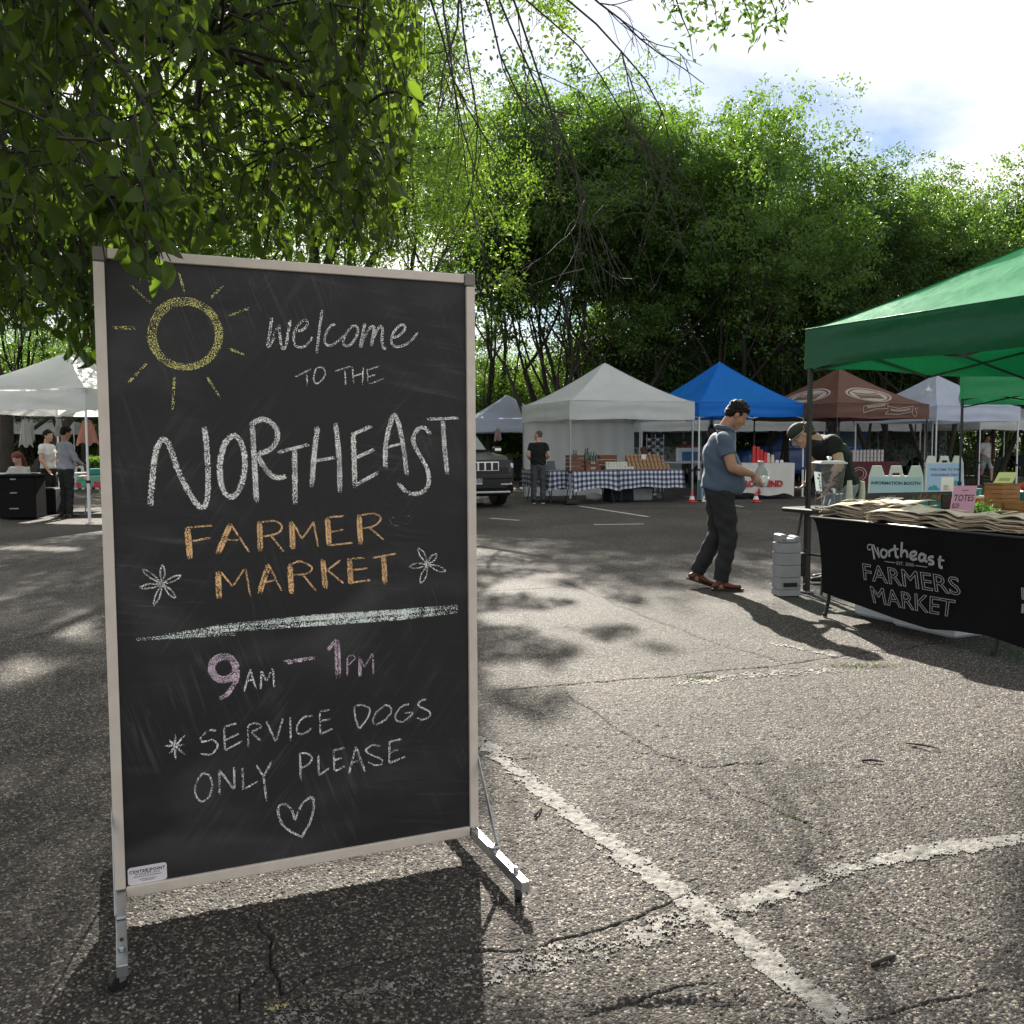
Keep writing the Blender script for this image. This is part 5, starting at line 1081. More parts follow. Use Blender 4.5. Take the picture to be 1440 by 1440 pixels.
for x, y, th, lab in ((4.1, 29.5, 8, "plain white back-row canopy behind the grey-white one, left of the blue"), (7.25, 30.3, 6, "plain white back-row canopy straight behind the blue one"), (10.9, 31.5, 5, "plain white back-row canopy behind the brown one"), (14.8, 29.5, 8, "low white back-row canopy right of the lavender one"), (-17.2, 30, 4, "far white canopy glimpsed under the left canopy")):
    canopy(lab, (x, y), th, 3.05, 2.12, 2.75, .36, F_WHITE, LEGW)
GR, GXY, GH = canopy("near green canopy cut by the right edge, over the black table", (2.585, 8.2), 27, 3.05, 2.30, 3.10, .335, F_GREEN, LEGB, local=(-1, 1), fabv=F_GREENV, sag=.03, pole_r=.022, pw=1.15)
canopy("second green canopy behind the near one, only its corner showing", (6.72, 14.0), -26, 3.05, 2.32, 3.3, .33, F_GREEN, LEGB, fabv=F_GREEN)
# printed badges on the brown roof, following its cloth
def roofpt(k, a, r, h=BRH, zt=2.31, zp=3.30, off=.012):
    q = Matrix.Rotation(k * math.pi / 2, 3, 'Z'); t = min(1, abs(a) / max(r, 1e-6)); z = zt + (zp - zt) * (1 - r) ** 1.25 - .05 * (1 - t * t) * math.sin(math.pi * min(1, r * .97)) * 1.2 + off
    return q @ Vector((a * h, -r * (h + .01) - off * .6, z))
PRINT = mat("cream_print", (.58, .50, .45), rough=.7, var=.06, trans=.3)
for k in (0, 3):
    mb = MB()
    def band(ra, rb, n=44, kk=k):
        for i in range(n):
            vs = []
            for rr_, an in ((ra, i), (rb, i), (rb, i + 1), (ra, i + 1)):
                t = an / n * 2 * math.pi; wob = 1 + .04 * math.cos(4 * t); vs.append(roofpt(kk, .46 * rr_ * wob * math.cos(t), .66 + .22 * rr_ * wob * math.sin(t)))
            mb.add(vs, [(0, 1, 2, 3)])
    band(.90, 1.0); band(0.0, .82)
    mk("printed_badge", mb, PRINT, BRC); mb = MB()
    for row, (y0, y1, n_) in enumerate(((-.30, .18, 9), (.26, .42, 13), (-.50, -.36, 8))):
        for i in range(n_):
            x0 = -.66 + 1.32 * i / n_; x1 = x0 + 1.32 / n_ * .68; bend = lambda x: .18 * (1 - (x / .7) ** 2) * (-1 if row != 2 else 1) * .6
            mb.add([roofpt(k, .46 * x * .9, .66 - .22 * (y + bend(x)), off=.020) for x, y in ((x0, y0), (x1, y0), (x1, y1), (x0, y1))], [(0, 1, 2, 3)])
    mk("badge_lettering", mb, mat("brown_print", (.15, .07, .05), rough=.7), BRC)
mb = MB(); vy = -(BRH + .045)
def rib(pts, w_=.014):
    for a, b in zip(pts[:-1], pts[1:]):
        dx_, dz_ = b[0] - a[0], b[1] - a[1]; L_ = math.hypot(dx_, dz_) + 1e-9; nx, nz = -dz_ / L_ * w_ / 2, dx_ / L_ * w_ / 2
        mb.add([(a[0] - nx, vy, a[1] - nz), (b[0] - nx, vy, b[1] - nz), (b[0] + nx, vy, b[1] + nz), (a[0] + nx, vy, a[1] + nz)], [(0, 1, 2, 3)])
rib([(-.72, 2.24), (-.3, 2.30), (.08, 2.31), (.08, 2.19), (-.3, 2.18), (-.72, 2.08), (-.72, 2.24)]); rib([(.08, 2.25), (.45, 2.20), (.95, 2.26), (.92, 2.13), (.45, 2.05), (-.02, 2.06), (.1, 2.14)]); rib([(.9, 2.2), (.93, 2.05), (1.02, 2.0), (1.08, 2.1), (1.0, 2.2), (1.1, 2.22)])
for i in range(11): x_ = -.6 + i * .055; mb.add([(x_, vy, 2.19 + i * .006), (x_ + .036, vy, 2.19 + i * .006), (x_ + .036, vy, 2.245 + i * .006), (x_, vy, 2.245 + i * .006)], [(0, 1, 2, 3)])
for i in range(12): x_ = .18 + i * .055; z_ = 2.12 + .0015 * (i - 4) ** 2 * .6; mb.add([(x_, vy, z_), (x_ + .036, vy, z_), (x_ + .036, vy, z_ + .05), (x_, vy, z_ + .05)], [(0, 1, 2, 3)])
mk("printed_ribbon", mb, PRINT, BRC)

# ---------------------------------------------------------------- gingham tables and goods
GNV = gingham("navy_gingham", (.62, .63, .68), (.17, .19, .27), (.020, .025, .06))
th19 = R(19); tu = Vector((math.cos(th19), math.sin(th19), 0)); tv = Vector((-tu.y, tu.x, 0)); O19 = Vector((1.30, 20.9, 0))
def W19(a, b, z=0): return O19 + tu * a + tv * b + Vector((0, 0, z))
TT = mat("table_laminate", (.5, .5, .48), rough=.5)
for a, b, rz, L_, lab in ((.02, 1.25, th19 + math.pi / 2, 1.9, "folding table along the left side, behind the man in black"), (.62, .30, th19, 1.05, "short folding table in the middle under the bottle crates"), (2.05, .45, th19, 1.70, "long folding table on the right under the stacked jars")):
    c_ = W19(a, b); ftable(lab, c_, rz, L_, .70, .73, TT, LEGB, group='tables under the grey-white canopy')
    cloth("navy and white gingham cloth, " + {.02: "shaded end piece beside the man in black", .62: "short middle piece under the bottle crates", 2.05: "long right-hand piece under the stacked jars"}[a], c_, rz, L_ + .04, .74, .735, .40, GNV, group='gingham tablecloths', seed=int(a * 10) + 2)
WOODR = mat("red_brown_wood", (.16, .065, .03), rough=.6, var=.3, scale=12, stretch=(1, 1, 8)); WOODO = mat("orange_wood", (.30, .13, .035), rough=.5, var=.3, scale=10, stretch=(1, 1, 8)); CARD = mat("brown_jar_label", (.36, .20, .11), rough=.6, var=.3, scale=15)
def crate(label, loc, rz, d, m, slats=3, group='wooden crates on the tables', name="wooden_crate"):
    root = empty(name, loc, rz, label=label, cat="crate", group=group); L_, D_, H_ = d; t = .012
    mb = MB(); mb.box((0, 0, t / 2), (L_ - 2 * t, D_ - 2 * t, t)); mk("bottom", mb, m, root)
    for i in range(slats):
        z = H_ * (i + .5) / slats; hh = H_ / slats * .82
        for s_ in (-1, 1):
            mb = MB(); mb.box((0, s_ * (D_ / 2 - t / 2), z), (L_, t, hh)); mk("slat", mb, m, root)
            mb = MB(); mb.box((s_ * (L_ / 2 - t / 2), 0, z), (t, D_ - 2 * t - .002, hh)); mk("slat", mb, m, root)
    return root
GLASS = mat("green_bottle_glass", (.02, .07, .05), rough=.12, var=.1, spec=.8)
bt = MB(); bt.lathe([(.034, 0), (.036, .01), (.036, .17), (.030, .20), (.014, .235), (.012, .29), (.014, .295), (.014, .305)], n=10)
BOT = None
c1 = W19(.45, .26, .74)
crate("dark wooden crate of bottles nearest the canopy's front pole, lower of its stack", W19(.25, .30, .742), th19, (.34, .30, .20), WOODR, 2); crate("dark wooden crate full of green bottles, on top of the stack behind the pole", W19(.25, .30, .944), th19, (.34, .30, .16), WOODR, 2)
crate("red-brown wooden crate right of the pole with white symbols, lower one", W19(.64, .28, .742), th19, (.36, .30, .12), WOODR, 2); crate("red-brown wooden crate right of the pole, upper one holding bottles", W19(.62, .28, .864), th19, (.34, .28, .12), WOODR, 2)
for z_ in (.80, .92):
    mb = MB()
    for x_ in (-.04, .02):
        for i in range(12): a = i / 12 * 6.283; b_ = (i + 1) / 12 * 6.283; mb.add([(x_ + r * math.cos(t), 0, r * math.sin(t)) for r, t in ((.018, a), (.026, a), (.026, b_), (.018, b_))], [(0, 1, 2, 3)])
    single("crate_stencil", mb, WHT, W19(.64, .28 - .152, z_), th19, "white double-ring stencil on the %s red-brown crate" % ("lower" if z_ < .9 else "upper"), "stencil", 'crate stencils')
lab_b = ["leftmost green bottle in the dark crate", "second green bottle in the dark crate", "third green bottle in the dark crate, short neck showing", "tall green bottle right of the pole", "tallest green bottle, right of the pole", "green bottle behind the tall pair", "rightmost green bottle in the red-brown crate", "short green bottle at the crate's right end"]
for i, (a, b, z_, s_) in enumerate(((.14, .3, .965, .8), (.21, .26, .965, .8), (.29, .32, .965, .8), (.50, .26, .90, 1.12), (.57, .3, .90, 1.2), (.63, .24, .88, .95), (.71, .28, .88, 1.0), (.77, .26, .88, .85))):
    if BOT is None: BOT = single("bottle", bt, GLASS, W19(a, b, z_), 0, lab_b[0], "bottle", 'green bottles on the gingham tables', True); o = BOT
    else: o = BOT.copy(); COL.objects.link(o); o.location = W19(a, b, z_); o['label'] = lab_b[i]
    o.scale = (s_, s_, s_)
crate("open-fronted red-brown display crate behind the white produce pile", W19(1.18, .62, .742), th19, (.44, .26, .36), WOODR, 3)
WPR = mat("white_produce", (.60, .60, .53), rough=.5, var=.15, scale=20)
pr = random.Random(4); mb = MB(); mb.ell((0, 0, 0), (.045, .045, .042), 10, 7); P0_ = None
for i in range(26):
    row = 0 if i < 10 else 1 if i < 18 else 2; a = 1.02 + .052 * ((i if row == 0 else i - 10 if row == 1 else i - 18) * 1.35) + row * .03; p = W19(a, .22 + .075 * row + pr.uniform(-.015, .015), .785 + .062 * row * .9)
    lab = "%s white turnip-like vegetable in the %s row of the pile beside the jars" % (["first", "second", "third", "fourth", "fifth", "sixth", "seventh", "eighth", "ninth", "last"][(i if row == 0 else i - 10 if row == 1 else i - 18)], ("front", "middle", "back")[row])
    if P0_ is None: P0_ = single("turnip", mb, WPR, p, 0, lab, "vegetable", 'white vegetables in the pile', True)
    else: o = P0_.copy(); COL.objects.link(o); o.location = p; o['label'] = lab; o.rotation_euler = (pr.uniform(0, 3), pr.uniform(0, 3), 0)
jr = MB(); jr.box((0, 0, .05), (.085, .085, .10), bev=.012); lidm = MB(); lidm.lathe([(.03, .1), (.032, .1), (.032, .125), (.028, .128)], n=10); J0 = None
nth = ["first", "second", "third", "fourth", "fifth", "sixth", "seventh", "eighth", "ninth", "tenth", "eleventh", "twelfth"]
for row, n_ in ((0, 11), (1, 10), (2, 9)):
    for i in range(n_):
        p = W19(1.62 + .098 * i + row * .02, .25 + row * .11, .742 + .118 * row); lab = "%s brown-labelled jar from the left in the %s tier of the stacked jars" % (nth[i], ("front", "middle", "top")[row])
        if row:
            mb = MB(); 
        if J0 is None: J0 = empty("jar", p, th19, label=lab, cat="jar", group='brown-labelled jars in tiers'); mk("jar_body", jr, CARD, J0); mk("lid", lidm, mat("tin_lid", (.45, .35, .22), rough=.4, metal=.4), J0)
        else: copy_tree(J0, None, p, th19, lab)
for row in (1, 2):
    mb = MB(); mb.box((0, 0, .059 * row), (.098 * (12 - row), .10, .118 * row - .004)); single("shelf_riser", mb, WOODR, W19(2.12, .25 + row * .11 + (0 if row == 1 else .002), .742), th19, "wooden riser step under the %s tier of jars" % ("middle" if row == 1 else "top"), "riser", 'risers under the jars')
mb = MB(); mb.box((0, 0, .06), (.12, .004, .12)); single("price_card", mb, WHT, W19(2.05, .40, .98), th19, "small white price card standing on the jars", "price card")
mb = MB(); mb.box((0, 0, .11), (.20, .10, .22), taper=.75); single("card_stand", mb, mat("grey_card", (.2, .2, .2), rough=.6), W19(-.06, 1.0, .74), th19, "small grey wedge-shaped stand on the table beside the man in black", "stand")
mb = MB(); mb.box((0, 0, .18), (.60, .40, .36), bev=.03); single("storage_bin", mb, mat("navy_fabric", (.012, .014, .03), rough=.8), W19(1.55, .75, 0), th19, "dark navy bag under the long gingham table", "bag")
mb = MB(); mb.box((0, 0, .15), (.50, .36, .30), bev=.02, taper=1.05); mb.box((0, 0, .305), (.56, .42, .02), bev=.004); single("storage_bin", mb, mat("cloudy_plastic", (.33, .33, .34), rough=.4), W19(2.15, .8, 0), th19, "cloudy grey plastic bin under the long gingham table", "bin")
mb = MB(); mb.tube([(-.16, 0, .10), (0, 0, .11), (.14, 0, .09)], [.07, .11, .06], n=10, round_ends=True); single("white_bag", mb, WHT, W19(1.02, .9, 0), .3, "crumpled white bag on the ground under the gingham tables", "bag", smooth=True)
mb = MB(); mb.box((0, 0, .045), (.30, .26, .09), bev=.02); mb.box((0, 0, .10), (.08, .08, .05)); single("foot_weight", mb, BLK, W19(.02, -.02, 0), th19, "black weight on the foot of the grey-white canopy's front pole", "weight")

# under and behind the blue canopy
STEEL = mat("wire_white", (.6, .6, .6), rough=.4)
t2 = ftable("white folding table with a blue-fronted cooler under the blue canopy", (5.1, 26.6, 0), .05, 2.3, .7, .84, WHT, LEGG)
def boxcrate(label, loc, rz, d, m, m2, name="cooler", cat="cooler"):
    r_ = empty(name, loc, rz, label=label, cat=cat); mb = MB(); mb.box((0, 0, d[2] / 2), d, bev=.02); mk("shell", mb, m, r_); mb = MB(); mb.box((.02, -d[1] / 2 - .004, d[2] * .45), (d[0] * .78, .012, d[2] * .72), bev=.003); mk("front_panel", mb, m2, r_)
    mb = MB(); mb.box((0, 0, d[2] + .015), (d[0] * 1.02, d[1] * 1.02, .04), bev=.01); mk("lid", mb, m, r_); return r_
boxcrate("white cooler with teal-blue front panel on the white table", (5.0, 26.5, .842), .05, (.58, .38, .36), WHT, mat("teal_blue", (.02, .13, .24), rough=.4))
wr = empty("wire_rack", (4.0, 26.0, 0), .1, label="tall white wire display rack with rows of hooks beside the cooler", cat="wire rack")
for x in (-.24, 0, .24):
    mb = MB(); mb.bar((x, 0, .0), (x, 0, 1.62), .018); mk("upright", mb, STEEL, wr)
for i in range(9):
    mb = MB(); mb.bar((-.24, -.01, .75 + i * .095), (.24, -.01, .75 + i * .095), .010); mk("wire_shelf", mb, STEEL, wr)
    for k in range(4): mb = MB(); mb.box((-.18 + k * .12, -.05, .71 + i * .095), (.075, .05, .045)); mk("hanging_card", mb, BLK if (i + k) % 2 else WHT, wr)
def cup_stack(label, loc, m, r=.045, h=.22, n=8, name="cup_stack"):
    root = empty(name, loc, 0, label=label, cat="cup stack"); c0 = None
    for i in range(n):
        if c0 is None: mb = MB(); z0 = .0; mb.lathe([(r * .95, 0), (r, .004), (r, .010), (r * .97, .012), (r * .80, h / n * 2.2 + .02), (r * .78, h / n * 2.2 + .022)], n=18); c0 = mk("cup", mb, m, root, smooth=False)
        else: c = c0.copy(); COL.objects.link(c); c.parent = root; c.location = (0, 0, i * h / n * .86); 
        if i: c.scale = (1 - i * .038,) * 2 + (1,)
    return root
# table with red lettering
WC = mat("white_tablecloth", (.62, .60, .56), rough=.8, var=.05, scale=4); REDI = mat("red_print", (.42, .025, .02), rough=.6)
tb0 = Vector((6.0, 23.1, 0)); ftable("folding table under the white cloth with red lettering", tb0, .02, 1.75, .7, .86, TT, LEGB)
wc = cloth("white tablecloth with red capital lettering, behind the standing man", tb0, .02, 1.80, .74, .865, .76, WC, seed=9, flare=.02)
text("printed_word", "RO GRIND", .20, frame3((.12, -.425, .36), (1, 0, 0), (0, -1, 0)), REDI, wc, bold=.012)
mb = MB(); mb.lathe([(.035, 0), (.045, .05), (.02, .09), (.028, .11), (.012, .13)], (0, 0, 0), n=8); mb.xf(Matrix.Translation((.02, -.43, .12))); mk("printed_cup", mb, REDI, wc)
RC = mat("red_bag", (.55, .03, .03), rough=.5, var=.1); CREAM = mat("cream_cup", (.62, .52, .44), rough=.6)
for i, (dx_, h_, m_, lab) in enumerate(((-.02, .42, RC, "tallest red coffee bag, leftmost on the white cloth"), (.07, .40, RC, "second red coffee bag on the white cloth"), (.16, .33, RC, "third red coffee bag on the white cloth"), (.25, .26, RC, "shortest red coffee bag on the white cloth"), (.33, .24, CREAM, "cream paper bag beside the red bags"), (.43, .20, CREAM, "second cream paper bag beside the red bags"), (.55, .07, WHT, "small white tub right of the cream bags"), (.66, .07, WHT, "last small white tub on the white cloth"))):
    mb = MB(); mb.box((0, 0, h_ / 2), (.085, .06, h_), bev=.012, taper=.88); single("coffee_bag" if h_ > .1 else "tub", mb, m_, tb0 + Vector((dx_, -.1 - .02 * (i % 2), .87)), .1 * i, lab, "bag" if h_ > .1 else "tub", 'goods on the white cloth')
CONE = mat("cone_red", (.75, .06, .05), rough=.45); 
def cone(label, loc):
    r_ = empty("traffic_cone", loc, .3, label=label, cat="traffic cone", group='small red cones'); mb = MB(); mb.box((0, 0, .01), (.20, .20, .02), bev=.005); mk("base", mb, CONE, r_); mb = MB(); mb.lathe([(.075, .02), (.05, .10), (.022, .22), (.012, .225)], n=14); mk("cone_body", mb, CONE, r_, smooth=True)
    mb = MB(); mb.lathe([(.0655, .06), (.0425, .135)], n=14); mk("white_collar", mb, WHT, r_)
cone("small red cone at the foot of the blue canopy's left leg", gnd(973, 706)); cone("small red cone in front of the red-lettered cloth, right of the standing man", gnd(1063, 706))
el = empty("easel_stand", gnd(988, 706), .1, label="white tubular easel stand leaning between the blue canopy leg and the standing man", cat="easel")
for a, b in (((0, 0, 0), (.42, .25, 1.0)), ((0, 0, .02), (.5, -.05, .02)), ((.5, -.05, .0), (.42, .25, 1.0))): mb = MB(); mb.tube([a, b], .022, n=6); mk("tube", mb, LEGW, el)
boxcrate("pale blue plastic box standing behind the blue canopy's left leg", gnd(990, 704), .1, (.22, .3, .46), mat("pale_blue_plastic", (.25, .36, .42), rough=.4), mat("blue_print", (.05, .12, .3), rough=.5), name="plastic_box", cat="box")
# brown canopy stall
ft = ftable("table behind the bending man under the brown canopy", (9.2, 24.6, 0), .3, 1.8, .7, .85, TT, LEGB); MAR = mat("maroon_cloth", (.10, .02, .025), rough=.8); mc = cloth("maroon tablecloth with a pale badge under the brown canopy", (9.2, 24.6, 0), .3, 1.85, .74, .86, .75, MAR, seed=12)
mb = MB()
for i in range(28):
    a = i / 28 * 6.283; b_ = (i + 1) / 28 * 6.283
    for r1, r2 in ((.20, .23), (.13, .15)): mb.add([(-.35 + r * math.cos(t), -.43, .55 + .8 * r * math.sin(t)) for r, t in ((r1, a), (r2, a), (r2, b_), (r1, b_))], [(0, 1, 2, 3)])
mk("printed_badge", mb, PRINT, mc)
jb = MB(); jb.lathe([(.038, 0), (.04, .01), (.04, .075), (.034, .088), (.034, .10)], n=10); JB = None; WJ = mat("white_jar", (.62, .58, .58), rough=.4, var=.15, scale=30)
for c in range(9):
    for r_ in range(3):
        p = Vector((8.95 + c * .105, 24.40 + c * .03, .865 + r_ * .104)); lab = "white jar in column %s from the left, %s row, on the maroon cloth" % (nth[c], ("bottom", "middle", "top")[r_])
        if JB is None: JB = single("white_jar", jb, WJ, p, 0, lab, "jar", 'white jars on the maroon cloth')
        else: o = JB.copy(); COL.objects.link(o); o.location = p; o['label'] = lab
# vehicles behind
def loft_vehicle(name, label, cat, loc, rz, st, body, glass, wheels, group=None):
    """st: stations (y, half width, z low, z high, top half width, z belt)"""
    root = empty(name, loc, rz, label=label, cat=cat, group=group); mb = MB(); n = 0; V = []
    for (y, hw, zl, zb_, hwt, zt_) in st:
        V += [(-hw * .9, y, zl), (-hw, y, zl + .12), (-hw, y, zb_ - .08), (-hw * .95, y, zb_), (-hwt, y, zt_ - .03), (-hwt * .9, y, zt_), (hwt * .9, y, zt_), (hwt, y, zt_ - .03), (hw * .95, y, zb_), (hw, y, zb_ - .08), (hw, y, zl + .12), (hw * .9, y, zl)]
    k = 12; Fc = [tuple(range(k)), tuple(range(len(V) - 1, len(V) - k - 1, -1))]
    for i in range(len(st) - 1):
        for j in range(k): Fc.append((i * k + j, i * k + (j + 1) % k, (i + 1) * k + (j + 1) % k, (i + 1) * k + j))
    mb.add(V, Fc); o = mk("body", mb, body, root); bv = o.modifiers.new('b', 'BEVEL'); bv.width = .03; bv.segments = 2; bv.limit_method = 'ANGLE'
    for (x, y, r_) in wheels:
        w_ = MB(); w_.tube([(x - .12, y, r_), (x - .10, y, r_), (x + .10, y, r_), (x + .12, y, r_)], [r_ * .9, r_, r_, r_ * .9], n=22); wo = mk("wheel", w_, RUB, root); w2 = MB(); s_ = 1 if x > 0 else -1; w2.tube([(x + s_ * .10, y, r_), (x + s_ * .128, y, r_)], [r_ * .62, r_ * .5], n=14); mk("rim", w2, LEGG, wo)
    return root
CARB = mat("black_car_paint", (.006, .007, .008), rough=.25, var=.05, coat=.25, spec=.4); CARG = mat("car_glass", (.10, .13, .14), rough=.06, var=.05, spec=1.0); CHR = mat("chrome", (.6, .6, .6), rough=.15, metal=1.0, var=.05)
fc = gnd(712, 706); SUVR = R(158)
sv = loft_vehicle("parked_car", "black sport utility car parked nose out beside the chalkboard, chrome grille showing", "car", (-1.65, 21.8, 0), R(201.7), [(2.35, .80, .42, .80, .78, .86), (2.30, .90, .26, .98, .86, 1.02), (2.15, .96, .24, 1.06, .88, 1.10), (1.2, .98, .22, 1.12, .86, 1.18), (.95, .98, .22, 1.14, .80, 1.24), (.25, .98, .22, 1.16, .72, 1.70), (-.3, .98, .22, 1.16, .74, 1.76), (-1.9, .97, .22, 1.16, .72, 1.72), (-2.4, .92, .30, 1.10, .66, 1.40), (-2.5, .88, .35, 1.05, .62, 1.12)], CARB, CARG, [(.86, 1.45, .38), (-.86, 1.45, .38), (.86, -1.5, .38), (-.86, -1.5, .38)])
mb = MB(); mb.add([(-.74, 1.00, 1.225), (.74, 1.00, 1.225), (.66, .29, 1.67), (-.66, .29, 1.67)], [(0, 1, 2, 3)]); mb.add([(-.74, 1.02, 1.235), (.74, 1.02, 1.235), (.66, .31, 1.68), (-.66, .31, 1.68)], [(0, 1, 2, 3)]); mk("windscreen", mb, CARG, sv)
gl = MB(); gl.box((0, 2.33, .88), (1.10, .05, .20), bev=.01); go = mk("grille", gl, CHR, sv)
for i in range(7): mb = MB(); mb.box((-.465 + i * .155, 2.352, .88), (.115, .03, .16), bev=.008); mk("grille_slot", mb, BLK, go)
HL = mat("headlight_glass", (.75, .78, .8), rough=.1, var=.02, spec=.8)
for s_ in (-1, 1):
    mb = MB(); mb.box((s_ * .73, 2.29, .89), (.32, .06, .12), bev=.02); mk("headlight", mb, HL, sv); mb = MB(); mb.box((s_ * .72, 2.34, .50), (.26, .03, .05), bev=.01); mk("fog_light", mb, CHR, sv)
    mb = MB(); mb.box((s_ * 1.10, .78, 1.22), (.20, .12, .16), bev=.03); mi = mk("wing_mirror", mb, CARB, sv); mb = MB(); mb.box((s_ * 1.10, .842, 1.235), (.15, .01, .05)); mk("mirror_trim", mb, CHR, mi)
mb = MB(); mb.box((0, 2.36, .66), (1.70, .06, .10), bev=.02); mk("bumper", mb, BLK, sv); mb = MB(); mb.box((0, 2.37, .33), (1.60, .04, .045), bev=.01); mk("bumper_trim", mb, CHR, sv)
mb = MB(); mb.box((0, 2.38, .58), (.31, .015, .155), bev=.004); pl = mk("number_plate", mb, mat("plate_white", (.5, .56, .62), rough=.4), sv); text("plate_number", "350", .12, frame3((-.06, 2.389, .575), (-1, 0, 0), (0, 1, 0)), mat("plate_blue", (.03, .05, .12)), pl, bold=.004)
CARBLUE = mat("blue_car_paint", (.03, .10, .32), rough=.3, coat=.5, var=.05)
VAN = mat("van_white", (.42, .45, .46), rough=.4, var=.06, scale=2)
tk = empty("box_trailer", (14.2, 36.5, 0), 0, label="large grey box trailer parked behind the brown canopy", cat="trailer"); mb = MB(); mb.box((0, 0, 1.62), (4.6, 2.3, 2.3), bev=.04); mk("trailer_box", mb, mat("trailer_grey", (.20, .21, .22), rough=.5, var=.08, scale=1.5), tk)
for i in range(9): mb = MB(); mb.box((-2.0 + i * .5, -1.156, 1.62), (.03, .015, 2.1)); mk("seam_rib", mb, mat("trailer_rib", (.15, .16, .17)), tk)
mb = MB(); mb.box((-2.9, 0, 1.5), (1.15, 2.1, 2.0), bev=.12); mk("cab", mb, VAN, tk); mb = MB(); mb.box((-3.05, -1.06, 1.95), (.5, .02, .6), bev=.02); mk("window", mb, CARG, tk)
for x in (-2.9, 1.2, 1.9): mb = MB(); mb.tube([(x, -1.15, .42), (x, -.9, .42)], .42, n=20); mk("wheel", mb, RUB, tk)
def simple_van(label, loc, rz, m, L_=4.8, H_=1.95): 
    v = loft_vehicle("parked_van", label, "van", loc, rz, [(L_ / 2, .75, .4, .9, .7, .95), (L_ / 2 - .15, .92, .3, 1.05, .84, 1.12), (L_ / 2 - 1.0, .95, .3, 1.15, .82, 1.28), (L_ / 2 - 1.7, .95, .3, 1.2, .76, H_ - .06), (0, .95, .3, 1.2, .78, H_), (-L_ / 2 + .3, .95, .3, 1.2, .76, H_ - .03), (-L_ / 2, .9, .35, 1.1, .72, H_ - .25)], m, CARG, [(.84, L_ / 2 - .95, .33), (-.84, L_ / 2 - .95, .33), (.84, -L_ / 2 + .95, .33), (-.84, -L_ / 2 + .95, .33)])
    for s_ in (-1, 1):
        for y0, y1 in ((L_ / 2 - 1.75, .15), (.05, -1.0), (-1.1, -L_ / 2 + .45)): mb = MB(); mb.add([(s_ * .925, y0, 1.27), (s_ * .925, y1, 1.27), (s_ * .815, y1 + (.05 if y1 > 0 else -.0), H_ - .22), (s_ * .815, y0 - (.0), H_ - .22)], [(0, 1, 2, 3)]); mb.v += [(x + s_ * .015, y, z) for x, y, z in mb.v[:4]]; mb.f.append((4, 5, 6, 7)); mb.m.append(0); mk("side_window", mb, CARG, v)
    mb = MB(); mb.add([(-.74, L_ / 2 - 1.02, 1.30), (.74, L_ / 2 - 1.02, 1.30), (.68, L_ / 2 - 1.66, H_ - .14), (-.68, L_ / 2 - 1.66, H_ - .14)], [(0, 1, 2, 3)]); mb.v += [(x, y + .03, z + .02) for x, y, z in mb.v[:4]]; mb.f.append((4, 5, 6, 7)); mb.m.append(0); mk("windscreen", mb, CARG, v)
    return v
simple_van("blue van parked in shade behind the red-lettered table", (10.2, 33.4, 0), R(100), CARBLUE); simple_van("white van parked behind the jars and wire rack", (5.2, 34.2, 0), R(82), VAN, 5.2, 2.1); simple_van("white van behind the left canopy, between tree trunks", (-19.5, 35, 0), R(95), VAN, 4.8, 1.9)
# right-hand far stalls
for x, y, L_, lab, cl in ((12.2, 35, 3.0, "far produce table behind the walking child, left end", BLK), (17.4, 36.5, 3.4, "far produce table behind the walking child", BLK), (22.0, 38.0, 3.2, "far produce table beside the person in navy", BLK), (1.0, 36.5, 2.6, "far produce table under the pale blue canopy", BLK)):
    r_ = ftable(lab, (x, y, 0), .05, L_, .8, .8, WHT, LEGB, group='far produce tables'); cloth(lab.replace("produce table", "black cloth on the produce table"), (x, y, 0), .05, L_ + .03, .83, .80, .7, mat("black_cloth", (.012, .012, .014), rough=.8), group='far black tablecloths', seed=int(x))
    pr = random.Random(int(x * 3)); V = []; Fq = []
    C = np.array([(pr.uniform(-L_ / 2 + .1, L_ / 2 - .1), pr.uniform(-.32, .32), .84 + pr.uniform(0, .14)) for _ in range(700)]); D = np.random.RandomState(3).normal(size=(700, 3)); D /= np.linalg.norm(D, axis=1)[:, None]; V, F = leaves(C, D, np.full(700, .11), np.full(700, .04), np.random.RandomState(5))
    o = npmesh("leafy_greens", V, F, mat("leafy_greens", (.10, .17, .05), rough=.6, var=.5, scale=8, trans=.2), None, label="heap of leafy greens on the " + lab.replace("far ", "far-off "), cat="vegetables", group='heaps of greens'); o['kind'] = 'stuff'; o.location = (x, y, 0); o.rotation_euler = (0, 0, .05)

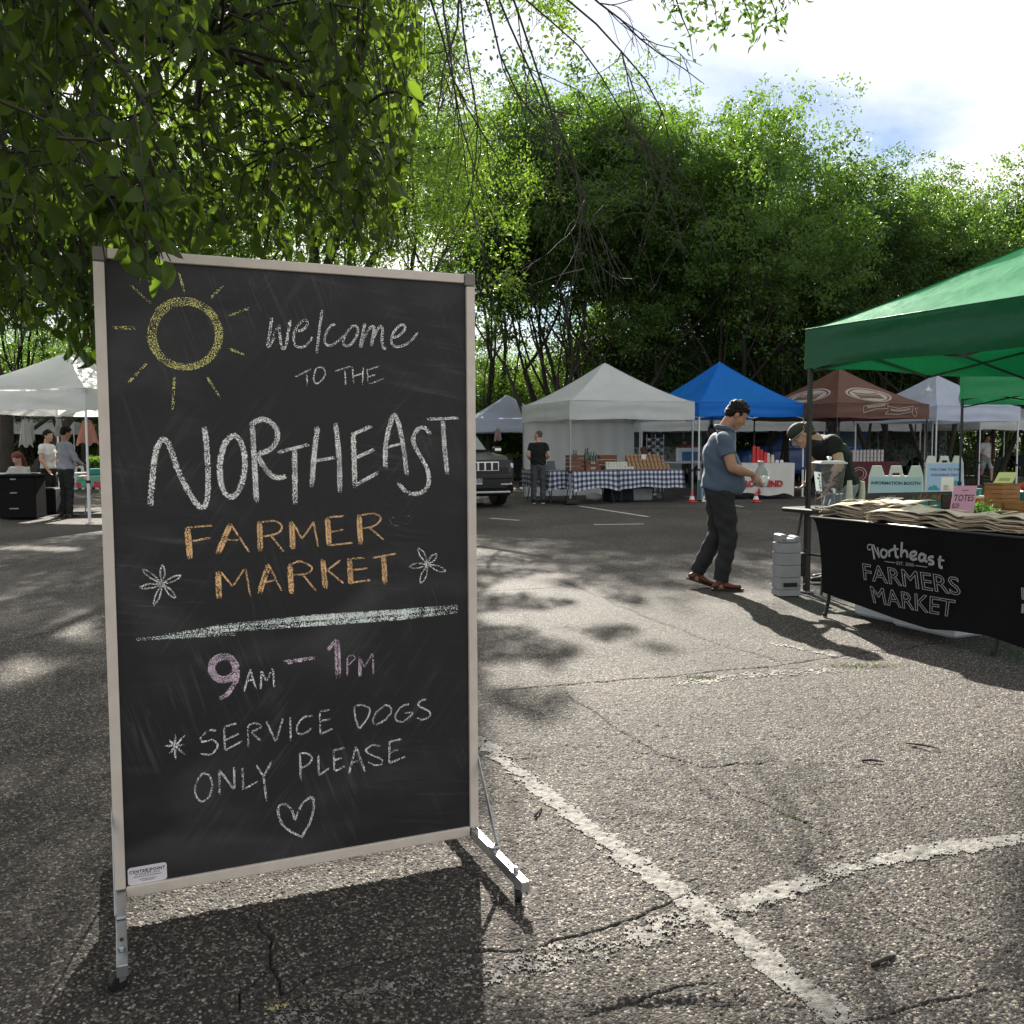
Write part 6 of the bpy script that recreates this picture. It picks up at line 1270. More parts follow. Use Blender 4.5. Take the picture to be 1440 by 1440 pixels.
# ---------------------------------------------------------------- left canopy stall
DK = mat("dark_bin", (.006, .006, .007), spec=.2, rough=.8, var=.2)
bn = empty("storage_cart", gnd(33, 729), .1, label="big black storage bin with pale handles standing before the seated person at left", cat="bin"); mb = MB(); mb.box((0, 0, .40), (.66, .5, .78), bev=.03); mk("bin_body", mb, DK, bn); mb = MB(); mb.box((0, 0, .805), (.70, .54, .05), bev=.015); mk("lid", mb, DK, bn)
for z_, w_ in ((.74, .10), (.49, .12), (.20, .16)): mb = MB(); mb.box((-.05, -.262, z_), (w_, .02, .025), bev=.004); mk("handle", mb, mat("handle_grey", (.25, .25, .25)), bn)
mb = MB(); mb.box((0, 0, .26), (.45, .4, .52), bev=.03); single("dark_box", mb, DK, gnd(66, 722), .2, "lower black box beside the storage bin at left", "box")
FLR = bpy.data.materials.new("floral_cloth"); FLR.use_nodes = True; n = FLR.node_tree; b = n.nodes["Principled BSDF"]; b.inputs['Roughness'].default_value = .8; vv = n.nodes.new("ShaderNodeTexVoronoi"); vv.inputs['Scale'].default_value = 11; rr_ = n.nodes.new("ShaderNodeValToRGB"); rr_.color_ramp.interpolation = 'CONSTANT'; sp_ = n.nodes.new("ShaderNodeSeparateColor")
tcn = n.nodes.new("ShaderNodeTexCoord"); n.links.new(tcn.outputs['Object'], vv.inputs['Vector']); n.links.new(vv.outputs['Color'], sp_.inputs[0]); n.links.new(sp_.outputs[0], rr_.inputs[0]); n.links.new(rr_.outputs[0], b.inputs['Base Color']); rr_.color_ramp.elements[0].color = (.05, .30, .20, 1); rr_.color_ramp.elements[1].position = .75; rr_.color_ramp.elements[1].color = (.10, .40, .30, 1)
for p_, c_ in ((.3, (.55, .06, .10)), (.5, (.5, .35, .30)), (.62, (.40, .05, .04))): e = rr_.color_ramp.elements.new(p_); e.color = (*c_, 1)
ftb = gnd(150, 722); ftb.y += .5; ftable("folding table under the floral cloth beside the chalkboard's left edge", ftb, .3, 1.3, .7, .74, TT, LEGG); cloth("red and green floral tablecloth at the chalkboard's left edge", ftb, .3, 1.35, .75, .745, .22, FLR, seed=5, flare=.05)
mb = MB(); mb.box((0, 0, .07), (.5, .3, .14), bev=.02); single("teal_basket", mb, mat("teal_plastic", (.03, .24, .20), rough=.5), ftb + Vector((-.25, -.05, .75)), .3, "teal basket on the floral tablecloth", "basket")
def garment(label, top, w_, h_, m, seed):
    rs = random.Random(seed); root = empty("hanging_garment", top, .2, label=label, cat="garment"); mb = MB(); ph = rs.uniform(0, 6)
    def gf(u, v):
        ww = w_ * (.35 + .65 * v ** .7); return ((2 * u - 1) * ww / 2, .03 * math.sin(u * 22 + ph) * (v + .2) + .02 * math.sin(u * 9 + v * 3), -h_ * v - .03 * math.sin(u * 13 + ph) * v)
    mb.grid(gf, 18, 8); mk("cloth", mb, m, root, smooth=True); mb = MB(); mb.tube([(-w_ * .2, 0, -.01), (0, 0, .03), (w_ * .2, 0, -.01)], .006, n=5); mb.tube([(0, 0, .03), (0, 0, .10)], .004, n=4); mk("hanger", mb, LEGG, root)
PK = fabric("pink_cloth", (.50, .24, .18), .3); WG = fabric("white_cloth", (.5, .5, .5), .3)
garment("peach pink skirt hanging from the left canopy next to the chalkboard", at(122, 592, 16.9), .42, .42, PK, 1); garment("small pink garment hanging from the pale blue canopy above the car", at(700, 603, 33.6), .30, .42, fabric("pink_grey_cloth", (.5, .36, .34), .3), 2)
garment("long white towel hanging in the left canopy, leftmost", at(35, 590, 17.6), .28, .50, WG, 3); garment("white shirt hanging in the left canopy, second from the left", at(44, 590, 18.2), .14, .42, WG, 4); garment("white cloth hanging over the head of the person in the white tee", at(82, 590, 17.8), .17, .32, WG, 6)
mb = MB(); mb.bar((-.9, 0, 0), (.9, 0, 0), .02); single("hanging_rail", mb, LEGB, at(70, 588, 17.8), .0, "thin rail under the left canopy carrying hanging clothes", "rail")
BT = {}
def bench_fence(label, c, L_, rz, m):
    r_ = empty("picket_panel", c, rz, label=label, cat="fence"); n_ = int(L_ / .16)
    for i in range(n_): mb = MB(); mb.box((-L_ / 2 + .16 * i + .05, 0, .62), (.07, .02, .62)); mk("picket", mb, m, r_)
    for z_ in (.42, .85): mb = MB(); mb.box((0, .025, z_), (L_, .02, .06)); mk("rail", mb, m, r_)
bench_fence("white picket panel behind the seated person at left", (-12.6, 22, 0), 2.4, 0, WHT); bench_fence("white picket panel behind the man in the grey shirt at left", (-9.6, 22.6, 0), 2.0, .1, WHT)
ftable("white table behind the people under the left canopy", (-9.9, 20.2, 0), .1, 2.6, .7, .78, WHT, LEGG)
pr = np.random.RandomState(5); C = pr.uniform([-.5, -.2, 0], [.5, .2, .30], (900, 3)); D = pr.normal(size=(900, 3)); D /= np.linalg.norm(D, axis=1)[:, None]; V, F = leaves(C, D, np.full(900, .10), np.full(900, .035), pr)
o = npmesh("potted_greens", V, F, LF_BUSH, None, label="leafy seedlings on the white table left of the chalkboard", cat="plants", kind='stuff'); o.location = (-8.5, 19.9, .80)
# ---------------------------------------------------------------- black market table by the green canopy
TA = Vector((2.272, 7.055, 0)); TU = Vector((.385, -.923, 0)); TW = Vector((.923, .385, 0)); TZ = .755; TRZ = math.atan2(TU.y, TU.x)
def TP(a, b, z=0): return TA + TU * a + TW * b + Vector((0, 0, z))
def ontable(px, py, z=TZ): return gnd(px, py, z)
BCL = mat("black_spandex", (.0035, .0035, .0045), rough=.7, var=.2, spec=.15); BCT = mat("black_spandex_top", (.010, .010, .012), rough=.38, var=.1, spec=.6)
tab = empty("folding_table", TP(1.22, .38), TRZ, label="long folding table under the black stretch cover, dark curved legs showing", cat="table")
inv = Matrix.Translation(TP(1.22, .38)) @ Matrix.Rotation(TRZ, 4, 'Z'); inv = inv.inverted()
mb = MB(); mb.box((0, 0, TZ - .03), (2.40, .72, .04), bev=.01); mk("table_top", mb, TT, tab)
for (px, py, qx, qy, bb) in ((1160, 867, 1168, 832, .0), (1397, 922, 1408, 880, .0), (0, 0, 0, 0, .62), (0, 0, 0, 0, .63)):
    if px: g0 = gnd(px, py); top = g0 + TW * .04 + TU * .03; top.z = .70; mid = g0 + TW * .02 + TU * .02; mid.z = .20
    else: g0 = TP(.2 if bb == .62 else 1.6, bb); top = g0 + Vector((0, 0, .7)); mid = g0 + Vector((.0, -.03, .2))
    mb = MB(); P = smooth_poly([tuple(g0), tuple(g0.lerp(mid, .6) + Vector((.006, 0, 0))), tuple(mid), tuple(top)], 5); mb.tube([inv @ Vector(p) for p in P], .0135, n=8); lg = mk("leg", mb, LEGB, tab, smooth=True)
    mb = MB(); mb.tube([inv @ (g0 + Vector((0, 0, 0))), inv @ (g0 + Vector((0, 0, .03)))], .017, n=8); mk("rubber_foot", mb, RUB, lg)
cov = empty("table_cover", TP(0, 0), 0, label="black stretch table cover with white market lettering", cat="table cover")
# hem height along the front, and the concave end
HEM = [(0, .20), (.2, .18), (.5, .155), (.85, .12), (1.15, .10), (1.35, .125), (1.6, .14), (2.0, .10), (2.44, .16)]
def hem(a): 
    xs = [h[0] for h in HEM]; return float(np.interp(a, xs, [h[1] for h in HEM]))
def ff(u, v):
    a0 = 2.44 * u; z = TZ + .004; zb_ = hem(a0); zz = z + (zb_ - z) * v; pull = .15 * (1 - (1 - v) ** 2.2) if False else .16 * (v ** .42) - .02 * v
    a = a0 + pull * (1 - u) ** 5 - pull * u ** 5
    bow = -.012 * math.sin(math.pi * v) * 0 + .035 * math.sin(math.pi * min(1, v * 1.0)) * (.3 + .7 * math.sin(math.pi * u))
    return TP(a, bow * .6, zz) - TP(0, 0)
mb = MB(); mb.grid(ff, 60, 16); mk("front_drop", mb, BCL, cov, smooth=True)
def fe(u, v):
    z = TZ + .004; zz = z + (.19 - z) * v; pull = .16 * (v ** .42) - .02 * v; b = u * .76; b = b + pull * .8 * ((1 - u) ** 5 - u ** 5); return TP(pull * (1 - .35 * math.sin(math.pi * u)) + .02 * math.sin(math.pi * u), b, zz) - TP(0, 0)
mb = MB(); mb.grid(fe, 24, 16); mk("end_drop", mb, BCL, cov, smooth=True)
def ft_(u, v): return TP(2.44 * u, .76 * v, TZ + .004 + .003 * math.sin(5 * u)) - TP(0, 0)
mb = MB(); mb.grid(ft_, 12, 4); mk("cover_top", mb, BCT, cov, smooth=True)
mb = MB(); mb.tube([TP(0, 0, TZ + .001) - TP(0, 0), TP(1.2, -.0, TZ + .001) - TP(0, 0), TP(2.44, 0, TZ + .001) - TP(0, 0)], .010, n=6); mk("front_edge", mb, BCT, cov, smooth=True)
WPR2 = mat("white_print", (.30, .30, .31), rough=.7, var=.08)
PN = -TW
def tpx(px, py): q = on_plane(px, py, TA + TW * -.008, PN); return q - TP(0, 0)
def quad_text(name, s, TL, TR, BLq, BR, outline=0, bold=0, m=None, arc=0.0):
    mb = textmesh(s, 1.0, outline=outline, bold=bold); xs = [v[0] for v in mb.v]; ys = [v[1] for v in mb.v]; x0, x1, y0, y1 = min(xs), max(xs), min(ys), max(ys)
    c = [tpx(*p) for p in (TL, TR, BR, BLq)]; nv = []
    for (x, y, z) in mb.v:
        u = (x - x0) / (x1 - x0); v = (y1 - y) / (y1 - y0); p = c[0].lerp(c[1], u).lerp(c[3].lerp(c[2], u), v); p.z += arc * math.sin(math.pi * u); nv.append(tuple(p + PN * (z * .12 + .001)))
    mb.v = nv; return mk(name, mb, m or WPR2, cov)
Z9 = lambda x, y: (1190 + x / 8, 740 + y / 8)
quad_text("printed_word", "FARMERS", Z9(180, 415), Z9(1265, 575), Z9(200, 605), Z9(1295, 785), outline=.014)
quad_text("printed_word", "MARKET", Z9(265, 672), Z9(1232, 832), Z9(310, 862), Z9(1205, 1028), outline=.014)
quad_text("printed_word", "EST. 2000", Z9(568, 395), Z9(762, 418), Z9(568, 432), Z9(762, 456))
def strokes(name, lst, m, pl=Z9, wmul=1.0):
    mb = MB()
    for w_, pts in lst:
        P = smooth_poly([pl(*p) for p in pts], 5) if len(pts) > 2 else np.array([pl(*p) for p in pts]); Q = [tpx(*p) for p in P]; hw = w_ / 2 * wmul / 8 / 1308 * 6.9
        vs = []
        for i, q in enumerate(Q):
            t = (Q[min(i + 1, len(Q) - 1)] - Q[max(i - 1, 0)]).normalized(); nn = PN.cross(t).normalized(); vs += [q + nn * hw + PN * .001, q - nn * hw + PN * .001]
        mb.add(vs, [(2 * i, 2 * i + 1, 2 * i + 3, 2 * i + 2) for i in range(len(Q) - 1)])
    return mk(name, mb, m, cov)
strokes("printed_script_word", [(12, [(300, 215), (262, 205), (240, 225), (250, 262), (280, 260)]), (24, [(290, 225), (305, 290), (318, 372)]), (18, [(305, 205), (335, 275), (375, 355)]), (20, [(372, 352), (362, 280), (352, 235)]),
    (26, [(432, 262), (400, 270), (392, 315), (410, 348), (445, 340), (458, 295), (440, 262)]), (26, [(480, 270), (488, 345)]), (24, [(484, 292), (505, 268), (532, 268)]), (28, [(545, 210), (556, 290), (562, 340), (590, 350)]), (18, [(525, 252), (590, 258)]),
    (28, [(628, 178), (622, 270), (618, 350)]), (26, [(625, 300), (655, 275), (682, 290), (690, 355)]), (26, [(722, 345), (770, 330), (790, 300), (765, 285), (728, 305), (722, 350), (750, 375), (800, 365)]),
    (28, [(885, 325), (845, 312), (822, 345), (832, 385), (865, 385), (885, 345)]), (26, [(893, 318), (890, 385), (915, 400)]), (26, [(985, 345), (945, 345), (930, 372), (975, 395), (975, 425), (925, 425)]), (30, [(1062, 335), (1050, 400), (1055, 455), (1085, 465)]), (18, [(1030, 372), (1105, 388)])], WPR2)
strokes("printed_rule", [(7, [(432, 395), (552, 412)]), (7, [(778, 442), (912, 460)])], WPR2)
quad_text("printed_word", "FA", (1436, 826), (1466, 831), (1437, 843), (1467, 848), outline=.03); quad_text("printed_word", "M", (1437, 849), (1462, 853), (1436, 862), (1462, 866), outline=.05)
# print on the short end of the cover
mb = textmesh("MARKET", .10, outline=.004); Mx = frame3(TP(.15, .26, .42) - TP(0, 0), (0, 0, 1), -TU); mb.xf(Mx); mk("printed_word", mb, WPR2, cov)

# second, smaller dark table behind the left end
B2 = Vector((2.62, 8.22, 0)); s2r = math.atan2(.43, .903)
st = ftable("small dark side table carrying the water dispenser", B2 + TW * .45, s2r, 1.10, .50, .745, mat("dark_laminate", (.02, .02, .022), rough=.4), LEGB)

# tote bags
TOTE = mat("natural_canvas", (.50, .42, .31), rough=.9, var=.10, scale=22, bump=.4, bscale=320)
TOTE2 = mat("printed_canvas", (.56, .49, .38), rough=.9, var=.14, scale=18, bump=.4, bscale=300)
def tote_mesh(seed, wild):
    rs = random.Random(seed); p = [rs.uniform(0, 6) for _ in range(5)]; V = []; nu, nv = 16, 12; W2, D2 = .19, .18; t = .0042
    def h(u, v): 
        e = (2 * abs(u - .5)) ** 2; return wild * (.010 * math.sin(u * 5 + p[0]) + .007 * math.sin(v * 5 + p[1]) + .0035 * math.sin(u * 11 + v * 6 + p[2])) - .012 * e
    def ed(u, v): return 1 + .03 * math.sin(v * 11 + p[3]) + .02 * math.sin(u * 13 + p[4])
    ring = []
    for k, s_ in ((0, 1), (1, -1)):
        for j in range(nv + 1):
            for i in range(nu + 1):
                u, v = i / nu, j / nv; edge = min(u, 1 - u, v, 1 - v); tt = t * min(1, .35 + edge * 9); V.append(((2 * u - 1) * W2 * ed(u, v), (2 * v - 1) * D2 * ed(v, u), h(u, v) + s_ * tt))
    F = []; n_ = (nu + 1) * (nv + 1); g_ = lambda k, i, j: k * n_ + j * (nu + 1) + i
    for j in range(nv):
        for i in range(nu): F.append((g_(0, i, j), g_(0, i + 1, j), g_(0, i + 1, j + 1), g_(0, i, j + 1))); F.append((g_(1, i, j + 1), g_(1, i + 1, j + 1), g_(1, i + 1, j), g_(1, i, j)))
    for i in range(nu): F.append((g_(1, i, 0), g_(1, i + 1, 0), g_(0, i + 1, 0), g_(0, i, 0))); F.append((g_(0, i, nv), g_(0, i + 1, nv), g_(1, i + 1, nv), g_(1, i, nv)))
    for j in range(nv): F.append((g_(0, 0, j), g_(0, 0, j + 1), g_(1, 0, j + 1), g_(1, 0, j))); F.append((g_(1, nu, j), g_(1, nu, j + 1), g_(0, nu, j + 1), g_(0, nu, j)))
    me = bpy.data.meshes.new("tote_bag"); me.from_pydata(V, [], F); me.polygons.foreach_set('use_smooth', [True] * len(F)); me.update(); return me
orn = ["lowest", "second", "third", "fourth", "fifth", "sixth", "seventh", "eighth", "ninth", "tenth", "eleventh", "twelfth", "thirteenth", "top"]
hmesh = MB(); hmesh.tube(smooth_poly([(-.05, -.15, .004), (-.055, -.05, .014), (-.02, .03, .010), (.02, .03, .012), (.05, -.05, .013), (.05, -.15, .004)], 4), .008, n=5, ry=.003)
for si, (a, b, n_, rz, where) in enumerate(((.17, .30, 10, .12, "leftmost stack beside the water dispenser"), (.53, .34, 13, -.06, "tall second stack from the left"), (.76, .17, 9, .2, "low front stack below the second one"), (1.16, .24, 8, -.1, "fourth stack, left of the pink sign's foot"), (1.56, .22, 10, .08, "rightmost stack at the picture edge"))):
    msh = [tote_mesh(si * 7 + q, 1.0) for q in range(2)]; base = TP(a, b, TZ + .022); rs_ = random.Random(si)
    for i in range(n_):
        me = msh[0] if i % 3 else msh[1]
        if i == 0 or me.materials.__len__() == 0: me.materials.append(TOTE)
        me2 = me
        if i == n_ - 1: me2 = tote_mesh(si * 7 + 5, 1.4); me2.materials.append(TOTE2)
        o = bpy.data.objects.new("tote_bag", me2); link(o, None, "cream canvas tote bag, %s in the %s" % (orn[i] if i < n_ - 1 else "topmost", where), "tote bag", 'stacked canvas tote bags')
        o.location = base + Vector((rs_.uniform(-.016, .016), rs_.uniform(-.016, .016), i * .0092 + (.004 if i == n_ - 1 else 0))); o.rotation_euler = (rs_.uniform(-.012, .012), rs_.uniform(-.012, .012), TRZ + rz + rs_.uniform(-.08, .08))
        if i == n_ - 1: hd_ = MB(); hd_.add(hmesh.v, hmesh.f); mk("strap", hd_, TOTE2, o, smooth=True).location = (0, 0, .012)

# water dispenser, cups
CLEAR = mat("clear_plastic", (.93, .95, .95), rough=.06, var=0, transm=.92, ior=1.12, spec=.6); WATER = mat("water", (.90, .95, .95), rough=.02, var=0, transm=1.0, ior=1.2); 
dp = ontable(1165, 716); dsp = empty("water_dispenser", (dp.x, dp.y, TZ + .003), 0, label="clear square water dispenser with lid on the side table by the black pole", cat="water dispenser")
mb = MB()
for (w0, z0, w1, z1) in ((.165, .14, .215, .385),):
    for q in range(4):
        Q_ = Matrix.Rotation(q * math.pi / 2, 3, 'Z'); mb.add([Q_ @ Vector(v) for v in ((-w0 / 2, -w0 / 2, z0), (w0 / 2, -w0 / 2, z0), (w1 / 2, -w1 / 2, z1), (-w1 / 2, -w1 / 2, z1), (-w0 / 2 + .004, -w0 / 2 + .004, z0), (w0 / 2 - .004, -w0 / 2 + .004, z0), (w1 / 2 - .004, -w1 / 2 + .004, z1), (-w1 / 2 + .004, -w1 / 2 + .004, z1))], [(0, 1, 2, 3), (7, 6, 5, 4), (3, 2, 6, 7), (0, 4, 5, 1)])
    mb.box((0, 0, z0 + .002), (w0, w0, .004))
mk("tank", mb, CLEAR, dsp)
mb = MB(); mb.box((0, 0, .235), (.165, .165, .17), bev=.004, taper=1.18); mk("water", mb, WATER, dsp)
FRO = mat("frosted_rim", (.55, .56, .55), rough=.3, var=.05)
mb = MB(); mb.box((0, 0, .39), (.232, .232, .014), bev=.004); mb.box((0, 0, .402), (.20, .20, .012), bev=.004); ld = mk("lid", mb, FRO, dsp); mb = MB(); mb.lathe([(.012, .408), (.010, .42), (.020, .428), (.020, .44), (.012, .446)], n=12); mk("knob", mb, FRO, ld)
mb = MB()
for sx, sy in ((-1, -1), (1, -1), (1, 1), (-1, 1)): mb.bar((sx * .085, sy * .085, 0), (sx * .08, sy * .08, .14), .010)
mb.box((0, 0, .133), (.18, .18, .012), bev=.003); mb.box((0, 0, .005), (.185, .185, .01), bev=.003); mk("stand", mb, CLEAR, dsp)
mb = MB(); mb.tube([(0, -.09, .17), (0, -.13, .17), (0, -.135, .14)], [.012, .011, .009], n=8); mk("spigot", mb, WHT, dsp)
mb = MB(); pr = random.Random(2)
for i in range(24): mb.ell((pr.uniform(-.07, .07), pr.uniform(-.07, .07), .16 + .14 * pr.random()), (.012, .010, .009), 7, 5)
mk("ice", mb, CLEAR, dsp)
PAPER = mat("paper_cup", (.60, .56, .48), rough=.8, var=.05)
c_ = ontable(1194, 709); cup_stack("left stack of upturned cream paper cups beside the dispenser", (c_.x, c_.y, TZ + .006), PAPER, r=.038, h=.19, n=9); c_ = ontable(1209, 707); cup_stack("right stack of upturned cream paper cups, slightly shorter", (c_.x + .02, c_.y, TZ + .006), PAPER, r=.036, h=.17, n=8)

# signs on the table
PINK = mat("pink_card", (.56, .30, .38), rough=.6, var=.05, scale=3); YEL = mat("yellow_card", (.62, .62, .26), rough=.6, var=.04)
def card_quad(name, label, cat, px4, Y, m, words=(), thick=.004, leg=True):
    """card from its four corners (TL, TR, BR, BL) at a depth; real board with thickness and a back strut"""
    P = [at(px, py, Y + dy_) for (px, py, dy_) in px4]; c = (P[0] + P[1] + P[2] + P[3]) / 4; root = empty(name, Vector((c.x, c.y, P[2].z)), 0, label=label, cat=cat); o = Vector(root.location)
    n_ = (P[1] - P[0]).cross(P[3] - P[0]).normalized()
    if n_.y > 0: n_ = -n_
    mb = MB(); F_ = [p - o for p in P]; Bk = [p - n_ * thick for p in F_]; mb.add(F_ + Bk, [(0, 1, 2, 3), (7, 6, 5, 4), (0, 4, 5, 1), (1, 5, 6, 2), (2, 6, 7, 3), (3, 7, 4, 0)]); bd = mk("card", mb, m, root)
    for (s, u, v, hgt, mm, bold) in words:
        tb = textmesh(s, 1.0, bold=bold); ux = (F_[1] - F_[0]); vy_ = (F_[3] - F_[0]); xs = [q[0] for q in tb.v]; ys = [q[1] for q in tb.v]; x0, x1, y0, y1 = min(xs), max(xs), min(ys), max(ys); wd_ = hgt * (x1 - x0) / (y1 - y0) * vy_.length / ux.length
        if isinstance(u, tuple): u0, u1 = u
        else: u0, u1 = u - wd_ / 2, u + wd_ / 2
        tb.v = [tuple(F_[0] + ux * (u0 + (u1 - u0) * (x - x0) / (x1 - x0)) + vy_ * (v - hgt / 2 + hgt * (y1 - y) / (y1 - y0)) + n_ * .0015) for x, y, z in tb.v]; mk("printed_word", tb, mm, bd)
    return root, bd, F_, n_
INK2 = mat("dark_ink", (.03, .02, .03), rough=.6)
r_, bd, Fq_, n_ = card_quad("price_sign", "pink sign reading TOTES $20 standing behind the tote bags", "sign", [(1342, 683, .02), (1374.5, 683, .02), (1368, 728, 0), (1334, 729, 0)], 6.72, PINK, [("TOTES", (.08, .94), .37, .20, INK2, .012), ("$20", (.05, .36), .62, .17, mat("plum_ink", (.16, .03, .06)), .008)])
mb = MB()
for u, v, w_, h_ in ((.36, .13, .30, .012), (.5, .82, .25, .010)): a0 = Fq_[0] + (Fq_[1] - Fq_[0]) * u + (Fq_[3] - Fq_[0]) * v + n_ * .0012; ux = (Fq_[1] - Fq_[0]) * w_; vy_ = (Fq_[3] - Fq_[0]) * h_ * 2; mb.add([a0, a0 + ux, a0 + ux + vy_, a0 + vy_], [(0, 1, 2, 3)])
mk("print_line", mb, mat("plum_ink", (.16, .03, .06)), bd)
r_, bd, Fq_, n_ = card_quad("price_sign", "small yellow sign leaning on top of the tall wooden box", "sign", [(1405, 664, .03), (1431, 664, .03), (1424, 679, 0), (1397, 679, 0)], 6.9, YEL, [], thick=.003)
mb = MB()
for v in (.55, .66, .76): a0 = Fq_[0] + (Fq_[1] - Fq_[0]) * .2 + (Fq_[3] - Fq_[0]) * v + n_ * .0012; ux = (Fq_[1] - Fq_[0]) * .6; vy_ = (Fq_[3] - Fq_[0]) * .05; mb.add([a0, a0 + ux, a0 + ux + vy_, a0 + vy_], [(0, 1, 2, 3)])
mk("print_line", mb, mat("olive_ink", (.2, .22, .08)), bd)
DKP = mat("dark_photo_print", (.018, .022, .018), rough=.35, var=.5, scale=6)
r_, bd, Fq_, n_ = card_quad("photo_sign", "dark landscape photo sign with planted teal pots and white words, behind the totes", "sign", [(1217, 693.5, .0), (1339, 691, -.12), (1338, 722, -.12), (1215, 722, 0)], 7.45, DKP, [("eat right", (.17, .36), .19, .16, mat("pale_ink", (.30, .30, .28)), .0)], thick=.006)
def patch(poly, m, off, nm): 
    mb = MB(); mb.add([Fq_[0] + (Fq_[1] - Fq_[0]) * u + (Fq_[3] - Fq_[0]) * v + n_ * off for u, v in poly], [tuple(range(len(poly)))]); return mk(nm, mb, m, bd)
TEAL = mat("teal_print", (.02, .17, .15), rough=.5); LFG = mat("leaf_print", (.06, .12, .04), rough=.5, var=.4, scale=60); RDP = mat("stem_print", (.25, .07, .05), rough=.5)
patch([(.58, .50), (.74, .50), (.72, .98), (.60, .98)], TEAL, .0014, "printed_pot"); patch([(.75, .48), (.90, .48), (.88, .96), (.77, .96)], TEAL, .0014, "printed_pot")
prr = random.Random(9)
for i in range(34):
    u = prr.uniform(.56, .97); b_ = (u + prr.uniform(-.02, .02), prr.uniform(.4, .52)); t_ = (u + prr.uniform(-.09, .09), prr.uniform(.04, .3)); w_ = prr.uniform(.006, .014); patch([(b_[0] - w_ * .4, b_[1]), (b_[0] + w_ * .4, b_[1]), ((b_[0] + t_[0]) / 2 + w_, (b_[1] + t_[1]) / 2), t_, ((b_[0] + t_[0]) / 2 - w_, (b_[1] + t_[1]) / 2)], LFG if i % 5 else RDP, .0016 + .00015 * i, "printed_leaf")
r_, bd, Fq_, n_ = card_quad("paper_sign", "white paper card standing between the pink sign and the rear A-frame sign", "sign", [(1324, 671, .0), (1341, 671, 0), (1341, 692, 0), (1323, 692, 0)], 7.35, WHT, [], thick=.002)
mb = MB(); 
for v, w_ in ((.55, .35), (.63, .5), (.71, .3), (.79, .5)): a0 = Fq_[0] + (Fq_[1] - Fq_[0]) * .2 + (Fq_[3] - Fq_[0]) * v + n_ * .001; ux = (Fq_[1] - Fq_[0]) * w_; vy_ = (Fq_[3] - Fq_[0]) * .04; mb.add([a0, a0 + ux, a0 + ux + vy_, a0 + vy_], [(0, 1, 2, 3)])
mk("print_line", mb, mat("grey_ink", (.15, .15, .15)), bd)
mb = MB(); mb.box((0, 0, .07), (.10, .05, .145), bev=.004); p = at(1332, 692, 7.35); single("card_block", mb, BLK, Vector((p.x, p.y, TZ + .004)), 0, "small dark block holding up the white paper card", "block")
# wooden boxes, produce
def at_table(px, Y): return Vector((at(px, 700, Y).x, Y, TZ + .006))
tall = empty("wooden_box", at_table(1409, 6.98), TRZ + 1.5, label="tall orange-brown slatted wooden box carrying the yellow sign", cat="wooden box", group='wooden boxes on the black table')
for i in range(7):
    for q in range(4): mb = MB(); Q_ = Matrix.Rotation(q * math.pi / 2, 3, 'Z'); mb.box(Q_ @ Vector((0, -.078, .018 + i * .034)), (.172 if q % 2 == 0 else .142, .010, .031), M3=Q_); mk("slat", mb, WOODO, tall)
mb = MB(); mb.box((0, 0, .244), (.18, .175, .008)); mk("top_board", mb, WOODO, tall)
crate("low orange-brown crate left of the tall wooden box", at_table(1382, 7.35), TRZ + 1.4, (.20, .16, .12), WOODO, 3, group='wooden boxes on the black table'); crate("open orange-brown crate at the right edge beside the tall box", at_table(1446, 6.75), TRZ + 1.5, (.24, .18, .13), WOODO, 2, group='wooden boxes on the black table')
pr = np.random.RandomState(9); C = pr.normal(size=(420, 3)) * [.045, .04, .022] + [0, 0, .045]; D = pr.normal(size=(420, 3)) + [0, 0, .4]; D /= np.linalg.norm(D, axis=1)[:, None]; V, F = leaves(C, D, np.full(420, .035), np.full(420, .010), pr)
o = npmesh("green_produce", V, F, mat("bright_greens", (.12, .24, .05), rough=.5, var=.6, scale=30, trans=.25), None, label="small heap of bright leafy greens right of the pink sign", cat="vegetables", kind='stuff'); o.location = at_table(1382, 6.85)
mb = MB(); mb.lathe([(.05, 0), (.062, .05), (.065, .055), (.058, .055)], n=16); single("teal_bowl", mb, mat("teal_plastic", (.03, .24, .20), rough=.5), at_table(1369, 7.7) + Vector((0, 0, .12)), 0, "teal bowl behind the pink sign, on a small riser", "bowl", smooth=True)
mb = MB(); mb.box((0, 0, .058), (.16, .12, .116)); single("riser_box", mb, WHT, at_table(1369, 7.7), 0, "pale riser box under the teal bowl", "box")
mb = MB(); mb.box((0, 0, .09), (.22, .16, .18), bev=.01, taper=1.05); single("teal_basket", mb, mat("teal_dark", (.01, .12, .13), rough=.5), at_table(1446, 7.3), .2, "dark teal basket at the right picture edge behind the crate", "basket")
mb = MB(); mb.ell((0, 0, .03), (.04, .04, .035), 12, 8); single("tomato", mb, mat("tomato_red", (.5, .04, .03), rough=.3), at_table(1440, 7.28) + Vector((0, 0, .18)), 0, "red tomato on top of the teal basket at the right edge", "tomato", smooth=True)
# white bins under the table
for px, py, w_, lab in ((1232, 870, .40, "white plastic bin under the black table, left one"), (1300, 888, .55, "white plastic bin under the black table, right one")):
    p = gnd(px, py); p = p + TW * .13; mb = MB(); mb.box((0, 0, .15), (w_, .32, .30), bev=.02, taper=1.06); single("plastic_bin", mb, mat("bin_white", (.60, .63, .66), rough=.45, var=.05), p, TRZ, lab, "bin", 'white bins under the table')

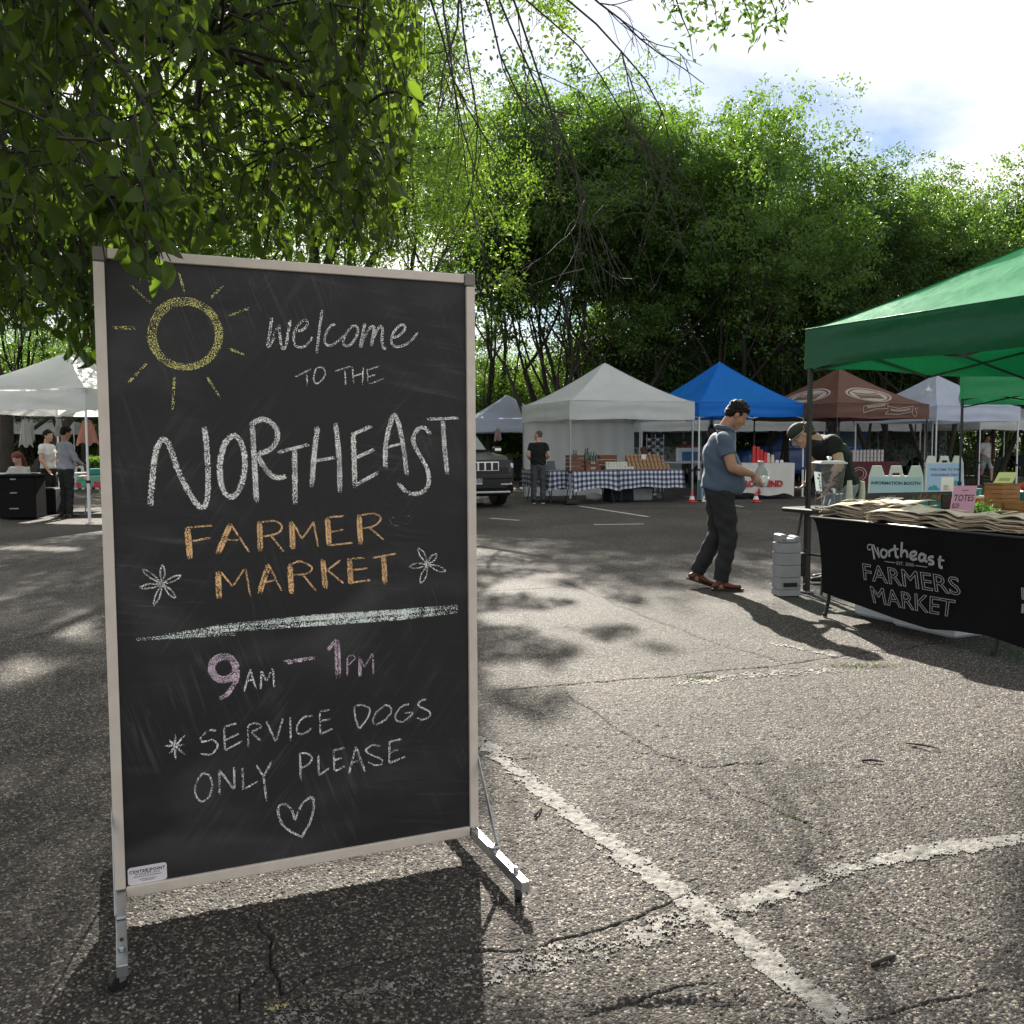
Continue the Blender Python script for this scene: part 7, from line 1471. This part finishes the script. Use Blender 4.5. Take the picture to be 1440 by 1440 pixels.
# A-frame signs
APL = mat("sign_plastic", (.66, .67, .62), rough=.5, var=.05, scale=4)
def aframe(label, loc, rz, H, Wd, face, deco, group='folding A-frame signs'):
    root = empty("a_frame_sign", loc, rz, label=label, cat="A-frame sign", group=group); sp_ = .24
    for s_ in (-1, 1):
        Mx = Matrix.Translation((0, s_ * sp_, 0)) @ Matrix.Rotation(s_ * math.atan2(sp_ - .03, H), 4, 'X'); hb = H * .90
        mb = MB(); mb.prism([(-Wd / 2, 0), (Wd / 2, 0), (Wd / 2 - .03, hb), (-Wd / 2 + .03, hb)], -.016, .016)
        w3 = (Wd - .06)
        for (x0, x1) in ((-.5, -.215), (-.15, .15), (.215, .5)):
            a, b = x0 * w3, x1 * w3
            if x0 == -.15:      # handle: open arch
                mb.prism([(a, hb), (a + .035, hb), (a + .05, H * .94), (a + .03, H * .94 + .0), (a + .018, H * .93)], -.016, .016); mb.prism([(b - .035, hb), (b, hb), (b - .018, H * .93), (b - .03, H * .94), (b - .05, H * .94)], -.016, .016); mb.prism([(a + .015, H * .935), (b - .015, H * .935), (b - .03, H), (a + .03, H)], -.016, .016)
            else:
                if x0 < 0: mb.prism([(a, hb), (b, hb), (b - .035, H), (a + .03, H)], -.016, .016)
                else: mb.prism([(a, hb), (b, hb), (b - .03, H), (a + .035, H)], -.016, .016)
        mb.xf(Mx); pn = mk("panel", mb, APL, root, label="plastic A-frame panel")
        mb = MB(); mb.prism([(-Wd / 2 + .03, .08), (Wd / 2 - .03, .08), (Wd / 2 - .045, hb - .012), (-Wd / 2 + .045, hb - .012)], -.0205 if s_ < 0 else .0165, -.0165 if s_ < 0 else .0205); mb.xf(Mx); fc_ = mk("poster", mb, face, pn)
        if s_ < 0:
            for (kind, dat, m) in deco:
                if kind == 't': s, x, z, size, bold = dat; tb = textmesh(s, size, bold=bold, shear=0); tb.xf(Mx @ frame3((x, -.0225, z), (1, 0, 0), (0, -1, 0))); mk("printed_word", tb, m, fc_)
                else:
                    tb = MB(); tb.add([Mx @ Vector((x, -.0215, z)) for x, z in dat], [tuple(range(len(dat)))]); mk("printed_shape", tb, m, fc_)
SKYP = mat("pale_blue_print", (.42, .55, .62), rough=.5, var=.03); SKY2 = mat("sky_blue_print", (.36, .52, .68), rough=.5, var=.03); TEAI = mat("dark_teal_ink", (.01, .06, .07), rough=.6); PUR = mat("purple_ink", (.10, .03, .16)); ORG = mat("ochre_print", (.42, .24, .02)); GRN = mat("meadow_print", (.20, .28, .10)); CLD = mat("teal_cloud_print", (.05, .32, .34))
def cloud(cx_, cz_, s): return [(cx_ + s * x, cz_ + s * z) for x, z in ((-1, -.3), (1.1, -.3), (1.1, 0), (.8, .2), (.6, .6), (.1, .75), (-.3, .45), (-.6, .5), (-.9, .15))]
aframe("folding white A-frame sign reading INFORMATION BOOTH in front of the bending man's side", (4.15, 10.05, 0), R(-24), 1.09, .60, SKYP, [('t', ("INFORMATION BOOTH", 0.0, .90, .046, .0016), TEAI), ('p', [(-.25, .45), (-.25, .62), (-.18, .76), (.0, .76), (-.03, .45)], ORG)])
aframe("taller pale blue A-frame sign with teal clouds, behind the information booth sign", (7.15, 15.4, 0), R(-18), 1.13, .62, SKY2, [('t', ("WELCOME TO THE", 0.0, .90, .052, .001), PUR), ('t', ("CHILDREN'S TENT", 0.0, .81, .052, .001), PUR), ('p', cloud(-.17, .58, .085), CLD), ('p', cloud(.15, .66, .085), CLD), ('p', [(-.25, .10), (.25, .10), (.25, .44), (-.25, .48)], GRN), ('p', [(-.03, .60), (.02, .60), (.03, .66), (.0, .70), (-.03, .67)], mat("grey_figure_print", (.1, .12, .14)))])

# canopy weight on the near pole
wt = empty("canopy_weight", gnd(1108, 838) + Vector((0, .06, 0)), .12, label="stack of grey canopy weight plates strapped to the near black pole", cat="canopy weight"); GRP = mat("grey_weight_plastic", (.30, .31, .32), rough=.6, var=.08, scale=8, bump=.2)
for z0, h_, w_ in ((.0, .055, .205), (.056, .105, .195), (.162, .105, .190), (.268, .105, .188), (.374, .085, .185)): mb = MB(); mb.box((0, 0, z0 + h_ / 2), (.19 + (w_ - .19) * .4, .17, h_ - .002), bev=.003); mk("weight_plate", mb, GRP, wt)
mb = MB(); mb.box((-.06, 0, .500), (.06, .16, .07), bev=.01); mb.box((.065, 0, .490), (.05, .16, .055), bev=.01); mb.box((0, 0, .480), (.17, .16, .035), bev=.006); mk("handle_plate", mb, GRP, wt)
STR = mat("black_strap", (.012, .012, .012), rough=.7)
mb = MB(); mb.box((.125, -.01, .27), (.05, .12, .20), bev=.01); mk("strap_pouch", mb, STR, wt); mb = MB(); mb.tube([(.11, -.06, .42), (.15, -.07, .40), (.16, -.06, .2), (.15, -.05, .10), (.06, -.09, .09)], .010, n=6, ry=.003); mk("strap", mb, STR, wt); mb = MB(); mb.box((.0, -.089, .10), (.12, .006, .035)); mk("strap_label", mb, STR, wt)

# ---------------------------------------------------------------- people
POLO = mat("slate_blue_shirt", (.065, .095, .14), rough=.85, var=.08, scale=5, sheen=.1); JEAN = mat("charcoal_jeans", (.018, .018, .020), rough=.85, var=.15, scale=10, bump=.3, bscale=200); BRN = mat("brown_leather", (.10, .035, .018), rough=.45, var=.15); SOLE = mat("dark_sole", (.03, .02, .015), rough=.7)
mx_ = gnd(1028, 836).x + .0; man, hl, Qh = figure((mx_, 8.42, 0), R(-92), "standing man in a slate blue polo shirt looking down at the jug he holds", dict(STAND, hip=(0, -.03, .93), chest=(0, -.05, 1.25), neck=(0, .0, 1.465), head=(0, .115, 1.595), face=(0, .80, -.60), shL=(-.195, -.02, 1.37), shR=(.195, -.03, 1.37), elR=(.265, .03, 1.12), wrR=(.12, .25, 1.055), hdR=(-.25, .7, -.55), pnR=(-.5, -.3, -.6), elL=(-.25, .06, 1.13), wrL=(-.10, .27, 1.07), hdL=(.25, .7, -.45), pnL=(.6, -.2, -.5), curl=.45,
    knR=(.09, .04, .49), anR=(.10, -.03, .088), knL=(-.10, -.03, .50), anL=(-.10, -.215, .135), toeL=(0, .93, -.30)), (SKIN, POLO, JEAN, BRN, HAIRB, SOLE), s=.985, vox=.0075, belly=.065, bulk=1.09, name="person", detail=True)
mb = MB(); mb.tube([(-.075, .01, 1.475), (-.05, .075, 1.45), (0, .09, 1.43), (.05, .075, 1.45), (.075, .01, 1.475), (.05, -.06, 1.49), (0, -.075, 1.495), (-.05, -.06, 1.49), (-.075, .01, 1.475)], .016, n=8, ry=.022); mk("collar", mb, POLO, man, smooth=True)
jl = Vector((mx_ + .335, 8.40, .93)); jug = empty("water_jug", jl, .2, label="clear plastic jug with white label held by the man in blue", cat="jug"); mb = MB(); mb.lathe([(.050, 0), (.058, .01), (.060, .10), (.052, .15), (.024, .185), (.022, .205), (.026, .207), (.026, .215)], n=16); mk("jug_body", mb, mat("cloudy_clear_plastic", (.7, .76, .76), rough=.12, var=.02, transm=.55, ior=1.2), jug, smooth=True)
mb = MB(); mb.lathe([(.0615, .035), (.0615, .095)], n=16); mk("jug_label", mb, WHT, jug); mb = MB(); mb.lathe([(.028, .207), (.028, .228), (.022, .23)], n=12); mk("cap", mb, mat("cap_blue", (.3, .35, .4), rough=.4), jug)
mb = MB(); mb.tube([(.05, 0, .06), (.088, 0, .075), (.088, 0, .135), (.04, 0, .155)], .009, n=6); mk("jug_handle", mb, WHT, jug)

DKT = mat("black_tee", (.006, .007, .007), rough=.85, var=.12); LJN = mat("pale_jeans", (.22, .25, .28), rough=.85, var=.12, scale=10); BLS = mat("black_shoe", (.012, .012, .013), rough=.5)
bend, hl2, Qb = figure((2.98, 8.85, 0), R(92), "bending man in a black tee and backward cap working at the water dispenser", dict(STAND, hip=(0, -.17, .93), chest=(0, -.09, 1.21), neck=(0, .09, 1.36), head=(0, .235, 1.40), face=(0, .72, -.70), shL=(-.17, -.02, 1.33), shR=(.17, -.02, 1.33), elL=(-.25, -.04, 1.12), wrL=(-.17, .05, .92), elR=(.22, .05, 1.12), wrR=(.08, .14, .95), hdL=(.1, .25, -.9), hdR=(-.2, .6, -.5),
    knL=(-.10, -.02, .50), knR=(.10, -.06, .50), anL=(-.11, -.02, .09), anR=(.10, -.12, .09), curl=.5), (SKIN2, DKT, LJN, BLS, HAIRR, WHT), s=1.0, vox=.009, belly=.02, bulk=1.05, hair='none', detail=True)
blob("hair", [('e', hl2(0, -.045, .01), (.084, .075, .085), Qb), ('e', hl2(0, -.075, -.045), (.070, .050, .050), Qb), ('e', hl2(0, .01, .075), (.07, .06, .04), Qb), ('e', hl2(0, -.095, -.01), (.060, .045, .075), Qb)], HAIRR, vox=.007, parent=bend, smooth_it=1, wrinkle=.006, wscale=16)
cp = blob("cap", [('e', hl2(0, .012, .062), (.086, .100, .068), Qb)], mat("dark_olive_cap", (.022, .024, .018), rough=.8, var=.2), vox=.007, parent=bend, smooth_it=2)
mb = MB(); mb.tube([hl2(.084 * math.cos(a), .012 + .10 * math.sin(a), .035) for a in np.linspace(0, 6.283, 20)], .004, n=5); mk("cap_band", mb, mat("cap_stitch", (.35, .33, .26)), cp)
mb = MB(); mb.box(hl2(.032, .098, .0), (.03, .004, .022), M3=Qb); mb.box(hl2(-.032, .098, .0), (.03, .004, .022), M3=Qb); mb.tube([hl2(-.06, .085, .006), hl2(0, .104, .008), hl2(.06, .085, .006)], .002, n=4); mk("glasses", mb, CLEAR, bend)

figure((at(757, 700, 21.2).x, 21.15, 0), R(4), "man in a black tee and grey trousers standing between the car and the gingham table", J_(face=(-.85, .5, 0), hx=(.5, .85, 0), elL=(-.25, -.03, 1.14), elR=(.25, -.03, 1.14), wrL=(-.14, .18, 1.02), wrR=(.14, .18, 1.02), knL=(-.11, .02, .5), knR=(.11, .02, .5)), (SKIN2, DKT, mat("grey_trousers", (.07, .075, .085), rough=.85), BLS, mat("grey_stubble", (.12, .085, .065), rough=.8), WHT), s=.955, vox=.014, hair='crop')
WT = mat("white_tee", (.66, .65, .66), rough=.85); SHO = mat("grey_shorts", (.36, .38, .38), rough=.85)
figure((at(1387, 680, 30.8).x, 30.8, 0), R(165), "child in a white tee and light grey shorts walking in front of the far stalls", J_(face=(-.3, .95, 0), hx=(.95, .3, 0), elL=(-.24, .0, 1.1), elR=(.24, .04, 1.1), wrR=(.06, .22, .98), wrL=(-.2, .14, .90), knL=(-.12, .14, .50), anL=(-.13, .12, .10), knR=(.13, -.06, .50), anR=(.15, -.26, .14)), (SKIN2, WT, SHO, BLS, HAIRB), s=.93, vox=.016, shorts=True)
figure((at(1418, 660, 40).x, 40, 0), R(10), "person in a navy top and pale shorts at the far produce table, back turned", J_(elL=(-.24, .08, 1.15), wrL=(-.12, .26, 1.05), elR=(.24, .08, 1.15), wrR=(.12, .26, 1.05)), (SKIN2, mat("navy_top", (.02, .025, .06), rough=.85), mat("pale_shorts", (.30, .33, .40), rough=.85), WHT, HAIRR), s=1.0, vox=.018, shorts=True, hair='bun')
figure((at(94, 700, 17.6).x, 17.6, 0), R(-35), "man in a grey long-sleeved shirt and black trousers standing under the left canopy", J_(elL=(-.25, .05, 1.12), elR=(.25, .06, 1.12), wrL=(-.14, .24, 1.02), wrR=(.14, .26, 1.02), face=(0, .9, -.3)), (SKIN, mat("grey_shirt", (.26, .28, .32), rough=.85), mat("black_trousers", (.012, .012, .013), rough=.8), BLS, HAIRB), s=.98, vox=.014, long_sleeve=True, belly=.02)
figure((at(69, 690, 19.2).x, 19.2, 0), R(-100), "person in a white tee half hidden behind the man in the grey shirt", J_(elL=(-.24, .0, 1.12), elR=(.24, .02, 1.12), wrR=(.2, .14, .9)), (SKIN2, WT, mat("black_trousers", (.012, .012, .013)), BLS, HAIRB), s=.96, vox=.015)
figure((at(28, 700, 18.1).x, 18.1, -.0), R(170), "seated red-haired person in a pale top behind the black storage bin", dict(STAND, hip=(0, 0, .48), chest=(0, -.02, .76), neck=(0, 0, .97), head=(0, .04, 1.11), face=(0, .9, -.4), elL=(-.24, .04, .64), elR=(.24, .04, .64), wrL=(-.1, .26, .58), wrR=(.1, .26, .58), knL=(-.12, .42, .50), knR=(.12, .42, .50), anL=(-.12, .42, .09), anR=(.12, .42, .09)), (SKIN2, mat("pale_top", (.42, .42, .40), rough=.85), mat("black_trousers", (.012, .012, .013)), BLS, mat("red_hair", (.14, .03, .02), rough=.5)), s=1.0, vox=.015, hair='long')
ch_ = empty("folding_chair", (at(28, 700, 18.1).x, 18.15, 0), R(170), label="dark folding chair under the seated red-haired person", cat="chair"); mb = MB(); mb.box((0, 0, .395), (.44, .42, .03), bev=.01); mk("seat", mb, DK, ch_); mb = MB(); mb.box((0, -.23, .68), (.42, .025, .28), bev=.01); mk("backrest", mb, DK, ch_)
for sx in (-1, 1):
    for sy in (-1, 1): mb = MB(); mb.tube([(sx * .2, sy * .2, 0), (sx * .2, sy * .2, .39)], .012, n=6); mk("leg", mb, LEGG, ch_)
figure((at(1001, 690, 23.4).x, 23.4, 0), R(120), "tall person with dark bun and long black patterned clothes behind the standing man", J_(elL=(-.22, .04, 1.14), elR=(.22, .04, 1.14), wrL=(-.1, .22, 1.0), wrR=(.1, .22, 1.0)), (SKIN3, DKT, mat("black_trousers", (.012, .012, .013)), BLS, HAIRB), s=1.04, vox=.015, long_sleeve=True, hair='bun', fem=True)
figure((at(905, 690, 24.6).x, 24.6, 0), R(20), "woman with long auburn hair sitting low behind the stacked jars", dict(STAND, hip=(0, 0, .50), chest=(0, 0, .79), neck=(0, 0, 1.0), head=(0, .03, 1.15), elL=(-.23, .04, .66), elR=(.23, .04, .66), wrL=(-.1, .25, .62), wrR=(.1, .25, .62), knL=(-.12, .42, .50), knR=(.12, .42, .50), anL=(-.12, .42, .09), anR=(.12, .42, .09)), (SKIN2, mat("rust_top", (.20, .08, .035), rough=.85), JEAN, BLS, mat("auburn_hair", (.16, .06, .025), rough=.5)), s=1.0, vox=.015, hair='long', fem=True)
mb = MB(); mb.box((0, 0, .2), (.4, .4, .40), bev=.02); single("stool_box", mb, DK, (at(905, 690, 24.6).x, 24.6, 0), R(20), "dark low stool under the auburn-haired woman", "stool")
figure((at(966, 690, 29.0).x, 29.0, 0), R(150), "person in a dark red top bending behind the teal-fronted cooler", J_(hip=(0, -.1, .9), chest=(0, .05, 1.12), neck=(0, .16, 1.3), head=(0, .25, 1.38), shL=(-.16, .12, 1.24), shR=(.16, .12, 1.24), elL=(-.22, .2, 1.0), elR=(.22, .2, 1.0), wrL=(-.1, .34, .9), wrR=(.1, .34, .9)), (SKIN3, mat("dark_red_top", (.14, .02, .02), rough=.85), JEAN, BLS, HAIRB), s=1.0, vox=.016)
